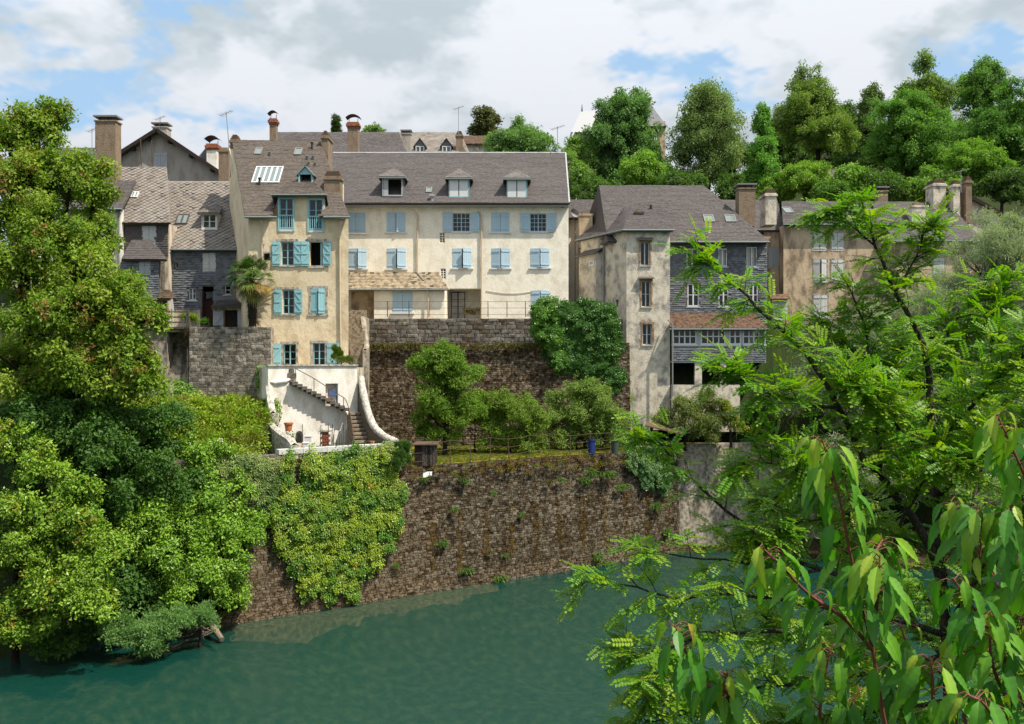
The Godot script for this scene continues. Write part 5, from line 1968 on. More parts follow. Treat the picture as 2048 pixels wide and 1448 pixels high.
func back_roofs() -> void:
	# dark roof with two brick-headed chimneys, right behind the yellow house
	var h := thing("back_house", "dark slate roof with tall brick-headed chimneys behind the yellow house", "house", at(660, 330, 84))
	var b := MB.new()
	b.box(Vector3(at(552, 0, 84).x, 18, -92), Vector3(at(812, 0, 84).x, at(0, 318, 84).y, -84))
	obj("wall", b, M.grey_render, h)
	var a := at(530, 320, 83.5)
	var e := at(820, 320, 83.5)
	var c := at(798, 269, 88)
	var f := at(555, 264, 88)
	c.y = f.y - 0.1
	roof(h, a, e, c, f, {"w": 0.3, "h": 0.2, "spread": 0.2, "pale": 0.06})
	var bk := MB.new()
	bk.poly([c, f, Vector3(f.x, a.y, -93), Vector3(c.x, a.y, -93)], Vector3(0, -0.1, 0))
	obj("back_roof", bk, M.slate, h)
	chimney(h, 539, 552, 249, 290, 80.0, 0.6, "barrel")
	chimney(h, 695, 716, 256, 305, 81.0, 0.8, "barrel")
	# pale roof with two dormers
	var g := thing("back_house", "pale slate roof with two small dormers behind the long building", "house", at(860, 330, 92))
	var gb := MB.new()
	gb.box(Vector3(at(735, 0, 92).x, 18, -102), Vector3(at(940, 0, 92).x, at(0, 316, 92).y, -92))
	obj("wall", gb, M.grey_render, g)
	var a2 := at(730, 318, 91.5)
	var e2 := at(945, 318, 91.5)
	var c2 := at(920, 265, 97)
	var f2 := at(735, 265, 97)
	var rt := roof(g, a2, e2, c2, f2, {"w": 0.32, "h": 0.2, "mat": M.slate_pale, "spread": 0.18})
	for k in [[840, 303], [893, 303]]:
		var p := spot(rt, k[0], k[1])
		var dm := MB.new()
		dm.box(p + Vector3(-0.5, -0.2, -1.6), p + Vector3(0.5, 0.55, 0.02))
		dm.poly([p + Vector3(-0.5, 0.55, 0.02), p + Vector3(0.5, 0.55, 0.02), p + Vector3(0, 1.15, 0.02)], Vector3(0, 0, -2))
		var o := obj("dormer", dm, M.slate_wall, g)
		var tw := Transform3D(Basis(), p + Vector3(0, 0, 0.09))
		window(o, tw, Rect2(-0.4, -0.15, 0.8, 0.65), M.white_paint, 2, 1, 0.02, null, 0.03, 0.08)
		var dr := MB.new()
		for s in [-1, 1]:
			var q := [p + Vector3(s * 0.62, 0.45, 0.2), p + Vector3(s * 0.62, 0.45, -2), p + Vector3(0, 1.25, -2), p + Vector3(0, 1.25, 0.2)]
			if s < 0:
				q.reverse()
			dr.poly(q, Vector3(0, -0.07, 0))
		obj("dormer_roof", dr, M.slate, o)
	chimney(g, 803, 821, 268, 300, 91.0, 0.8, "slab", M.grey_render)
	chimney(g, 912, 925, 268, 290, 93.0, 0.8, "pots")
	# little house with a rusty roof
	var k := thing("back_house", "small house with rust-brown roof and blue window behind the ridge", "house", at(945, 320, 98))
	var kb := MB.new()
	kb.box(Vector3(at(918, 0, 98).x, 18, -106), Vector3(at(990, 0, 98).x, at(0, 286, 98).y, -98))
	obj("wall", kb, M.white_wall, k)
	roof(k, at(914, 288, 97.6), at(995, 288, 97.6), at(990, 272, 101), at(918, 272, 101), {"mat": M.roof_red, "w": 0.3, "h": 0.25})
	var tw2 := front(97.9)
	window(k, tw2, box_on(tw2, 946, 290, 958, 304), M.pale_blue_paint, 2, 1, -0.05, null, 0.03, 0.06)
	for q in [[905, 945, 292], [935, 975, 294]]:
		var gm := MB.new()
		var m: float = (q[0] + q[1]) / 2.0
		gm.poly([at(q[0], 320, 90), at(q[1], 320, 90), at(m, q[2], 90)], Vector3(0, 0, -3))
		obj("gablet", gm, M.chimney, k)

# ------------------------------------------------------------------ plants
var clumps := {}

func leaf(b: MB, p: Vector3, dir: Vector3, nrm: Vector3, ln: float, wd: float, tone: Color) -> void:
	var s := dir.cross(nrm).normalized() * wd * 0.5
	var nn := s.cross(dir).normalized()
	b.col = tone
	var m := p + dir * ln * 0.45
	var l := m - s + nn * wd * 0.16
	var r := m + s + nn * wd * 0.16
	var e := p + dir * ln - nn * ln * 0.1
	b.tri(p, r, e)
	b.tri(p, e, l)

func rand_dir(g: RandomNumberGenerator) -> Vector3:
	var z := g.randf_range(-1, 1)
	var a := g.randf() * TAU
	var q := sqrt(1 - z * z)
	return Vector3(cos(a) * q, z, sin(a) * q)

func clump(kind: String) -> Mesh:
	if clumps.has(kind):
		return clumps[kind]
	var g := RandomNumberGenerator.new()
	g.seed = hash(kind)
	var b := MB.new()
	match kind:
		"broad", "small", "fine":
			var n: int = {"broad": 18, "small": 30, "fine": 46}[kind]
			var ln: float = {"broad": 0.55, "small": 0.38, "fine": 0.27}[kind]
			for k in n:
				var u := rand_dir(g)
				u.y = u.y * 0.8 + 0.1
				var p := u * pow(g.randf(), 0.4) * 0.8
				var d := (u + rand_dir(g) * 0.7 + Vector3(0, -0.25, 0)).normalized()
				var nr := (Vector3.UP + u * 0.5 + rand_dir(g) * 0.55).normalized()
				var t := g.randf_range(0.8, 1.2)
				leaf(b, p, d, nr, ln * g.randf_range(0.75, 1.2), ln * g.randf_range(0.5, 0.75), Color(t, t, t * g.randf_range(0.8, 1.1)))
		"narrow":
			for k in 34:
				var u := rand_dir(g)
				var p := u * pow(g.randf(), 0.4) * 0.75
				var d := (u + rand_dir(g) * 0.5 + Vector3(0, 0.1, 0)).normalized()
				var t := g.randf_range(0.7, 1.25)
				leaf(b, p, d, (Vector3.UP + rand_dir(g) * 0.9).normalized(), 0.55 * g.randf_range(0.7, 1.2), 0.1, Color(t, t, t))
		"weeping":
			for k in 40:
				var u := rand_dir(g)
				var p := Vector3(u.x * 0.55, -g.randf() * 1.5 + 0.5, u.z * 0.55)
				var d := (Vector3(0, -0.8, 0) + rand_dir(g) * 0.8).normalized()
				var t := g.randf_range(0.75, 1.25)
				leaf(b, p, d, (Vector3.UP * 0.4 + rand_dir(g)).normalized(), 0.24, 0.15, Color(t, t, t))
		"grass":
			for k in 26:
				var a := g.randf() * TAU
				var d := Vector3(cos(a) * 0.5, 1.0, sin(a) * 0.5).normalized()
				var p := Vector3(g.randf_range(-0.4, 0.4), 0, g.randf_range(-0.4, 0.4))
				var t := g.randf_range(0.7, 1.25)
				leaf(b, p, (d + rand_dir(g) * 0.3).normalized(), rand_dir(g), g.randf_range(0.5, 1.0), 0.07, Color(t, t, t * 0.9))
		"hang":       # dry tuft hanging from a wall, face towards +z
			for k in 26:
				var p := Vector3(g.randf_range(-0.5, 0.5), g.randf_range(-0.1, 0.2), g.randf_range(0.0, 0.25))
				var d := Vector3(g.randf_range(-0.5, 0.5), g.randf_range(-1.0, 0.5), g.randf_range(0.3, 1.0)).normalized()
				var t := g.randf_range(0.7, 1.25)
				leaf(b, p, d, rand_dir(g), g.randf_range(0.35, 0.8), 0.09, Color(t, t, t * 0.9))
		"ivy":        # overlapping leaves that face +z and hang a little
			for k in 20:
				var p := Vector3(g.randf_range(-0.8, 0.8), g.randf_range(-0.8, 0.8), g.randf_range(0.0, 0.35))
				var d := Vector3(g.randf_range(-0.7, 0.7), -0.6 + g.randf_range(-0.5, 0.4), 0.35).normalized()
				var nr := Vector3(g.randf_range(-0.5, 0.5), g.randf_range(0.0, 0.9), 0.9).normalized()
				var t := g.randf_range(0.75, 1.25)
				leaf(b, p, d, nr, 0.42 * g.randf_range(0.7, 1.2), 0.42 * g.randf_range(0.7, 1.0), Color(t, t, t * g.randf_range(0.7, 1.1)))
		"bloom":      # flat head of tiny pale flowers
			for k in 26:
				var u := rand_dir(g)
				var p := Vector3(u.x * 0.9, 0.1 * u.y, u.z * 0.9)
				leaf(b, p, Vector3(u.x, 0.2, u.z).normalized(), Vector3.UP, 0.3, 0.28, Color.WHITE)
		"needles":
			for k in 40:
				var u := rand_dir(g)
				var d := (u + Vector3(0, 0.9, 0)).normalized()
				var t := g.randf_range(0.75, 1.2)
				leaf(b, u * g.randf() * 0.4, d, rand_dir(g), 0.6, 0.12, Color(t, t, t))
	clumps[kind] = b.made()
	return clumps[kind]

func oriented(p: Vector3, up: Vector3, s: float) -> Transform3D:
	var y := up.normalized()
	var x := y.cross(Vector3(rr(-1, 1), rr(-1, 1), rr(-1, 1))).normalized()
	return Transform3D(Basis(x, y, x.cross(y)).scaled(Vector3.ONE * s), p)

func tint(a: Color, b: Color, spread := 0.12) -> Color:
	var c := a.lerp(b, rng.randf())
	var k := 1.0 + rr(-spread, spread)
	return Color(c.r * k, c.g * k, c.b * k)

# Foliage spread over lobes. Each lobe is [centre, radii]; it breaks up into smaller boughs, each carrying clumps on its outside.
func crown(parent: Node3D, lobes: Array, o: Dictionary) -> Array:
	var s: float = o.get("s", 0.35)
	var kinds: Array = o.get("kinds", ["broad"])
	var ca: Color = o.get("a", Color(0.07, 0.11, 0.02))
	var cb: Color = o.get("b", Color(0.10, 0.14, 0.03))
	var dens: float = o.get("dens", 1.0)
	var boughs := []
	for l in lobes:
		var c: Vector3 = l[0]
		var r: Vector3 = l[1]
		var mean := (r.x + r.y + r.z) / 3.0
		var n := int(o.get("sub", 12) * 1.7)
		for k in n:
			var u := rand_dir(rng)
			if u.y < -0.5:
				u.y = -u.y * 0.6
				u = u.normalized()
			var rs := mean * rr(0.16, 0.38)
			var p := c + u * r * rr(0.3, 1.03)
			boughs.append([p, rs, u, c])
	var where := {}
	var tints := {}
	for kd in kinds:
		where[kd] = []
		tints[kd] = PackedColorArray()
	for bo in boughs:
		var rs: float = bo[1]
		var n := int(dens * 6.5 * rs * rs / (s * s)) + 3
		var bt := tint(ca, cb, 0.14)
		var flat: float = o.get("flat", 0.8)
		for k in n:
			var u := rand_dir(rng)
			u = (u + bo[2] * 0.4 + Vector3(0, 0.2, 0)).normalized()
			var rad := rs * (0.3 + 0.75 * pow(rng.randf(), 0.6)) * (1.0 + 0.4 * wob.get_noise_3dv(u * 1.9 + bo[0]))
			if rng.randf() < 0.15:
				rad *= rr(1.15, 1.9)
			var p: Vector3 = bo[0] + Vector3(u.x, u.y * flat, u.z) * rad
			var kd: String = kinds[rng.randi() % kinds.size()]
			var up := (u * 0.7 + Vector3(0, 0.5, 0)) if o.get("upright", true) else Vector3.UP
			where[kd].append(oriented(p, up + Vector3(rr(-0.6, 0.6), rr(-0.4, 0.4), rr(-0.6, 0.6)), s * rr(0.5, 1.3)))
			var c2 := bt.lerp(tint(ca, cb), 0.38)
			if o.has("fleck") and rng.randf() < o.get("fleck_share", 0.06):
				c2 = o.fleck * rr(0.8, 1.2)
			tints[kd].append(c2)
	for kd in kinds:
		if where[kd].size():
			scatter("crown", clump(kd), o.get("mat", M.leaf), where[kd], tints[kd], parent)
	return boughs

func wood(parent: Node3D, base: Vector3, fork: Vector3, boughs: Array, r: float, m: Material, every := 1) -> void:
	var b := MB.new()
	var mid := base.lerp(fork, 0.5) + Vector3(rr(-0.2, 0.2), 0, rr(-0.2, 0.2)) * r * 3
	b.tube([base - Vector3(0, 0.4, 0), base + Vector3(0, 0.1, 0), mid, fork], [r * 1.5, r * 1.15, r, r * 0.8], 8)
	var limbs := {}
	for k in range(0, boughs.size(), every):
		var bo: Array = boughs[k]
		if not limbs.has(bo[3]):
			limbs[bo[3]] = true
			var c: Vector3 = bo[3]
			var h := fork.lerp(c, 0.5) + Vector3(0, -0.12, 0) * (c - fork).length()
			b.tube([fork - Vector3(0, r, 0), h, c], [r * 0.6, r * 0.45, r * 0.25], 6, false)
		b.tube([bo[3], bo[3].lerp(bo[0], 0.5) + Vector3(0, 0.05, 0), bo[0] + (bo[0] - bo[3]) * 0.15], [r * 0.24, r * 0.16, r * 0.05], 5, false)
	obj("trunk", b, m, parent)

func pixel_lobes(list: Array) -> Array:          # [px, py, distance, half width, half height] -> centre and radii in metres
	var out := []
	for l in list:
		var k: float = l[2] / FOCAL
		out.append([at(l[0], l[1], l[2]), Vector3(l[3] * k, l[4] * k, l[3] * k * 0.9)])
	return out

func tree(called: String, label: String, px: float, top: float, base: float, hw: float, d: float, o := {}) -> Node3D:
	var k := d / FOCAL
	var ground: float = bank_height((px - 1024.0) * k, d)
	var yt := EYE + (724.0 - top) * k
	var yb := EYE + (724.0 - base) * k
	var x := (px - 1024.0) * k
	var g := thing(called, label, o.get("category", "tree"), Vector3(x, minf(ground, yb), -d), o.get("group", ""))
	var rx := hw * k
	var ry := (yt - yb) / 2.0
	var c := Vector3(x, (yt + yb) / 2.0, -d)
	var lobes := []
	var n: int = o.get("n", 12)
	for j in n:
		var u := rand_dir(rng)
		var f := rr(0.3, 0.7)
		var prof := 1.0
		var hy := u.y * f
		match o.get("shape", "round"):
			"cone":
				hy = rr(-0.75, 0.8)
				prof = 1.05 - (hy + 0.8) * 0.52
				f = 0.55
			"tall":
				hy = rr(-0.7, 0.72)
				prof = 1.0 - 0.3 * absf(hy)
				f = rr(0.3, 0.6)
		var p := c + Vector3(u.x * f * rx * prof, hy * ry, u.z * f * rx * prof)
		var rl := rx * rr(0.42, 0.62) * prof
		lobes.append([p, Vector3(rl, minf(rl * rr(0.75, 1.05), ry * 0.5), rl)])
	lobes.append([c + Vector3(0, ry * 0.62, 0), Vector3(rx * 0.34, ry * 0.36, rx * 0.34)])
	var boughs := crown(g, lobes, o)
	wood(g, Vector3(x, minf(ground, yb) - 0.2, -d), Vector3(x + rr(-0.3, 0.3), lerpf(yb, yt, 0.3), -d), boughs, maxf(0.12, rx * 0.06), M.bark, 2)
	return g

func shrub(called: String, label: String, list: Array, o := {}) -> Node3D:
	var lobes := pixel_lobes(list)
	var lo: Vector3 = lobes[0][0]
	for l in lobes:
		if l[0].y - l[1].y < lo.y:
			lo = Vector3(lobes[0][0].x, l[0].y - l[1].y, lobes[0][0].z)
	lo.y = o.get("ground", lo.y)
	var g := thing(called, label, o.get("category", "shrub"), lo, o.get("group", ""))
	var boughs := crown(g, lobes, o)
	wood(g, lo, lo + Vector3(0, maxf(0.3, (lobes[0][0].y - lo.y) * o.get("fork", 0.4)), 0), boughs, o.get("r", 0.08), M.bark, 3)
	return g

func climber(called: String, label: String, t: Transform3D, blobs: Array, n: int, o := {}) -> void:
	# leaves on the plane t inside any of the ellipses [u, v, ru, rv] (metres on the plane)
	var g := thing(called, label, o.get("category", "ivy"), t * Vector3(blobs[0][0], blobs[0][1] - blobs[0][3], 0))
	var where := []
	var cols := PackedColorArray()
	var total := 0.0
	for q in blobs:
		total += q[2] * q[3]
	for q in blobs:
		var m := int(n * q[2] * q[3] / total)
		for k in m:
			var a := rng.randf() * TAU
			var r := sqrt(rng.randf())
			var edge := 1.0 + 0.35 * wob.get_noise_2d(cos(a) * 1.6 + q[0], sin(a) * 1.6 + q[1])
			var u: float = q[0] + cos(a) * r * q[2] * edge
			var v: float = q[1] + sin(a) * r * q[3] * edge
			var bulge := 0.5 * wob.get_noise_2d(u * 0.8, v * 0.8) + 0.7 * wob.get_noise_2d(u * 2.2 + 5.0, v * 2.2)
			if bulge < -0.2 and o.get("gaps", true):
				continue
			var z: float = o.get("deep", 0.25) * (0.3 + rng.randf() * 0.7) * (0.7 + bulge) * sqrt(maxf(0.05, 1.0 - r * r * 0.8))
			var s: float = o.get("s", 0.3) * rr(0.7, 1.3)
			var rot := Basis(Vector3.FORWARD, rr(-0.8, 0.8)) * Basis(Vector3.RIGHT, rr(-0.5, 0.3))
			where.append(Transform3D((t.basis * rot).scaled(Vector3.ONE * s), t * Vector3(u, v, z)))
			var patch := clampf(0.5 + 1.3 * wob.get_noise_2d(u * 0.55 + 40.0, v * 0.55), 0, 1)
			var c: Color = o.a.lerp(o.b, clampf(patch + rr(-0.3, 0.3), 0, 1)) * rr(0.8, 1.2)
			if o.has("fleck") and rng.randf() < 0.006:
				c = o.fleck
			cols.append(c)
	scatter("leaves", clump("ivy"), o.get("mat", M.leaf_gloss), where, cols, g)
	var b := MB.new()
	for k in o.get("stems", 8):
		var q: Array = blobs[rng.randi() % blobs.size()]
		var p0 := t * Vector3(q[0] + rr(-0.6, 0.6) * q[2], q[1] - q[3] * 0.8, 0.03)
		var pts := [p0]
		var u: float = q[0] + rr(-0.5, 0.5) * q[2]
		for j in 5:
			u += rr(-0.15, 0.15) * q[2]
			pts.append(t * Vector3(u, q[1] - q[3] * 0.8 + q[3] * 1.5 * (j + 1) / 5, 0.03))
		b.tube(pts, [0.035, 0.03, 0.025, 0.02, 0.015, 0.01], 5, false)
	obj("stem", b, M.bark, g)

func tuft(label: String, p: Vector3, s: float, kind: String, ca: Color, cb: Color, called := "wall_plant", basis := Basis(), n := 3) -> void:
	var g := thing(called, label, "plant", p, "small plants on the walls")
	var where := []
	var cols := PackedColorArray()
	for k in n:
		where.append(Transform3D((basis * Basis(Vector3.UP, rr(-0.5, 0.5))).scaled(Vector3.ONE * s * rr(0.7, 1.1)), p + basis * Vector3(rr(-0.4, 0.4) * s, rr(-0.3, 0.3) * s, 0)))
		cols.append(tint(ca, cb))
	scatter("leaves", clump(kind), M.leaf, where, cols, g)

# ------------------------------------------------------------------ hill behind the houses
func build_hill() -> void:
	var far := "trees on the hill behind the houses"
	var mid := {"a": Color(0.144, 0.246, 0.0572), "b": Color(0.188, 0.297, 0.0707), "s": 0.38, "dens": 0.9, "group": far, "kinds": ["small", "broad"], "sub": 9}
	var o := func(extra: Dictionary) -> Dictionary:
		var q := mid.duplicate()
		q.merge(extra, true)
		return q
	tree("dark_tree", "small brown-green tree standing above the little rust-roofed house", 972, 216, 300, 34, 140, o.call({"a": Color(0.085, 0.065, 0.02), "b": Color(0.14, 0.173, 0.0478), "s": 0.6}))
	tree("ash_tree", "blue-green ash trees' first crown behind the long building's ridge", 1040, 240, 400, 70, 94, o.call({"a": Color(0.158, 0.284, 0.0918), "b": Color(0.219, 0.372, 0.112)}))
	tree("ash_tree", "pale leafy tree beside the long building's right gable", 1148, 262, 420, 52, 90, o.call({"a": Color(0.196, 0.346, 0.0884), "b": Color(0.277, 0.427, 0.0871)}))
	tree("ash_tree", "tall blue-green tree in front of the chateau roof", 1240, 176, 405, 88, 92, o.call({"dens": 1.3, "a": Color(0.125, 0.246, 0.0818), "b": Color(0.184, 0.334, 0.109), "n": 24, "shape": "tall"}))
	tree("maple_bush", "bright yellow-green round bush in front of the chateau", 1290, 302, 385, 48, 84, o.call({"a": Color(0.236, 0.427, 0.0583), "b": Color(0.229, 0.388, 0.0556), "s": 0.34}))
	tree("birch_tree", "tall weeping grey-green birch on the hill", 1415, 160, 390, 88, 92, o.call({"a": Color(0.208, 0.297, 0.106), "b": Color(0.287, 0.384, 0.134), "kinds": ["weeping"], "s": 0.75, "upright": false, "n": 26, "shape": "tall", "dens": 1.3}))
	tree("conical_tree", "slim bright green conical tree beside the birch", 1524, 196, 405, 46, 86, o.call({"a": Color(0.176, 0.396, 0.0707), "b": Color(0.183, 0.367, 0.0589), "s": 0.34, "shape": "cone", "n": 28}))
	tree("lime_tree", "big olive-green lime tree with visible trunk behind the hedge", 1632, 146, 335, 84, 98, o.call({"a": Color(0.186, 0.284, 0.0554), "b": Color(0.244, 0.346, 0.0673), "n": 18}))
	tree("laurel_bush", "bright yellow-green laurel mound above the tan house roof", 1612, 322, 402, 52, 82, o.call({"a": Color(0.198, 0.367, 0.0397), "b": Color(0.27, 0.427, 0.05), "s": 0.3, "category": "shrub"}))
	tree("laurel_bush", "low dark green laurel hedge to the right of the yellow-green mound", 1665, 365, 412, 45, 80, o.call({"a": Color(0.114, 0.246, 0.0344), "b": Color(0.163, 0.322, 0.051), "s": 0.3, "category": "shrub"}))
	tree("dark_tree", "narrow dark tree between the lime and the wide oak", 1740, 162, 360, 46, 104, o.call({"a": Color(0.101, 0.161, 0.0398), "b": Color(0.137, 0.21, 0.0576), "shape": "tall"}))
	tree("oak_tree", "wide mid-green tree above the row's right half", 1812, 168, 395, 92, 90, o.call({"a": Color(0.141, 0.297, 0.0492), "b": Color(0.202, 0.384, 0.0694), "n": 20}))
	tree("oak_tree", "olive tree crown rising highest on the hill", 1848, 100, 300, 64, 112, o.call({"a": Color(0.176, 0.273, 0.0546), "b": Color(0.22, 0.322, 0.0726), "s": 0.5}))
	tree("oak_tree", "rounded dark crown near the top right of the hill", 1970, 108, 330, 72, 114, o.call({"a": Color(0.114, 0.246, 0.043), "b": Color(0.162, 0.308, 0.0572), "s": 0.5}))
	tree("oak_tree", "large dark green tree cut by the right edge above the gable", 2022, 150, 420, 100, 97, o.call({"a": Color(0.0894, 0.21, 0.036), "b": Color(0.139, 0.284, 0.0484), "n": 22, "s": 0.45}))
	tree("japanese_maple", "feathery lime-green small tree above the clay-topped chimneys", 1948, 275, 390, 62, 84, o.call({"a": Color(0.198, 0.367, 0.0397), "b": Color(0.243, 0.427, 0.05), "s": 0.36, "flat": 0.4, "n": 10}))
	tree("thin_conifer", "thin sparse conifer top above the dark back roof", 672, 228, 300, 13, 110, o.call({"a": Color(0.0763, 0.124, 0.0516), "b": Color(0.101, 0.161, 0.0613), "kinds": ["needles"], "s": 0.5, "shape": "cone", "n": 9, "sub": 4, "dens": 0.35}))
	tree("round_bush", "round tree tops peeping over the pale back roof", 745, 256, 300, 42, 125, o.call({"s": 0.55}))
	var fill := [[1000, 300, 420, 50, 88], [1080, 290, 400, 50, 100], [1120, 330, 440, 40, 84], [1180, 290, 420, 50, 100], [1190, 350, 440, 50, 82], [1300, 280, 420, 70, 110], [1330, 330, 430, 60, 100], [1350, 345, 420, 45, 80], [1390, 350, 420, 50, 81], [1470, 280, 400, 50, 104], [1470, 350, 420, 45, 80], [1560, 240, 380, 60, 110], [1560, 350, 420, 40, 84], [1600, 230, 380, 60, 114], [1700, 200, 380, 80, 116], [1700, 330, 420, 60, 84], [1760, 345, 420, 60, 84], [1780, 250, 400, 80, 104], [1860, 330, 420, 60, 84], [1890, 170, 380, 80, 120], [1900, 240, 400, 90, 106], [1900, 350, 420, 50, 83], [2000, 340, 430, 60, 82], [2040, 200, 400, 80, 110]]
	for k in fill.size():
		var f: Array = fill[k]
		var dark: bool = f[4] > 90 or k % 3 != 0
		tree("hill_bush", ["light green bush", "dark leafy bush"][int(dark)] + " low among the hill trees, %s from the left" % nth(k), f[0], f[1], f[2], f[3], f[4], o.call({"a": Color(0.0821, 0.161, 0.0326) if dark else Color(0.187, 0.346, 0.0527), "b": Color(0.121, 0.223, 0.044) if dark else Color(0.256, 0.427, 0.0726), "s": 0.4, "n": 8, "category": "shrub", "group": "bushes between the hill trees"}))
	# chateau with steep roofs
	var d := 128.0
	var h := thing("chateau", "chateau with steep pointed slate roofs behind the hill trees", "castle", Vector3(at(1240, 0, d).x, 28, -d))
	var b := MB.new()
	var x0 := at(1150, 0, d).x
	var x1 := at(1300, 0, d).x
	b.box(Vector3(x0, 26, -d - 12), Vector3(x1, at(0, 262, d).y, -d))
	obj("wall", b, M.pale_render, h)
	var tb := MB.new()
	tb.box(Vector3(at(1252, 0, d).x, 26, -d - 6), Vector3(at(1326, 0, d).x, at(0, 250, d).y, -d + 2))
	var tower := obj("tower_wall", tb, M.brown_render, h)
	var tt := front(d - 2.02)
	for k in [[1303, 262, 1314, 290], [1303, 320, 1314, 350], [1303, 385, 1313, 410]]:
		window(tower, tt, box_on(tt, k[0], k[1], k[2], k[3]), M.white_paint, 2, 2, -0.08, null, 0.06, 0.12)
	var pr := MB.new()
	var e := [at(1243, 252, d - 2.5), at(1334, 252, d - 2.5)]
	var c0: Vector3 = e[0]
	var c1: Vector3 = e[1]
	var back := Vector3(0, 0, -9.0)
	var m0 := at(1262, 226, d - 0.5)
	var m1 := at(1314, 226, d - 0.5)
	var a0 := at(1280, 198, d + 2)
	var a1 := at(1296, 198, d + 2)
	pr.quad(c0, c1, m1, m0)
	pr.quad(m0, m1, a1, a0)
	pr.quad(c1, c1 + back, m1 + Vector3(0, 0, -5), m1)
	pr.quad(m1, m1 + Vector3(0, 0, -5), a1 + Vector3(0, 0, -1), a1)
	pr.quad(c0 + back, c0, m0, m0 + Vector3(0, 0, -5))
	pr.quad(m0 + Vector3(0, 0, -5), m0, a0, a0 + Vector3(0, 0, -1))
	obj("tower_roof", pr, M.slate_wall, h)
	var p2 := MB.new()
	var q0 := at(1142, 264, d - 0.6)
	var q1 := at(1215, 264, d - 0.6)
	var w0 := at(1162, 222, d + 3)
	var w1 := at(1196, 222, d + 3)
	p2.quad(q0, q1, w1, w0)
	p2.quad(q0 + Vector3(0, 0, -9), q0, w0, w0 + Vector3(0, 0, -3))
	p2.quad(q1, q1 + Vector3(0, 0, -9), w1 + Vector3(0, 0, -3), w1)
	obj("wing_roof", p2, M.lead, h)
	var fn := MB.new()
	fn.tube([at(1164, 224, d + 3), at(1164, 208, d + 3)], [0.12, 0.02], 6)
	obj("finial", fn, M.iron, h)
	# house and wall seen between the trunks
	var g := thing("hill_house", "pinkish house with a slate roof glimpsed between the lime trunks", "house", at(1610, 330, 120))
	var gb := MB.new()
	gb.box(Vector3(at(1545, 0, 120).x, 26, -130), Vector3(at(1690, 0, 120).x, at(0, 258, 120).y, -120))
	obj("wall", gb, M.pale_render, g)
	roof(g, at(1538, 260, 119.5), at(1698, 260, 119.5), at(1680, 214, 126), at(1550, 214, 126), {"w": 0.5, "h": 0.4})
	var gt := front(119.98)
	for k in [[1570, 275, 1582, 300], [1600, 275, 1612, 300], [1650, 275, 1662, 300]]:
		window(g, gt, box_on(gt, k[0], k[1], k[2], k[3]), M.white_paint, 2, 2, -0.08, null, 0.06, 0.12)
	var w := thing("hill_wall", "grey garden wall on the hill behind the laurel mound", "stone wall", at(1690, 352, 92))
	var wb := MB.new()
	for k in 14:
		var xa := at(1560 + k * 26, 0, 92).x
		var gcol := rr(0.85, 1.1)
		wb.col = Color(gcol, gcol, gcol)
		wb.box(Vector3(xa, 26, -92.5), Vector3(xa + 1.18, at(0, 338, 92).y + rr(-0.05, 0.05), -92))
	obj("face", wb, M.concrete, w)

# ------------------------------------------------------------------ the white stair terrace
func ribbon_wall(b: MB, pts: Array, foot: float, thick: float, round_top := true) -> void:    # a wall whose top follows the points
	for k in pts.size() - 1:
		var a: Vector3 = pts[k]
		var e: Vector3 = pts[k + 1]
		var dir := Vector3(e.x - a.x, 0, e.z - a.z)
		if dir.length() < 0.001:
			continue
		var s := dir.normalized().cross(Vector3.UP) * thick / 2
		var a0 := Vector3(a.x, foot, a.z)
		var e0 := Vector3(e.x, foot, e.z)
		b.quad(a0 + s, e0 + s, e + s, a + s)
		b.quad(e0 - s, a0 - s, a - s, e - s)
		var lift := Vector3(0, thick * 0.3, 0) if round_top else Vector3.ZERO
		b.quad(a + s, e + s, e + lift, a + lift)
		b.quad(a + lift, e + lift, e - s, a - s)
		if k == 0:
			b.quad(a0 - s, a0 + s, a + s, a - s)
		if k == pts.size() - 2:
			b.quad(e0 + s, e0 - s, e - s, e + s)

func smooth(pts: Array, n: int) -> Array:
	var out := []
	for k in pts.size() - 1:
		var p0: Vector3 = pts[maxi(k - 1, 0)]
		var p1: Vector3 = pts[k]
		var p2: Vector3 = pts[k + 1]
		var p3: Vector3 = pts[mini(k + 2, pts.size() - 1)]
		for j in n:
			out.append(p1.cubic_interpolate(p2, p0, p3, float(j) / n))
	out.append(pts[pts.size() - 1])
	return out

func px_path(list: Array, n := 4) -> Array:
	return smooth(list.map(func(q): return at(q[0], q[1], q[2])), n)

func off(t: Transform3D, px: float, py: float, out: float) -> Vector3:      # a spot on the plane t moved out by some metres
	return spot(Transform3D(t.basis, t.origin + t.basis.z * out), px, py)

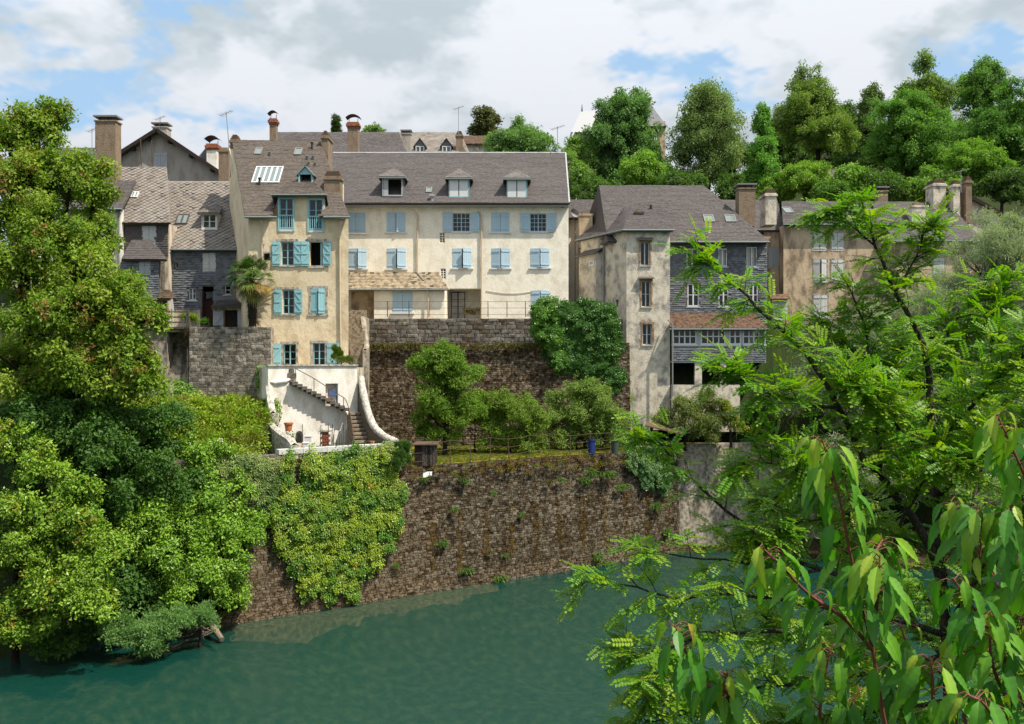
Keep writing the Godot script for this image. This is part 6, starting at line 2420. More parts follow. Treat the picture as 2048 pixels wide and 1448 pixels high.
func build_terrace() -> void:
	var d := 55.7
	var t := plane_through(Vector3(at(536, 0, 53.2).x, 0, -53.2), Vector3(at(720, 0, d).x, 0, -d), Vector3.UP)
	var h := thing("white_stair_wall", "whitewashed terrace wall with an outside stone stair and niche", "garden wall", at(630, 895, 54.4))
	var r := Rect2(0, 7.2, 5.02, 4.78)
	var niche := box_on(t, 651, 767, 676, 812)
	var b := MB.new()
	wall(b, t, r, [niche], 0.8)
	b.obox(t, Vector3(niche.position.x - 0.1, niche.position.y - 0.1, -0.95), Vector3(niche.end.x + 0.1, niche.end.y + 0.1, -0.8))
	b.obox(t, Vector3(r.position.x, r.position.y, -1.2), Vector3(r.position.x + 0.3, r.end.y - 0.003, -0.003))
	b.obox(t, Vector3(r.end.x - 0.3, r.position.y, -1.2), Vector3(r.end.x, r.end.y - 0.003, -0.003))
	obj("wall", b, M.white_wall, h)
	var cp := MB.new()
	cp.obox(t, Vector3(r.position.x - 0.05, r.end.y, -0.5), Vector3(r.end.x + 0.03, r.end.y + 0.09, 0.08))
	obj("coping", cp, M.stone_trim, h)
	# rough bulge of old masonry at the upper left
	var bu := MB.new()
	bu.tube([off(t, 541, 764, 0), off(t, 550, 765, 0), off(t, 558, 763, 0), off(t, 572, 762, 0), off(t, 581, 758, 0)], [0.05, 0.13, 0.16, 0.13, 0.05], 10)
	obj("bulge", bu, M.white_wall, h)
	# grey quoins at the stair head
	for k in [[578, 737, 588, 746], [575, 746, 592, 755], [579, 755, 589, 765]]:
		var q := box_on(t, k[0], k[1], k[2], k[3])
		var qb := MB.new()
		qb.obox(t, Vector3(q.position.x, q.position.y + 0.01, -0.05), Vector3(q.end.x, q.end.y - 0.01, 0.05))
		obj("quoin", qb, M.mortar_grey, h)
	# upper flight: stone treads let into the wall
	for k in 12:
		var x := 579.0 + 9.3 * k
		var y := 763.0 + 4.75 * k
		var q := box_on(t, x, y, x + 11.0, y + 6.2)
		var sb := MB.new()
		sb.obox(t, Vector3(q.position.x, q.position.y, -0.1), Vector3(q.end.x, q.end.y, 0.55))
		obj("step", sb, M.pale_step, h)
	# lower flight: turns towards the river
	var n := 10
	var y_top := at(0, 824, d - 0.3).y
	var xl := pick(t, 691, 824).x
	var xr := pick(t, 719, 824).x
	for k in n:
		var f := float(k) / (n - 1)
		var z0 := 0.55 + 0.25 * k
		var yy := lerpf(y_top, 7.62, f)
		var sb := MB.new()
		sb.obox(t, Vector3(xl - 0.45 * f, 7.3, z0 - 0.3), Vector3(xr - 0.25 * f, yy - 0.12, z0 + 0.2))
		sb.obox(t, Vector3(xl - 0.45 * f - 0.03, yy - 0.118, z0 - 0.02), Vector3(xr - 0.25 * f, yy, z0 + 0.28))
		obj("step", sb, M.stair_stone, h)
	var ld := MB.new()
	ld.obox(t, Vector3(xl, 7.3, 0.003), Vector3(xr, y_top - 0.01, 0.26))
	obj("landing", ld, M.white_wall, h)
	# iron handrail
	var rail := smooth([off(t, 591, 737, 0.5), off(t, 628, 757, 0.5), off(t, 672, 786, 0.5), off(t, 689, 797, 0.55), off(t, 697, 815, 0.9), off(t, 704, 850, 1.8), off(t, 709, 888, 2.8)], 3)
	var rb := MB.new()
	var rad := []
	rad.resize(rail.size())
	rad.fill(0.022)
	rb.tube(rail, rad, 6)
	var ro := obj("handrail", rb, M.rusty_iron, h)
	for k in [[591, 737, 771, 0.5], [628, 757, 789, 0.5], [657, 776, 805, 0.5], [687, 795, 822, 0.55], [697, 814, 838, 0.9], [704, 848, 872, 1.8], [709, 886, 896, 2.8]]:
		var pb := MB.new()
		pb.tube([off(t, k[0], k[1], k[3]), off(t, k[0], k[2], k[3])], [0.018, 0.018], 6)
		obj("post", pb, M.rusty_iron, ro)
	# curved side walls
	var rw := thing("curved_wall", "curving white-capped wall that sweeps down beside the stone stair", "garden wall", at(740, 880, 53))
	var path := px_path([[722, 756, d + 0.1], [728, 792, d - 0.9], [737, 827, d - 1.8], [748, 853, d - 2.6], [766, 871, d - 3.3], [794, 885, 51.7]], 4)
	var wb := MB.new()
	ribbon_wall(wb, path.map(func(p): return p - Vector3(0, 0.12, 0)), 7.2, 0.34, false)
	obj("wall", wb, M.pale_stone_plain, rw)
	var cb := MB.new()
	var rc := []
	for p in path:
		rc.append(0.2 + rr(-0.02, 0.02))
	cb.tube(path, rc, 10)
	obj("cap", cb, M.white_old, rw)
	var lw := thing("curved_wall", "low white garden wall stepping down on the left of the terrace", "garden wall", at(560, 880, 50))
	var lp := px_path([[538, 772, 53.1], [541, 800, 52.6], [546, 826, 52.1]], 4)
	var lb := MB.new()
	ribbon_wall(lb, lp, 7.2, 0.34)
	lb.box(at(543, 850, 52.0) + Vector3(0, 0, -0.35), at(555, 827, 52.0))
	var lp2 := px_path([[541, 846, 51.9], [552, 858, 50.8], [566, 869, 49.8], [580, 878, 48.9], [589, 890, 48.3]], 4)
	ribbon_wall(lb, lp2, 6.9, 0.36)
	obj("wall", lb, M.white_old, lw)
	# things on the terrace
	terrace_things(d)

func tag_mesh(called: String, b: MB, m: Material, label: String, category: String, group := "") -> MeshInstance3D:
	var o := obj(called, b, m)
	tag(o, label, category, group)
	return o

func terrace_things(d: float) -> void:
	# child's toy house in the niche
	var p := at(664, 809, d - 0.35)
	var g := thing("toy_house", "child's painted toy house standing in the wall niche", "toy", p)
	var b := MB.new()
	b.box(p + Vector3(-0.22, 0, -0.2), p + Vector3(0.25, 0.55, 0.2))
	obj("body", b, M.old_white, g)
	var rf := MB.new()
	rf.poly([p + Vector3(-0.3, 0.5, 0.28), p + Vector3(0.35, 0.5, 0.28), p + Vector3(0.05, 0.95, 0.28)], Vector3(0, 0, -0.5))
	obj("roof", rf, M.toy_blue, g)
	var dr := MB.new()
	dr.box(p + Vector3(-0.12, 0.02, 0.2), p + Vector3(0.06, 0.36, 0.22))
	obj("door", dr, M.terracotta, g)
	# white tank and tub
	for k in [[608, 622, 872, 885, 52.6, "square white plastic tank on the terrace by the bread oven"], [604, 616, 885, 896, 50.2, "white plastic tub at the terrace edge below the tank"]]:
		var a := at(k[0], k[3], k[4])
		var e := at(k[1], k[2], k[4])
		var q := MB.new()
		q.box(a + Vector3(0.02, 0, -0.4), Vector3(e.x - 0.02, e.y - 0.05, e.z - 0.02))
		var o := thing("plastic_tank", k[5], "tank", a)
		obj("body", q, M.plastic_white, o)
		var l := MB.new()
		l.box(Vector3(a.x, e.y - 0.048, a.z - 0.42), Vector3(e.x, e.y, a.z))
		obj("lid", l, M.plastic_white, o)
	# brick barbecue with a pot of herbs
	var bb := at(643, 894, 52.0)
	var bo := thing("brick_barbecue", "little brick barbecue with a herb pot on top", "barbecue", bb)
	for k in 6:
		for j in 2:
			var c := MB.new()
			c.box(bb + Vector3(0.02 + j * 0.2 - (0.1 if k % 2 else 0.0), k * 0.13, -0.4), bb + Vector3(0.2 + j * 0.2 - (0.1 if k % 2 else 0.0), k * 0.13 + 0.115, 0))
			obj("brick", c, M.brick, bo)
	var sl := MB.new()
	sl.box(bb + Vector3(-0.15, 0.79, -0.5), bb + Vector3(0.45, 0.87, 0.05))
	obj("slab", sl, M.stone_trim, bo)
	var hp := at(646, 864, 52.1)
	tuft("green herb growing in the pot on the barbecue", hp, 0.22, "small", Color(0.06, 0.15, 0.02), Color(0.09, 0.2, 0.03), "herb_plant")
	# bread oven mouth, dark arch against the white wall
	var ov := thing("bread_oven", "dark arched bread oven mouth against the white wall", "oven", at(598, 888, 53.4))
	var oa := MB.new()
	var pts := [at(591, 886, 53.55), at(605, 886, 53.55)]
	for k in 9:
		var a := PI * k / 8.0
		pts.append(at(598 + 7 * cos(a), 871 - 9 * sin(a), 53.55))
	oa.poly(pts, Vector3(0, 0, -0.2))
	obj("arch", oa, M.dark_stone, ov)
	var om := MB.new()
	var pm := [at(594, 886, 53.5), at(602, 886, 53.5)]
	for k in 9:
		var a := PI * k / 8.0
		pm.append(at(598 + 4 * cos(a), 873 - 6 * sin(a), 53.5))
	om.poly(pm, Vector3(0, 0, -0.01))
	obj("mouth", om, M.iron, ov)
	# bean poles
	var poles := [[573, 850, 880], [604, 848, 896], [641, 850, 894], [657, 846, 892], [663, 849, 895], [667, 868, 894], [674, 880, 893], [679, 858, 890], [683, 868, 892], [686, 849, 889], [691, 856, 888], [694, 858, 888]]
	for k in poles.size():
		var q: Array = poles[k]
		var pb := MB.new()
		var dd := 51.0 + 0.15 * (k % 5)
		pb.tube([at(q[0], q[2], dd), at(q[0] + rr(-2, 2), q[1], dd)], [0.022, 0.018], 6)
		tag_mesh("garden_pole", pb, M.grey_wood, "thin upright pole on the white terrace, %s from the left" % nth(k), "pole", "bean poles on the terrace")
	var veg := [[580, 868], [586, 895], [612, 897], [630, 896], [654, 896], [672, 894], [688, 893]]
	for j in veg.size():
		var k: Array = veg[j]
		var pp := at(k[0], k[1] + 2, 50.4)
		tuft("low green vegetable plant on the white terrace, %s from the left" % nth(j), pp, 0.3, "small", Color(0.05, 0.14, 0.02), Color(0.09, 0.2, 0.03), "vegetable_plant")
	for k in [[584, 888, 49.3], [596, 893, 49.4]]:
		var pp := at(k[0], k[1], k[2])
		var g2 := thing("marigold_plant", ["orange marigolds nearest the low white wall", "orange marigolds by the white tub"][int(k[0] > 590)], "flowers", pp, "orange marigolds")
		var wh := []
		var cl := PackedColorArray()
		for j in 9:
			wh.append(oriented(pp + Vector3(rr(-0.25, 0.25), rr(0, 0.12), rr(-0.2, 0.2)), Vector3.UP, 0.07))
			cl.append(Color(0.75, 0.25, 0.01))
		scatter("blossoms", clump("bloom"), M.flower, wh, cl, g2)
	# flower pots
	for k in [[744, 893, 51.7, 0.14, "terracotta pot at the foot of the stone stair"], [577, 862, 52.2, 0.22, "terracotta planter by the low white wall"]]:
		var c := at(k[0], k[1], k[2])
		var rr0: float = k[3]
		var pb := MB.new()
		pb.tube([c, c + Vector3(0, rr0 * 1.6, 0), c + Vector3(0, rr0 * 1.6, 0), c + Vector3(0, rr0 * 2.0, 0)], [rr0 * 0.7, rr0 * 0.95, rr0 * 1.1, rr0 * 1.1], 12)
		tag_mesh("flower_pot", pb, M.terracotta, k[4], "pot")
	# shrubs on the house terrace
	shrub("conifer_shrub", "pointed yellow-green conifer beside the yellow house", [[675, 712, 56.3, 13, 14], [672, 700, 56.3, 8, 10]], {"a": Color(0.12, 0.19, 0.01), "b": Color(0.16, 0.22, 0.015), "s": 0.16, "kinds": ["needles"], "r": 0.04, "ground": 11.9})
	shrub("clipped_shrub", "low clipped yellow-green shrub at the terrace corner", [[683, 722, 56.0, 18, 7], [697, 719, 56.0, 9, 6]], {"a": Color(0.10, 0.15, 0.02), "b": Color(0.13, 0.18, 0.03), "s": 0.15, "kinds": ["fine"], "r": 0.04, "ground": 11.9})
	var tb := thing("garden_table", "folded wooden table lying on the white wall's left end", "table", at(555, 732, 55.8))
	var tq := MB.new()
	tq.bar(at(540, 733, 55.8), at(577, 727, 55.8), 0.06, 0.05)
	tq.bar(at(542, 736, 55.7), at(566, 728, 55.7), 0.05, 0.05)
	obj("frame", tq, M.grey_wood, tb)
	var tl := MB.new()
	tl.box(at(543, 735, 55.7) + Vector3(0, 0, -0.3), at(564, 731, 55.7))
	obj("top", tl, M.rusty_iron, tb)
	# stair between the yellow house and the terrace wall
	var st := thing("side_stair", "narrow stone stair climbing beside the yellow house", "stairs", at(715, 712, 58.5))
	for k in 17:
		var sb := MB.new()
		var z := -58.3 - 0.42 * k
		var y := lerpf(12.3, 15.6, k / 16.0)
		sb.box(Vector3(-9.45 - 0.085 * k, 10.5, z - 0.44), Vector3(-8.75 - 0.05 * k, y, z))
		obj("step", sb, M.stair_stone, st)
	var sbw := MB.new()
	ribbon_wall(sbw, [Vector3(-8.55, 12.9, -58.0), Vector3(-8.6, 13.2, -59.0), Vector3(-9.0, 13.4, -61.5), Vector3(-9.5, 15.05, -63.5), Vector3(-9.6, 15.05, -66.0)], 9.5, 0.3)
	obj("side_wall", sbw, M.concrete, st)

# ------------------------------------------------------------------ palm, garden and its trees
func palm_tree() -> void:
	var base := at(505, 652, 57.42)
	var top := at(503, 566, 57.3)
	var g := thing("palm_tree", "fan palm with shaggy brown trunk in front of the slate house", "palm tree", base)
	var tb := MB.new()
	tb.tube([base, base.lerp(top, 0.5), top], [0.2, 0.26, 0.3], 10)
	for k in 90:
		var f := rng.randf()
		var a := rng.randf() * TAU
		var p := base.lerp(top, f)
		tb.tri(p + Vector3(cos(a), 0, sin(a)) * 0.25, p + Vector3(cos(a + 0.5), 0.05, sin(a + 0.5)) * 0.26, p + Vector3(cos(a + 0.2) * 0.36, -0.2, sin(a + 0.2) * 0.36))
	obj("trunk", tb, M.bark, g)
	for k in 64:
		var b := MB.new()
		var a := rng.randf() * TAU
		var el := rr(-1.25, 1.2)
		var dir := Vector3(cos(a) * cos(el), sin(el), sin(a) * cos(el))
		var stalk := rr(0.55, 0.95)
		var c := top + Vector3(0, 0.3, 0) + dir * stalk
		if dir.z < -0.25:
			dir.z = -dir.z
			c = top + Vector3(0, 0.3, 0) + dir * stalk
		var dry := el < -0.45 and rng.randf() < 0.7
		var col := tint(Color(0.24, 0.15, 0.03), Color(0.30, 0.2, 0.05)) if dry else tint(Color(0.0614, 0.131, 0.0286), Color(0.132, 0.21, 0.0429))
		b.col = col
		b.tube([top + Vector3(0, 0.15, 0), c], [0.025, 0.015], 4, false)
		var side := dir.cross(Vector3.UP).normalized()
		var nrm := side.cross(dir).normalized()
		for j in 17:
			var s := (j - 8) / 8.0 * 1.25
			var d := (dir * cos(s) + side * sin(s)).normalized()
			var ln := rr(0.7, 0.95) * (1.0 - 0.2 * absf(s))
			var droop := Vector3(0, -0.25 - 0.1 * absf(s), 0) * ln
			var w := side * 0.028 if absf(s) < 0.8 else dir * 0.028
			var m := c + d * ln * 0.6
			b.tri(c, m + w, m - w)
			b.tri(m + w, c + d * ln + droop, m - w)
		obj("frond", b, M.leaf_gloss, g)

func build_garden() -> void:
	palm_tree()
	var fruit := {"kinds": ["small"], "s": 0.28, "sub": 13, "category": "tree"}
	var o := func(extra: Dictionary) -> Dictionary:
		var q := fruit.duplicate()
		q.merge(extra, true)
		return q
	shrub("plum_tree", "tallest fruit tree on the lawn, bare trunk showing", [[890, 745, 58, 48.3, 48], [850, 735, 58, 32.2, 36], [925, 750, 58, 36.8, 31.2], [885, 790, 58, 63.25, 42], [860, 830, 58, 46, 33.6], [915, 830, 58, 48.3, 38.4], [890, 710, 58, 27.6, 26.4], [880, 870, 58.4, 40, 18]], o.call({"a": Color(0.15, 0.28, 0.03), "b": Color(0.21, 0.34, 0.04), "ground": 6.72, "r": 0.13, "fork": 0.35}))
	shrub("fruit_tree", "lime-green young tree between the fruit trees", [[950, 820, 60.5, 36.8, 38.4], [930, 845, 60.5, 34.5, 28.8]], o.call({"a": Color(0.18, 0.30, 0.03), "b": Color(0.24, 0.35, 0.04), "ground": 6.72, "r": 0.06}))
	shrub("apple_tree", "round-headed fruit tree in the middle of the lawn", [[1020, 830, 59.5, 59.8, 45.6], [985, 855, 59.5, 36.8, 31.2], [1058, 850, 59.5, 43.7, 36], [1005, 805, 59.5, 32.2, 24], [1020, 880, 59.5, 32.2, 21.6], [1000, 885, 59.5, 40, 22], [1050, 885, 59.5, 42, 22]], o.call({"a": Color(0.16, 0.27, 0.03), "b": Color(0.22, 0.32, 0.045), "ground": 6.72, "r": 0.1}))
	shrub("cherry_plum_tree", "broad fruit tree in front of the tower, palest of the garden trees", [[1170, 825, 62, 75.9, 50.4], [1115, 845, 62, 39.1, 33.6], [1225, 845, 62, 46, 33.6], [1170, 795, 62, 46, 28.8], [1190, 865, 62, 51.75, 24], [1130, 880, 62, 40, 22], [1215, 880, 62, 45, 20]], o.call({"a": Color(0.19, 0.30, 0.06), "b": Color(0.25, 0.35, 0.08), "ground": 6.72, "r": 0.11}))
	shrub("viburnum_bush", "olive-green bush at the foot of the tower", [[1370, 830, 63.8, 56, 34], [1430, 845, 63.8, 40, 40], [1330, 845, 63.8, 28, 22], [1400, 865, 63.8, 50, 28], [1415, 805, 63.8, 28, 22]], {"a": Color(0.176, 0.227, 0.0644), "b": Color(0.228, 0.28, 0.0715), "s": 0.26, "kinds": ["small"], "ground": 6.9, "sub": 12})
	shrub("golden_bush", "yellow-leaved bush beside the olive bush below the veranda", [[1462, 838, 63.5, 18, 26], [1478, 852, 63.5, 18, 16], [1450, 815, 63.5, 8, 14]], {"a": Color(0.30, 0.30, 0.03), "b": Color(0.286, 0.364, 0.033), "s": 0.22, "kinds": ["broad"], "ground": 7.0})
	shrub("broom_bush", "fine-leaved green bush overhanging the river wall beside the shed", [[785, 915, 51.4, 32, 28], [770, 930, 51.2, 22, 20], [800, 900, 51.6, 20, 18]], {"a": Color(0.079, 0.166, 0.0429), "b": Color(0.123, 0.227, 0.0501), "s": 0.2, "kinds": ["needles"], "sub": 14, "ground": 6.6})
	shrub("laurel_sapling", "small leafy sapling at the left foot of the plum tree", [[850, 865, 58.5, 18, 22]], o.call({"a": Color(0.105, 0.245, 0.0286), "b": Color(0.158, 0.315, 0.0286), "ground": 6.72, "r": 0.04}))
	# lawn grass
	var where := []
	var cols := PackedColorArray()
	for k in 5200:
		var s := rr(0.31, 0.99)
		var q := quay(s, 6.72)
		var p := q + Vector3(-0.593, 0, -0.805) * rr(0.3, 9.0) + Vector3(0, 0, 0)
		if p.z < -65.2 or p.x < -9.2:
			continue
		where.append(oriented(p, Vector3(rr(-0.2, 0.2), 1, rr(-0.2, 0.2)), rr(0.08, 0.2)))
		cols.append(tint(Color(0.281, 0.297, 0.0358), Color(0.176, 0.28, 0.0286), 0.25) if rng.randf() < 0.7 else tint(Color(0.42, 0.36, 0.10), Color(0.34, 0.32, 0.07)))
	var gr := scatter("lawn_grass", clump("grass"), M.leaf, where, cols, null)
	tag(gr, "short yellow-green grass on the garden lawn", "grass")
	# fence along the river wall
	var fx := [0.315, 0.36, 0.40, 0.445, 0.49, 0.535, 0.585, 0.635, 0.69, 0.745, 0.80]
	var fg := thing("wire_fence", "rusty post-and-wire fence along the river wall", "fence", quay(0.31, 6.7))
	var tops := []
	for s in fx:
		var p := quay(s, 6.7) + Vector3(-0.12, 0, -0.16)
		var hh := 1.25 + rr(-0.08, 0.12)
		var b := MB.new()
		b.tube([p, p + Vector3(rr(-0.04, 0.04), hh, 0)], [0.028, 0.022], 6)
		obj("post", b, M.rusty_iron, fg)
		tops.append(p + Vector3(0, hh - 0.03, 0))
	for k in tops.size() - 1:
		for j in 3:
			var b := MB.new()
			var dn := Vector3(0, -0.45 * j, 0)
			b.tube([tops[k] + dn, tops[k].lerp(tops[k + 1], 0.5) + dn + Vector3(0, -0.03, 0), tops[k + 1] + dn], [0.014, 0.014, 0.014], 5)
			obj("wire", b, M.rusty_iron, fg)
	# fence on the upper terrace
	var ug := thing("wire_fence", "thin wire fence on top of the grey terrace wall", "fence", at(900, 632, 66.2))
	var ux := [733, 775, 818, 858, 896, 930, 976, 1014, 1051, 1090]
	for k in ux.size():
		var b := MB.new()
		b.tube([at(ux[k], 634, 66.2), at(ux[k], 602, 66.2)], [0.03, 0.025], 6)
		obj("post", b, M.rusty_iron, ug)
		if k:
			for j in 3:
				var w := MB.new()
				w.tube([at(ux[k - 1], 603 + 13 * j, 66.2), at(ux[k], 603 + 13 * j, 66.2)], [0.012, 0.012], 5)
				obj("wire", w, M.rusty_iron, ug)
	# plank hut at the garden's left end
	var hp := at(850, 932, 52.6)
	var hut := thing("plank_hut", "dark plank garden hut on the river wall", "hut", hp)
	var x0 := at(829, 0, 52.6).x
	var x1 := at(871, 0, 52.6).x
	var y1 := at(0, 891, 52.6).y
	for k in 8:
		var b := MB.new()
		var a := lerpf(x0, x1, k / 8.0)
		b.box(Vector3(a, 6.7, -52.65 + rr(-0.02, 0.02)), Vector3(a + (x1 - x0) / 8 - 0.012, y1 + rr(-0.03, 0.02), -52.6 + rr(-0.01, 0.02)))
		obj("plank", b, M.dark_wood if k < 3 or k == 5 else M.grey_wood, hut)
	var hb := MB.new()
	hb.box(Vector3(x0 + 0.02, 6.7, -54.2), Vector3(x1 - 0.03, y1 - 0.02, -52.7))
	obj("body", hb, M.dark_wood, hut)
	var hr := MB.new()
	hr.box(Vector3(x0 - 0.1, y1 + 0.02, -54.4), Vector3(x1 + 0.1, y1 + 0.08, -52.45))
	obj("roof", hr, M.rusty_iron, hut)
	# bins
	for k in [[1183, 893, 14, "dark blue bin under the broad fruit tree", M.bin_blue], [1230, 888, 15, "grey-green bin at the right end of the lawn", M.bin_green]]:
		var p := at(k[0], 0, 59.6)
		p.y = 6.72
		var b := MB.new()
		b.tube([p, p + Vector3(0, 0.75, 0)], [0.2, 0.25], 10)
		var bn := thing("garden_bin", k[3], "bin", p)
		obj("body", b, k[4], bn)
		var l := MB.new()
		l.tube([p + Vector3(0, 0.75, 0), p + Vector3(0, 0.8, 0), p + Vector3(0, 0.86, 0)], [0.28, 0.28, 0.15], 10)
		obj("lid", l, k[4], bn)
	# collapsed tin shed roof below the tower
	var sh := thing("tin_shed", "collapsed dark shed roof below the olive bush", "shed", at(1320, 880, 62.4))
	var sr := MB.new()
	sr.poly([at(1290, 850, 61.8), at(1365, 868, 61.8), at(1368, 858, 63.6), at(1295, 842, 63.6)], Vector3(0, -0.07, 0))
	obj("roof", sr, M.rusty_iron, sh)
	var sp := MB.new()
	sp.box(at(1300, 905, 62.6), at(1306, 852, 62.4) + Vector3(0, 0, 0.1))
	sp.box(at(1352, 905, 62.6), at(1357, 864, 62.4) + Vector3(0, 0, 0.1))
	obj("post", sp, M.dark_wood, sh)
	# climbing plants
	var q1 := plane_through(quay(-0.12), quay(0.3036), Vector3.UP)
	var blobs := []
	for k in [[690, 1000, 62, 95], [740, 985, 42, 75], [640, 985, 40, 75], [690, 930, 50, 30], [755, 922, 42, 28], [600, 1050, 30, 75], [660, 1085, 55, 55], [715, 1075, 50, 50], [622, 1140, 26, 45], [685, 1140, 40, 40], [570, 985, 14, 55], [778, 1000, 16, 60], [556, 1070, 10, 40], [735, 1120, 22, 30], [610, 1175, 12, 26], [655, 1180, 14, 24], [700, 1178, 12, 22], [790, 1050, 10, 26], [800, 985, 9, 18], [585, 1110, 12, 40], [545, 1030, 9, 26], [770, 1085, 12, 22], [640, 1040, 40, 50], [620, 935, 16, 40], [575, 930, 8, 30]]:
		var c := pick(q1, k[0], k[1])
		var s := 0.0258
		blobs.append([c.x, c.y, k[2] * s * 1.18, k[3] * s])
	climber("climbing_ivy", "bright yellow-green ivy hanging over the river wall below the terrace", q1, blobs, 6600, {"a": Color(0.075, 0.20, 0.02), "b": Color(0.27, 0.37, 0.03), "s": 0.21, "deep": 0.45, "fleck": Color(0.45, 0.28, 0.02)})
	var dk := []
	for k in [[490, 940, 60, 30], [450, 960, 50, 45], [530, 950, 40, 35], [500, 990, 50, 40], [770, 905, 45, 20], [720, 905, 30, 14], [470, 1010, 40, 40]]:
		var c := pick(q1, k[0], k[1])
		var s := 0.0245
		dk.append([c.x, c.y, k[2] * s * 1.2, k[3] * s])
	climber("climbing_ivy", "dark glossy ivy with pale leaves over the left end of the river wall", q1, dk, 3200, {"a": Color(0.0878, 0.175, 0.0358), "b": Color(0.246, 0.315, 0.1), "s": 0.17, "deep": 0.3})
	var tv := front(65.3)
	var big := []
	for k in [[1090, 640, 28, 42], [1130, 650, 40, 50], [1170, 650, 45, 50], [1200, 690, 42, 60], [1150, 710, 50, 45], [1190, 750, 45, 38], [1230, 760, 25, 30], [1110, 690, 30, 30], [1215, 640, 18, 35]]:
		var c := pick(tv, k[0], k[1])
		var s := 0.0328
		big.append([c.x, c.y, k[2] * s, k[3] * s])
	climber("climbing_ivy", "thick dark green ivy mass beside the tower", tv, big, 7000, {"a": Color(0.035, 0.12, 0.012), "b": Color(0.06, 0.165, 0.02), "s": 0.22, "deep": 0.7, "gaps": false})
	var lt := []
	for k in [[1085, 625, 22, 28], [1078, 660, 14, 22], [1100, 610, 20, 14], [1105, 670, 18, 40], [1120, 720, 16, 25]]:
		var c := pick(tv, k[0], k[1])
		var s := 0.0328
		lt.append([c.x, c.y, k[2] * s, k[3] * s])
	climber("virginia_creeper", "light green creeper on the left edge of the dark ivy", tv, lt, 1500, {"a": Color(0.06, 0.18, 0.015), "b": Color(0.10, 0.24, 0.02), "s": 0.22, "deep": 1.2})
	var q2 := plane_through(quay(0.3042), quay(1.0), Vector3.UP)
	var rb := []
	for k in [[1290, 910, 40, 22], [1300, 940, 30, 35], [1275, 925, 25, 20], [1330, 900, 25, 20], [1325, 950, 14, 40]]:
		var c := pick(q2, k[0], k[1])
		var s := 0.031
		rb.append([c.x, c.y, k[2] * s * 1.2, k[3] * s])
	climber("climbing_ivy", "blue-green ivy hanging over the right end of the river wall", q2, rb, 1800, {"a": Color(0.0702, 0.175, 0.0572), "b": Color(0.14, 0.245, 0.0858), "s": 0.2, "deep": 0.45})
	# dry tufts on the ledge of the tall retaining wall
	var lx := 742.0
	var lk := 0
	while lx < 1090:
		var p := at(lx, 692, 65.0)
		lk += 1
		tuft("dry tuft on the ledge of the tall retaining wall, %s from the left" % nth(lk - 1), p, rr(0.35, 0.65), "hang", Color(0.20, 0.17, 0.06), Color(0.15, 0.15, 0.045), "ledge_plant", Basis(), 4)
		lx += rr(9, 20)
	var green := [Color(0.105, 0.227, 0.0429), Color(0.176, 0.297, 0.0572)]
	var walls := [[790, 1130, 0.3], [845, 960, 0.25], [880, 1085, 0.35], [905, 1020, 0.35], [925, 960, 0.3], [928, 1140, 0.45], [930, 945, 0.3], [975, 1105, 0.25], [985, 985, 0.25], [1000, 1155, 0.5], [1010, 1110, 0.25], [1040, 1030, 0.25], [1095, 965, 0.3], [1120, 960, 0.35], [1150, 1140, 0.35], [1165, 960, 0.4], [1180, 945, 0.5], [1195, 1110, 0.5], [1205, 1130, 0.5], [1210, 945, 0.5], [1240, 975, 0.4], [1310, 1010, 0.4], [1330, 1060, 0.35]]
	for j in walls.size():
		var k: Array = walls[j]
		var c := pick(q2, k[0], k[1])
		var dry: bool = int(k[0]) % 3 == 0
		tuft(["leafy green tuft", "dry buff tuft"][int(dry)] + " rooted in the mossy river wall's face, %s plant from the left" % nth(j), q2 * Vector3(c.x, c.y, 0.05), k[2] * 1.35, "hang", Color(0.2, 0.16, 0.06) if dry else green[0], Color(0.16, 0.14, 0.05) if dry else green[1], "wall_plant", q2.basis, 4)
	for k in 46:      # trailing plants and moss cushions along the top of the river wall
		var s := 0.31 + 0.68 * (k + rr(0.1, 0.9)) / 46
		var moss := rng.randf() < 0.55
		tuft(["trailing grass", "yellow moss cushion"][int(moss)] + " on the river wall's top edge, %s plant from the left" % nth(k), quay(s, rr(5.9, 6.72)) + Vector3(0.04, 0, 0.06), rr(0.2, 0.42), "fine" if moss else "hang", Color(0.20, 0.15, 0.01) if moss else Color(0.193, 0.227, 0.0572), Color(0.26, 0.19, 0.02) if moss else Color(0.16, 0.16, 0.05), "moss_cushion" if moss else "wall_plant", q2.basis, 2)

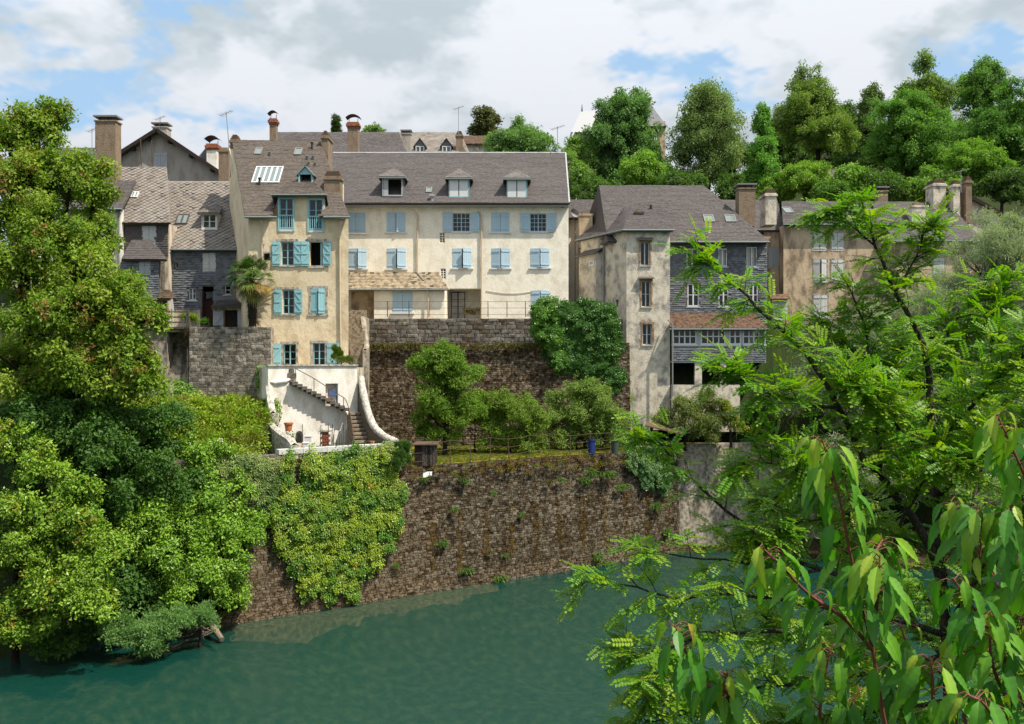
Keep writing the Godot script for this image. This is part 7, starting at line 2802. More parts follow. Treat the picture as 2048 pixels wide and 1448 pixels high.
# ------------------------------------------------------------------ left bank
func build_bank_plants() -> void:
	var mp := {"kinds": ["broad", "small"], "s": 0.32, "sub": 15, "category": "tree", "dens": 1.1}
	var o := func(extra: Dictionary) -> Dictionary:
		var q := mp.duplicate()
		q.merge(extra, true)
		return q
	shrub("maple_tree", "huge yellow-green maple filling the left edge", [[70, 265, 46, 62, 62], [110, 240, 46, 30, 40], [20, 290, 46, 70, 80], [45, 370, 45, 110, 80], [140, 360, 45, 75, 60], [190, 400, 45, 40, 42], [90, 460, 44.5, 120, 80], [170, 490, 44, 60, 55], [40, 560, 44, 130, 100], [180, 570, 43.5, 90, 70], [255, 590, 43, 52, 48], [130, 660, 43, 130, 90], [240, 670, 43, 70, 60], [290, 640, 43, 40, 36], [50, 750, 43, 130, 100], [190, 760, 42.6, 100, 80], [285, 770, 43, 52, 55], [250, 710, 42.5, 60, 50]], o.call({"a": Color(0.13, 0.265, 0.024), "b": Color(0.33, 0.42, 0.05), "fleck": Color(0.22, 0.13, 0.03), "fleck_share": 0.07, "ground": 2.5, "r": 0.35}))
	shrub("elder_bush", "dark green bush mass under the maple", [[110, 850, 43.5, 120, 70], [230, 880, 43.5, 110, 90], [320, 850, 45, 60, 50], [330, 950, 44.5, 80, 70], [230, 990, 43, 90, 70], [120, 940, 43, 90, 70], [300, 1150, 43.4, 60, 50], [340, 1205, 43.2, 60, 34], [255, 1190, 42.4, 60, 50], [200, 1250, 41.8, 50, 30], [130, 1280, 41.2, 60, 26]], o.call({"a": Color(0.063, 0.155, 0.0287), "b": Color(0.108, 0.225, 0.0403), "category": "shrub", "ground": 1.5, "r": 0.12}))
	shrub("laurel_bush", "glossy yellow-green laurel overhanging the water at the left edge", [[30, 900, 40.5, 60, 45], [90, 950, 40.5, 50, 40], [150, 985, 40.5, 50, 40], [60, 1040, 40, 90, 65], [160, 1060, 40, 80, 60], [40, 1130, 39.6, 100, 75], [150, 1140, 39.6, 90, 65], [60, 1220, 39.3, 100, 60], [170, 1200, 39.3, 70, 50], [20, 1270, 39.0, 70, 40], [220, 1110, 40, 40, 40]], o.call({"a": Color(0.143, 0.284, 0.0266), "b": Color(0.249, 0.393, 0.0384), "category": "shrub", "ground": 0.1, "r": 0.14, "mat": M.leaf_gloss, "s": 0.27, "fleck": Color(0.25, 0.2, 0.02), "fleck_share": 0.03}))
	shrub("elder_bush", "leafy bush with cream flower heads beside the ivy wall", [[400, 920, 46.2, 60, 45], [360, 960, 45.5, 50, 45], [430, 1000, 45.5, 75, 60], [340, 1040, 44.5, 80, 60], [430, 1080, 44.8, 80, 70], [330, 1110, 43.5, 70, 60], [440, 1150, 44.6, 60, 55], [370, 1170, 43.5, 70, 50], [470, 1200, 45.2, 34, 34], [480, 1060, 46, 40, 50], [270, 1060, 43, 50, 50]], o.call({"a": Color(0.154, 0.307, 0.0313), "b": Color(0.231, 0.393, 0.0408), "category": "shrub", "ground": 0.4, "r": 0.12, "s": 0.27, "mat": M.leaf_gloss}))
	shrub("ash_sapling", "silvery green sapling leaning over the water", [[400, 1235, 42.5, 34, 22], [345, 1240, 41.6, 34, 22], [270, 1262, 40.8, 56, 26], [320, 1258, 40.8, 40, 26], [295, 1292, 40.5, 34, 24], [240, 1268, 40.5, 30, 18]], o.call({"a": Color(0.143, 0.284, 0.0798), "b": Color(0.21, 0.379, 0.115), "category": "shrub", "ground": 0.2, "r": 0.06, "s": 0.26, "kinds": ["narrow", "small"]}))
	# flower heads of the elder
	var heads := [[245, 1080], [255, 1070], [268, 1050], [270, 1085], [280, 1030], [290, 1022], [295, 1075], [302, 1040], [310, 1052], [350, 895], [370, 905], [396, 925], [400, 930], [405, 975], [425, 950], [440, 880]]
	for j in heads.size():
		var k: Array = heads[j]
		var p := at(k[0], k[1], 43.6 if k[1] > 1000 else 45.6)
		var b := MB.new()
		var g := thing("elder_flower", "cream flower head on the bushes left of the ivy, %s from the left" % nth(j), "flower", p, "cream elder flower heads")
		scatter("blossoms", clump("bloom"), M.flower, [oriented(p, Vector3(0.1, 0.8, 0.6), 0.12), oriented(p + Vector3(0.06, 0.04, 0.05), Vector3(0.2, 0.9, 0.4), 0.09)], PackedColorArray([Color(0.62, 0.58, 0.40), Color(0.55, 0.52, 0.36)]), g)
	# weedy slope above the ivy wall
	var where := []
	var cols := PackedColorArray()
	for k in 5200:
		var x := rr(-19.5, -12.6)
		var d := rr(45.5, 56.6)
		var h := weed_height(x, d)
		var p := Vector3(x, h, -d)
		where.append(oriented(p, Vector3(rr(-0.5, 0.5), 1, rr(-0.2, 0.6)), rr(0.2, 0.7)))
		cols.append(tint(Color(0.232, 0.403, 0.0352), Color(0.368, 0.426, 0.0422), 0.2) if rng.randf() < 0.8 else tint(Color(0.22, 0.19, 0.04), Color(0.16, 0.16, 0.03)))
	var a := []
	var b2 := []
	var ca := PackedColorArray()
	var cb := PackedColorArray()
	for k in where.size():
		if k % 2:
			a.append(where[k]); ca.append(cols[k])
		else:
			b2.append(where[k]); cb.append(cols[k])
	tag(scatter("slope_weeds", clump("fine"), M.leaf, a, ca, null), "tall yellow-green weeds on the slope beside the white terrace", "weeds")
	tag(scatter("slope_weeds", clump("grass"), M.leaf, b2, cb, null), "long grass blades among the weeds on the slope", "grass")
	var sg := MB.new()
	var xs := []
	var ds := []
	for k in 15:
		xs.append(-19.8 + k * 0.53)
	for k in 17:
		ds.append(44.8 + k * 0.76)
	sheet(sg, xs, ds, weed_height)
	structure("weedy_slope_ground", sg, M.hill)
	# roses and climbers at the corner of the grey wall
	var tw := front(56.8)
	var cr := []
	for k in [[527, 760, 10, 30], [530, 800, 10, 22], [380, 800, 20, 25], [365, 780, 12, 18]]:
		var c := pick(tw, k[0], k[1])
		cr.append([c.x, c.y, k[2] * 0.0285, k[3] * 0.0285])
	climber("climbing_rose", "climbing plant with pink flowers at the corner of the grey wall", tw, cr, 420, {"a": Color(0.122, 0.261, 0.0355), "b": Color(0.185, 0.332, 0.0509), "s": 0.22, "deep": 0.5, "fleck": Color(0.5, 0.18, 0.25), "category": "climber", "gaps": false})
	# driftwood and roots at the waterline
	var dw := thing("driftwood", "bleached root stump at the water's edge under the bushes", "driftwood", at(435, 1275, 43.5))
	var db := MB.new()
	db.tube([at(418, 1243, 44.5), at(428, 1258, 43.8), at(444, 1279, 43.2)], [0.14, 0.17, 0.12], 7)
	for k in 9:
		var p := at(420 + rr(-14, 10), 1262 + rr(-8, 8), 43.6)
		db.tube([p, p + Vector3(rr(-0.4, 0.2), rr(-0.2, 0.2), rr(0, 0.3)), p + Vector3(rr(-0.9, 0.1), rr(-0.35, -0.1), rr(0, 0.4))], [0.03, 0.022, 0.01], 5)
	obj("wood", db, M.driftwood, dw)
	var d2 := thing("driftwood", "pale driftwood branch caught at the foot of the mossy wall", "driftwood", at(1090, 1150, 56))
	var dq := MB.new()
	var p0 := quay(0.655, 0.35) + Vector3(0.2, 0, 0.3)
	dq.tube([p0, p0 + Vector3(0.9, -0.15, 0.5), p0 + Vector3(1.7, -0.35, 0.9)], [0.06, 0.05, 0.02], 6)
	for k in 10:
		var s := p0 + Vector3(rr(-0.1, 0.5), 0, rr(0, 0.3))
		dq.tube([s, s + Vector3(rr(-0.5, 0.1), rr(-0.2, 0.1), rr(0, 0.2)), s + Vector3(rr(-1.1, -0.2), rr(-0.45, -0.2), rr(0, 0.3))], [0.025, 0.018, 0.008], 5)
	obj("wood", dq, M.driftwood, d2)

func weed_height(x: float, d: float) -> float:
	var edge := 46.6 + (x + 12.5) * 0.737
	var h := lerpf(7.55, 9.6, smoothstep(0.4, 8.5, d - edge)) + wob.get_noise_2d(x * 0.7, d * 0.7) * 0.85
	return lerpf(1.0, h, smoothstep(-0.2, 0.5, d - edge))

# ------------------------------------------------------------------ willow, robinia and cherry in front
func robinia_leaf() -> MB:           # pinnate leaf along +y, face +z, 1 long
	var b := MB.new()
	var g := RandomNumberGenerator.new()
	g.seed = 5
	b.col = Color(0.8, 0.9, 0.5)
	b.tube([Vector3.ZERO, Vector3(0, 0.5, 0.03), Vector3(0, 1.0, -0.06)], [0.012, 0.009, 0.005], 4, false)
	for k in 15:
		var pair := k / 2
		var y := 0.16 + pair * 0.12
		var side := 1.0 if k % 2 else -1.0
		var dir := Vector3(side, 0.35 + g.randf_range(-0.1, 0.1), g.randf_range(-0.15, 0.1)).normalized()
		var p := Vector3(0, y, 0.03 - y * y * 0.08)
		if k == 14:
			dir = Vector3(0.05, 1, -0.2).normalized()
			p = Vector3(0, 0.98, -0.06)
		var ln := 0.23 * (1.0 - 0.25 * absf(y - 0.55))
		var w := ln * 0.26
		var nrm := Vector3(0, 0, 1)
		var s := dir.cross(nrm).normalized() * w
		var up := s.cross(dir).normalized()
		var t := g.randf_range(0.85, 1.15)
		b.col = Color(t, t, t)
		var q0 := p + dir * 0.02
		var q1 := p + dir * ln * 0.35
		var q2 := p + dir * ln * 0.75
		var q3 := p + dir * ln
		var e := up * w * 0.25
		b.tri(q0, q1 + s + e, q1)
		b.quad(q1, q1 + s + e, q2 + s * 0.85 + e, q2)
		b.tri(q2, q2 + s * 0.85 + e, q3)
		b.tri(q0, q1, q1 - s + e)
		b.quad(q1, q2, q2 - s * 0.85 + e, q1 - s + e)
		b.tri(q2, q3, q2 - s * 0.85 + e)
	return b

func cherry_leaf(seed_: int) -> MB:    # drooping pointed leaf along +y, face +z, 1 long
	var b := MB.new()
	var g := RandomNumberGenerator.new()
	g.seed = seed_
	var n := 12
	var bend := g.randf_range(0.05, 0.75)
	var fold := g.randf_range(0.2, 0.45)
	var twist := g.randf_range(-1.2, 1.2)
	var rows := []
	for k in n + 1:
		var f := float(k) / n
		var w := 0.195 * pow(sin(PI * pow(f, 0.82)), 0.9) * (1.0 - 0.3 * f)
		if k == n:
			w = 0.0
		var y := f
		var z := -bend * f * f
		var c := Vector3(twist * f * f * 0.2, y, z)
		var jag := 0.012 * (1 if k % 2 else -1)
		var vein := 0.0
		var l := c + Vector3(-w + (jag if w > 0.05 else 0.0), -0.02, w * fold + vein)
		var r := c + Vector3(w - (jag if w > 0.05 else 0.0), -0.02, w * fold + vein)
		rows.append([l, c, r])
	for k in n + 1:
		var a: Array = rows[maxi(k - 1, 0)]
		var e: Array = rows[mini(k + 1, n)]
		var q: Array = rows[k]
		var up: Vector3 = (e[1] - a[1]).normalized()
		var wl: Vector3 = q[1] - q[0] if k > 0 and k < n else Vector3(1, 0, -fold)
		var wr: Vector3 = q[2] - q[1] if k > 0 and k < n else Vector3(1, 0, fold)
		var tilt := up * (0.022 if k % 2 else -0.022)
		var nl := (wl.cross(up).normalized() + tilt).normalized()
		var nr := (wr.cross(up).normalized() + tilt).normalized()
		var rib := Color(1.3, 1.25, 1.2)
		b.v.append_array([q[0], q[1], q[1], q[2]])
		b.n.append_array([nl, nl, nr, nr])
		b.c.append_array([Color.WHITE, rib, rib, Color.WHITE])
	for k in n:
		var o := k * 4
		for q in [[0, 1, 5], [0, 5, 4], [2, 3, 7], [2, 7, 6]]:
			b.i.append(o + q[0]); b.i.append(o + q[2]); b.i.append(o + q[1])
	return b

func tinted(b: MB, c: Color) -> Mesh:
	var k := MB.new()
	k.v = b.v; k.n = b.n; k.i = b.i
	k.c = PackedColorArray()
	k.c.resize(b.c.size())
	for j in b.c.size():
		k.c[j] = b.c[j] * c
	return k.made()

func build_near_trees() -> void:
	var lobes := [[1690, 730, 64, 90, 90], [1620, 680, 64, 50, 60], [1790, 700, 64, 100, 110], [1880, 640, 63.5, 90, 110], [1970, 560, 63.5, 90, 110], [2040, 500, 63.5, 90, 110], [2060, 640, 63, 110, 120], [1960, 720, 63, 110, 110], [1740, 830, 63, 110, 80], [1870, 840, 62.6, 120, 90], [1620, 790, 63.4, 60, 60], [2010, 850, 62.4, 120, 100], [1700, 930, 62.4, 110, 80], [1850, 960, 62, 130, 90], [2010, 980, 62, 120, 90]]
	var mound := MB.new()
	mound.poly([Vector3(15.5, 0.25, -65.2), Vector3(22, 0.35, -58.5), Vector3(46, 0.35, -58), Vector3(46, 0.5, -70), Vector3(20, 0.5, -66.2)], Vector3(0, -2.5, 0))
	structure("willow_bank_ground", mound, M.earth)
	shrub("silver_willow", "silvery grey-green willow behind the robinia", lobes, {"a": Color(0.30, 0.36, 0.25), "b": Color(0.42, 0.46, 0.35), "kinds": ["narrow"], "s": 0.42, "sub": 13, "category": "tree", "ground": 0.3, "r": 0.3, "mat": M.leaf})
	# ---------------- robinia
	var base := Vector3(4.38, 3.2, -10.2)
	var g := thing("robinia_tree", "feathery robinia tree with pinnate leaves in front of the right half", "tree", base)
	var wb := MB.new()
	var twigs := []
	var limbs := [
		[[[1935, 2050, 10.2], [1905, 1600, 10.1], [1895, 1300, 10.0], [1880, 1120, 10.0], [1868, 940, 10.1], [1862, 780, 10.2], [1848, 690, 10.2], [1790, 585, 10.1], [1748, 490, 10.0], [1722, 400, 9.9]], 0.085, 0.008, 11],
		[[[1886, 1180, 10.0], [1864, 1099, 9.9], [1822, 1034, 9.7], [1767, 957, 9.5], [1711, 892, 9.4], [1679, 814, 9.4], [1604, 702, 9.4], [1553, 647, 9.4], [1493, 596, 9.5], [1433, 531, 9.6], [1405, 515, 9.6]], 0.055, 0.006, 11],
		[[[1757, 945, 9.5], [1757, 860, 9.8], [1743, 753, 10.1], [1728, 650, 10.3], [1690, 560, 10.4]], 0.03, 0.006, 7],
		[[[1868, 960, 10.1], [1925, 850, 10.4], [1975, 740, 10.6], [1985, 640, 10.8], [2010, 560, 11.0]], 0.035, 0.006, 14],
		[[[1872, 1000, 10.1], [1950, 910, 9.8], [2040, 850, 9.6], [2120, 800, 9.6]], 0.03, 0.006, 13],
		[[[1790, 1180, 10.0], [1640, 1140, 9.6], [1544, 1094, 9.5], [1452, 1020, 9.5], [1359, 937, 9.5], [1320, 890, 9.5], [1280, 868, 9.5]], 0.028, 0.005, 6],
		[[[1890, 1270, 10.0], [1750, 1235, 9.7], [1600, 1254, 9.4], [1498, 1266, 9.3], [1400, 1270, 9.2], [1290, 1310, 9.2], [1240, 1290, 9.2]], 0.035, 0.005, 9],
		[[[1740, 1235, 9.8], [1640, 1215, 9.5], [1544, 1196, 9.3], [1443, 1187, 9.2], [1340, 1196, 9.2], [1239, 1165, 9.2], [1150, 1172, 9.2]], 0.026, 0.005, 6],
		[[[1400, 1270, 9.2], [1330, 1320, 9.1], [1290, 1370, 9.1], [1310, 1430, 9.1]], 0.014, 0.004, 4],
		[[[1896, 1310, 10.0], [1800, 1330, 9.7], [1650, 1360, 9.5], [1500, 1380, 9.3], [1390, 1420, 9.2], [1260, 1455, 9.2]], 0.03, 0.005, 9],
		[[[1679, 814, 9.4], [1590, 804, 9.3], [1510, 770, 9.2], [1450, 740, 9.2]], 0.02, 0.005, 7],
		[[[1740, 925, 9.5], [1650, 960, 9.3], [1560, 930, 9.2], [1480, 925, 9.2]], 0.02, 0.005, 8],
		[[[1880, 1100, 10.0], [1800, 1080, 10.2], [1700, 1030, 10.4], [1600, 990, 10.5], [1520, 1000, 10.5]], 0.03, 0.005, 16],
		[[[1865, 800, 10.2], [1800, 740, 10.4], [1700, 700, 10.5], [1640, 640, 10.5]], 0.022, 0.005, 8],
		[[[1790, 585, 10.1], [1830, 520, 10.2], [1850, 450, 10.2]], 0.014, 0.005, 5],
		[[[1748, 490, 10.0], [1690, 440, 10.0], [1650, 425, 10.0]], 0.010, 0.004, 4],
		[[[1895, 1250, 10.0], [1960, 1150, 9.8], [2030, 1050, 9.7], [2100, 980, 9.7]], 0.035, 0.006, 15],
		[[[1900, 1350, 10.0], [1990, 1280, 9.6], [2080, 1220, 9.4]], 0.03, 0.006, 12],
		[[[1895, 1330, 10.1], [1830, 1240, 10.6], [1760, 1150, 10.9], [1680, 1090, 11.0]], 0.03, 0.006, 13],
		[[[1900, 1400, 10.1], [1780, 1420, 10.4], [1640, 1440, 10.6], [1520, 1450, 10.6]], 0.03, 0.006, 13],
		[[[1868, 930, 10.1], [1800, 860, 9.6], [1760, 800, 9.4], [1700, 770, 9.3]], 0.02, 0.005, 11],
		[[[1925, 850, 10.4], [1880, 760, 10.8], [1900, 660, 11.0], [1950, 590, 11.1]], 0.02, 0.005, 11],
		[[[1900, 1250, 10.4], [1800, 1130, 11.5], [1700, 1010, 12.0], [1620, 900, 12.2]], 0.03, 0.006, 12],
		[[[1890, 1150, 10.4], [1950, 1000, 11.5], [1980, 860, 12.0], [2040, 760, 12.2]], 0.03, 0.006, 12],
		[[[1900, 1350, 10.4], [1760, 1300, 11.6], [1620, 1270, 12.0], [1520, 1230, 12.2]], 0.03, 0.006, 12],
		[[[1880, 1000, 10.4], [1800, 880, 11.5], [1780, 760, 12.0], [1800, 660, 12.2]], 0.025, 0.006, 9],
		[[[1910, 1420, 10.4], [2000, 1380, 11.4], [2080, 1320, 11.8]], 0.025, 0.006, 9],
		[[[1868, 900, 10.1], [1950, 800, 9.5], [2040, 720, 9.2], [2110, 660, 9.2]], 0.022, 0.005, 12],
		[[[1800, 1050, 9.7], [1850, 960, 9.2], [1930, 900, 9.0], [2000, 880, 9.0]], 0.018, 0.005, 12],
		[[[1700, 1110, 9.8], [1640, 1040, 9.5], [1570, 1060, 9.4], [1500, 1070, 9.3]], 0.016, 0.005, 7],
		[[[1640, 1140, 9.6], [1560, 1150, 9.4], [1450, 1120, 9.3], [1330, 1110, 9.3], [1250, 1085, 9.3]], 0.018, 0.004, 3],
	]
	for l in limbs:
		var pts := px_path(l[0], 3)
		var rad := []
		for k in pts.size():
			rad.append(lerpf(l[1], l[2], pow(float(k) / (pts.size() - 1), 0.8)))
			if k > 0 and k < pts.size() - 1:
				pts[k] += Vector3(rr(-1, 1), rr(-1, 1), rr(-1, 1)) * 0.018
		wb.tube(pts, rad, 7)
		var n: int = l[3]
		var skip := 0.30 if l[1] > 0.05 else 0.12
		for k in int(n * 3.2):
			var f := lerpf(skip, 1.0, (k + rng.randf()) / (n * 3.2))
			var i := mini(int(f * (pts.size() - 1)), pts.size() - 2)
			var p: Vector3 = pts[i].lerp(pts[i + 1], f * (pts.size() - 1) - i)
			var along: Vector3 = (pts[i + 1] - pts[i]).normalized()
			var side := along.cross(rand_dir(rng)).normalized()
			var dir := (along * rr(0.3, 1.0) + side * rr(0.5, 1.0) + Vector3(0, rr(-0.1, 0.35), 0)).normalized()
			var ln := rr(0.22, 0.55) * (1.15 - 0.5 * f)
			var tw := [p]
			for j in 3:
				dir = (dir + rand_dir(rng) * 0.25 + Vector3(0, -0.05, 0)).normalized()
				tw.append(tw[j] + dir * ln / 3)
			wb.tube(tw, [0.006, 0.005, 0.004, 0.002], 4, false)
			twigs.append(tw)
		twigs.append(pts.slice(pts.size() - 4))
	obj("trunk", wb, M.bark_grey, g)
	var lm := robinia_leaf()
	var where := []
	var cols := PackedColorArray()
	for tw in twigs:
		var m: int = 10
		for k in m:
			var f: float = (k + 0.6) / m * (tw.size() - 1)
			var i := mini(int(f), tw.size() - 2)
			var p: Vector3 = tw[i].lerp(tw[i + 1], f - i)
			var along: Vector3 = (tw[i + 1] - tw[i]).normalized()
			var side := along.cross(Vector3.UP + rand_dir(rng) * 0.5).normalized() * (1 if k % 2 else -1)
			var dir := (along * 0.5 + side + Vector3(0, rr(-0.35, 0.15), 0) + rand_dir(rng) * 0.3).normalized()
			if k == m - 1:
				dir = (along + Vector3(0, -0.1, 0)).normalized()
			var nrm := (Vector3(0.2, 1.0, 0.25) + rand_dir(rng) * 0.45)
			nrm = (nrm - dir * nrm.dot(dir)).normalized()
			var s := rr(0.14, 0.25)
			where.append(Transform3D(Basis(dir.cross(nrm).normalized(), dir, nrm).scaled(Vector3.ONE * s), p))
			var young := rng.randf() < 0.3
			cols.append(tint(Color(0.24, 0.40, 0.025), Color(0.30, 0.43, 0.03), 0.15) if young else tint(Color(0.12, 0.31, 0.02), Color(0.19, 0.37, 0.025), 0.18))
	var shades := [Color(0.13, 0.31, 0.02), Color(0.19, 0.37, 0.025), Color(0.26, 0.41, 0.03), Color(0.16, 0.34, 0.02)].map(func(c): return tinted(lm, c))
	var rest := []
	var rc := PackedColorArray()
	var order := range(where.size())
	var singles := {}
	for k in 300:
		singles[int(k * where.size() / 300.0)] = true
	for k in order:
		if singles.has(k):
			put("leaf", shades[k % 4], M.leaf_near, g, where[k])
		else:
			rest.append(where[k])
			rc.append(cols[k])
	scatter("leaves", lm.made(), M.leaf_near, rest, rc, g)
	cherry()

func cherry() -> void:
	var g := thing("cherry_branch", "cherry tree boughs with large drooping leaves close at the lower right", "tree", Vector3(2.2, 10.4, -2.6))
	var wb := MB.new()
	var shoots := [      # path from the old wood to the tip, and how many leaves it carries
		[[[1800, 1560, 2.7], [1770, 1448, 2.65], [1745, 1300, 2.6], [1705, 1130, 2.55], [1680, 1000, 2.5], [1660, 930, 2.5], [1645, 880, 2.5]], 26],
		[[[1745, 1300, 2.6], [1690, 1238, 2.5], [1620, 1190, 2.45], [1560, 1130, 2.4], [1525, 1095, 2.4]], 13],
		[[[1745, 1290, 2.6], [1752, 1220, 2.5], [1757, 1165, 2.45], [1760, 1110, 2.45]], 15],
		[[[1720, 1180, 2.55], [1742, 1120, 2.55], [1765, 1080, 2.6]], 8],
		[[[2080, 1480, 2.6], [2000, 1300, 2.5], [1950, 1220, 2.45], [1905, 1155, 2.45]], 11],
		[[[1880, 1560, 2.6], [1868, 1448, 2.5], [1865, 1350, 2.45], [1862, 1320, 2.45]], 15],
		[[[2120, 1400, 2.9], [2040, 1200, 2.8], [1985, 1100, 2.75], [1968, 1010, 2.7], [1960, 1120, 2.7]], 12],
		[[[2150, 1250, 2.8], [2090, 1050, 2.7], [2040, 930, 2.6], [1995, 830, 2.6]], 20],
		[[[2160, 1150, 3.0], [2110, 1000, 2.9], [2060, 900, 2.9], [2035, 860, 2.9]], 14],
		[[[1560, 1560, 2.8], [1470, 1430, 2.7], [1400, 1350, 2.65], [1365, 1290, 2.6], [1350, 1250, 2.6]], 15],
		[[[1480, 1440, 2.7], [1450, 1380, 2.7], [1455, 1345, 2.7]], 14],
		[[[2100, 1560, 2.3], [2020, 1480, 2.25], [1970, 1410, 2.2], [1945, 1395, 2.2]], 11],
		[[[2100, 1520, 2.6], [2010, 1390, 2.55], [1980, 1300, 2.5], [1990, 1230, 2.5]], 14],
		[[[1660, 1560, 2.9], [1640, 1440, 2.85], [1650, 1350, 2.8], [1665, 1290, 2.8]], 12],
		[[[2120, 1350, 3.1], [2040, 1280, 3.1], [1990, 1160, 3.1], [1930, 1060, 3.1], [1900, 1000, 3.1]], 18],
		[[[2140, 1300, 2.7], [2070, 1180, 2.65], [2030, 1080, 2.6], [2020, 1010, 2.6]], 16],
		[[[2130, 1500, 2.9], [2080, 1380, 2.9], [2050, 1290, 2.9], [2040, 1230, 2.9]], 12],
		[[[1960, 1560, 2.8], [1930, 1440, 2.8], [1925, 1350, 2.8], [1935, 1280, 2.8]], 13],
		[[[2170, 1020, 2.7], [2110, 900, 2.7], [2070, 850, 2.7]], 9],
		[[[2060, 1560, 2.5], [2060, 1470, 2.5], [2050, 1400, 2.5]], 9],
		[[[1720, 1540, 3.0], [1700, 1430, 3.0], [1720, 1380, 3.0]], 9],
		[[[1760, 1500, 2.7], [1800, 1400, 2.75], [1815, 1310, 2.8], [1800, 1250, 2.8]], 13],
	]
	var kinds := []
	for k in 8:
		kinds.append(cherry_leaf(40 + k))
	var greens := [Color(0.045, 0.17, 0.016), Color(0.065, 0.21, 0.018), Color(0.10, 0.26, 0.02), Color(0.17, 0.32, 0.025)]
	var young := [Color(0.22, 0.32, 0.03), Color(0.31, 0.26, 0.05)]
	var cache := {}
	var leaf_list := []
	var pet := MB.new()
	for s in shoots:
		var pts := px_path(s[0], 4)
		var rad := []
		for k in pts.size():
			rad.append(lerpf(0.0065, 0.002, float(k) / (pts.size() - 1)))
		wb.tube(pts, rad, 6)
		var n := int(s[1] * 1.8)
		for k in n:
			var f := 0.28 + 0.72 * (k + rr(0, 0.8)) / n
			var q := f * (pts.size() - 1)
			var i := mini(int(q), pts.size() - 2)
			var p: Vector3 = pts[i].lerp(pts[i + 1], clampf(q - i, 0, 1))
			var tip := f > 0.94
			var a := rng.randf() * TAU
			var out := Vector3(cos(a), rr(0.1, 0.5), sin(a) * 0.8).normalized()
			var pl := rr(0.025, 0.045)
			var e := p + out * pl + Vector3(0, -0.004, 0)
			pet.tube([p, p + out * pl * 0.6 + Vector3(0, 0.006, 0), e], [0.0016, 0.0014, 0.0012], 4, false)
			var dir := Vector3(cos(a) * rr(0.15, 1.1), -rr(0.45, 1.0), sin(a) * rr(0.1, 0.8)).normalized()
			var nrm := Vector3(cos(a) * 0.9, 0.5, absf(sin(a)) * 0.5 + 0.45) + rand_dir(rng) * 0.3
			nrm = (nrm - dir * nrm.dot(dir)).normalized()
			var sz := rr(0.07, 0.12) * (0.75 if tip else 1.0)
			var kd := rng.randi() % kinds.size()
			var ci := rng.randi() % 3
			var c: Color = greens[ci]
			if tip:
				ci = 4 + int(rng.randf() < 0.2)
				c = young[ci - 4]
			elif f > 0.8 and rng.randf() < 0.4:
				ci = 3
				c = greens[3]
			leaf_list.append([Transform3D(Basis(dir.cross(nrm).normalized(), dir, nrm).scaled(Vector3(sz, sz, sz)), e), kd, ci, c])
	obj("bough", wb, M.twig_red, g)
	obj("petioles", pet, M.twig_red, g)
	leaf_list.sort_custom(func(p, q): return p[0].origin.z > q[0].origin.z)
	var rest := {}
	for j in leaf_list.size():
		var l: Array = leaf_list[j]
		if j < 300:
			var key := [l[1], l[2]]
			if not cache.has(key):
				cache[key] = tinted(kinds[l[1]], l[3])
			put("leaf", cache[key], M.leaf_cherry, g, l[0])
			continue
		if not rest.has(l[1]):
			rest[l[1]] = [[], PackedColorArray()]
		rest[l[1]][0].append(l[0])
		rest[l[1]][1].append(l[3])
	for kd in rest:
		scatter("leaves", kinds[kd].made(), M.leaf_cherry, rest[kd][0], rest[kd][1], g)

# ------------------------------------------------------------------ small things
func aerial(label: String, px: float, ytop: float, ybot: float, d: float, lean := 0.0) -> void:
	var a := at(px, ybot, d)
	var e := at(px + lean, ytop, d)
	var g := thing("roof_aerial", label, "aerial", a)
	var b := MB.new()
	b.tube([a, e], [0.03, 0.022], 6)
	obj("mast", b, M.steel, g)
	var k := MB.new()
	var dir := Vector3(0.8, 0.15, 0.5).normalized()
	var c := e - Vector3(0, 0.08, 0)
	k.tube([c - dir * 0.55, c + dir * 0.6], [0.018, 0.018], 5)
	for j in 7:
		var p := c + dir * (-0.5 + j * 0.17)
		var s := Vector3(-0.5, 0.1, 0.8).normalized() * (0.28 - 0.02 * j)
		k.tube([p - s, p + s], [0.012, 0.012], 4)
	obj("antenna", k, M.steel, g)

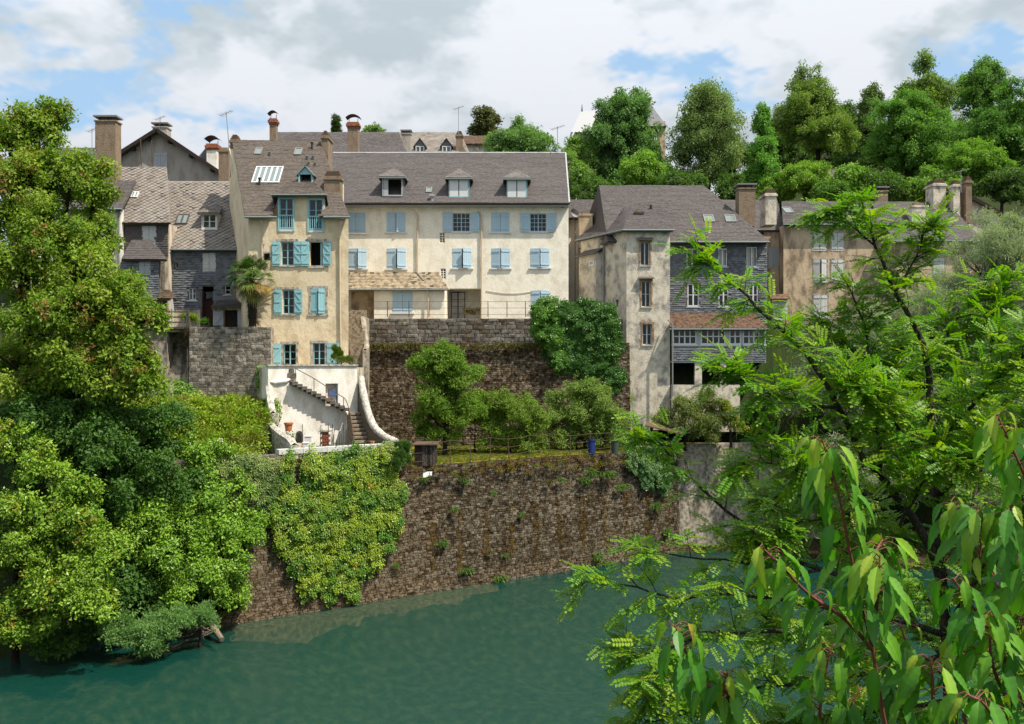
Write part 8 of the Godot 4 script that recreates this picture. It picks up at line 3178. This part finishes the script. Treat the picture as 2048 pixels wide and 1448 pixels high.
func build_small_things() -> void:
	aerial("tall thin aerial on the yellow house's left chimney", 459, 224, 300, 63.6, -7)
	aerial("aerial beside the pale back roof's end chimney", 917, 214, 268, 92.5)
	aerial("aerial left of the tall plain chimney", 184, 258, 318, 79)
	aerial("small aerial on the grey gable's chimney", 320, 234, 250, 75.5)
	aerial("aerial mast at the long building's right gable", 1115, 253, 340, 73.0)
	aerial("aerial between the clay-topped chimneys at right", 1922, 340, 385, 73.0)
	# dish aerials
	for k in [[1108, 310, 72.4, "grey dish aerial on the long building's gable"], [1148, 427, 73.0, "grey dish aerial above the cream back wall"]]:
		var c := at(k[0], k[1], k[2])
		var g := thing("dish_aerial", k[3], "dish", c)
		var b := MB.new()
		var ax := Vector3(0.5, 0.35, 0.8).normalized()
		b.tube([c, c + ax * 0.05, c + ax * 0.12], [0.06, 0.24, 0.36], 14, false)
		obj("dish", b, M.lead, g)
		var m := MB.new()
		m.tube([c, c + Vector3(0, -0.6, -0.2)], [0.025, 0.025], 6)
		m.tube([c + ax * 0.05, c + ax * 0.4], [0.012, 0.012], 5)
		obj("mount", m, M.steel, g)
	# white plate and cable on the mossy river wall
	var q2 := plane_through(quay(0.3042), quay(1.0), Vector3.UP)
	var r := box_on(q2, 844, 943, 862, 954)
	var sg := MB.new()
	sg.obox(q2, Vector3(r.position.x, r.position.y, 0.08), Vector3(r.end.x, r.end.y, 0.11))
	tag_mesh("white_plate", sg, M.plastic_white, "blank white plate fixed to the mossy river wall", "sign")
	for k in [[[806, 958], [838, 946], [875, 928], "upper black cable slanting up across the river wall"], [[822, 982], [842, 968], [868, 945], "lower black cable slanting up to the white plate"]]:
		var pts := []
		for j in 3:
			var c := pick(q2, k[j][0], k[j][1])
			pts.append(q2 * Vector3(c.x, c.y, 0.14))
		var b := MB.new()
		b.tube(smooth(pts, 4), [0.022, 0.022, 0.022, 0.022, 0.022, 0.022, 0.022, 0.022, 0.022], 6)
		tag_mesh("wall_cable", b, M.iron, k[3], "cable")
	# wooden balcony on the left
	var h := thing("wooden_balcony", "grey wooden balcony with plank rails over the dark passage", "balcony", at(340, 655, 58.2))
	var dk := MB.new()
	dk.box(Vector3(at(250, 0, 58.2).x, 14.1, -61.0), Vector3(at(378, 0, 58.2).x, 14.22, -57.2))
	obj("deck", dk, M.grey_wood, h)
	for k in [[375, 6], [312, 6], [258, 6]]:
		var b := MB.new()
		var x := at(k[0], 0, 57.4).x
		b.box(Vector3(x - 0.08, 14.22, -57.5), Vector3(x + 0.08, 15.25, -57.34))
		obj("post", b, M.grey_wood, h)
	for k in 3:
		var b := MB.new()
		b.box(Vector3(at(250, 0, 57.4).x, 14.45 + k * 0.3, -57.45), Vector3(at(372, 0, 57.4).x, 14.53 + k * 0.3, -57.39))
		obj("rail", b, M.grey_wood, h)
	shrub("yellow_bush", "lime-yellow potted bush behind the balcony rail", [[378, 638, 58.6, 20, 11]], {"a": Color(0.202, 0.329, 0.0121), "b": Color(0.24, 0.338, 0.022), "s": 0.16, "kinds": ["small"], "ground": 14.2, "r": 0.03})
	shrub("potted_plant", "small leafy potted plant beside the red door", [[410, 645, 58.4, 8, 8]], {"a": Color(0.072, 0.209, 0.0242), "b": Color(0.13, 0.299, 0.0363), "s": 0.14, "kinds": ["small"], "ground": 14.2, "r": 0.02})
	for k in [[411, 652, "weathered planter box left of the pair by the red door"], [431, 652, "weathered planter box right of the pair by the red door"]]:
		var p := at(k[0], k[1], 58.2)
		p.y = 14.2
		var b := MB.new()
		b.box(p + Vector3(-0.18, 0, -0.3), p + Vector3(0.18, 0.14, 0.0))
		tag_mesh("planter_box", b, M.grey_wood, k[2], "planter")
	var tg := MB.new()
	tg.box(Vector3(at(377, 0, 58).x, 13.0, -62.2), Vector3(at(541, 0, 58).x, 14.18, -57.3))
	structure("palm_terrace_ground", tg, M.earth)
	# lean-to shed with pale shutters by the palm
	var d := 60.4
	var t := front(d)
	var s := thing("lean_to_shed", "small rendered lean-to with open grey shutters behind the palm", "shed", at(460, 650, d))
	var wr := box_on(t, 426, 612, 500, 656)
	var dr := box_on(t, 448, 620, 475, 656)
	var wb := MB.new()
	wall(wb, t, wr, [dr], 0.2)
	wb.obox(t, Vector3(wr.position.x, wr.position.y, -1.5), Vector3(wr.position.x + 0.2, wr.end.y, -0.003))
	wb.obox(t, Vector3(dr.position.x - 0.1, dr.position.y, -0.7), Vector3(dr.end.x + 0.1, dr.end.y + 0.1, -0.6))
	obj("wall", wb, M.pale_render, s)
	var db := MB.new()
	db.obox(t, Vector3(dr.position.x, dr.position.y, -0.3), Vector3(dr.end.x, dr.end.y, -0.22))
	obj("door", db, M.dark_wood, s)
	shutter(s, t, dr.position.x - 0.03, dr.position.y, 0.55, dr.size.y - 0.05, -1.0, 8, M.grey_paint, "z")
	shutter(s, t, dr.end.x + 0.03, dr.position.y, 0.55, dr.size.y - 0.05, 1.0, 8, M.grey_paint, "z")
	roof(s, at(422, 613, d - 0.4), at(505, 606, d - 0.4), at(505, 588, d + 1.5), at(436, 602, d + 1.5), {"w": 0.24, "h": 0.16})
	# firewood and barrow in the passage of the long building
	var wp := at(945, 628, 68.6)
	var wg := thing("leaf_heap", "heap of yellow-brown cuttings in the cream building's passage", "heap", wp)
	var wh := []
	var cl := PackedColorArray()
	for k in 40:
		wh.append(oriented(wp + Vector3(rr(-0.55, 0.55), rr(0, 0.4), rr(-0.3, 0.3)), Vector3.UP, 0.2))
		cl.append(tint(Color(0.22, 0.15, 0.02), Color(0.14, 0.12, 0.02)))
	scatter("cuttings", clump("small"), M.leaf, wh, cl, wg)
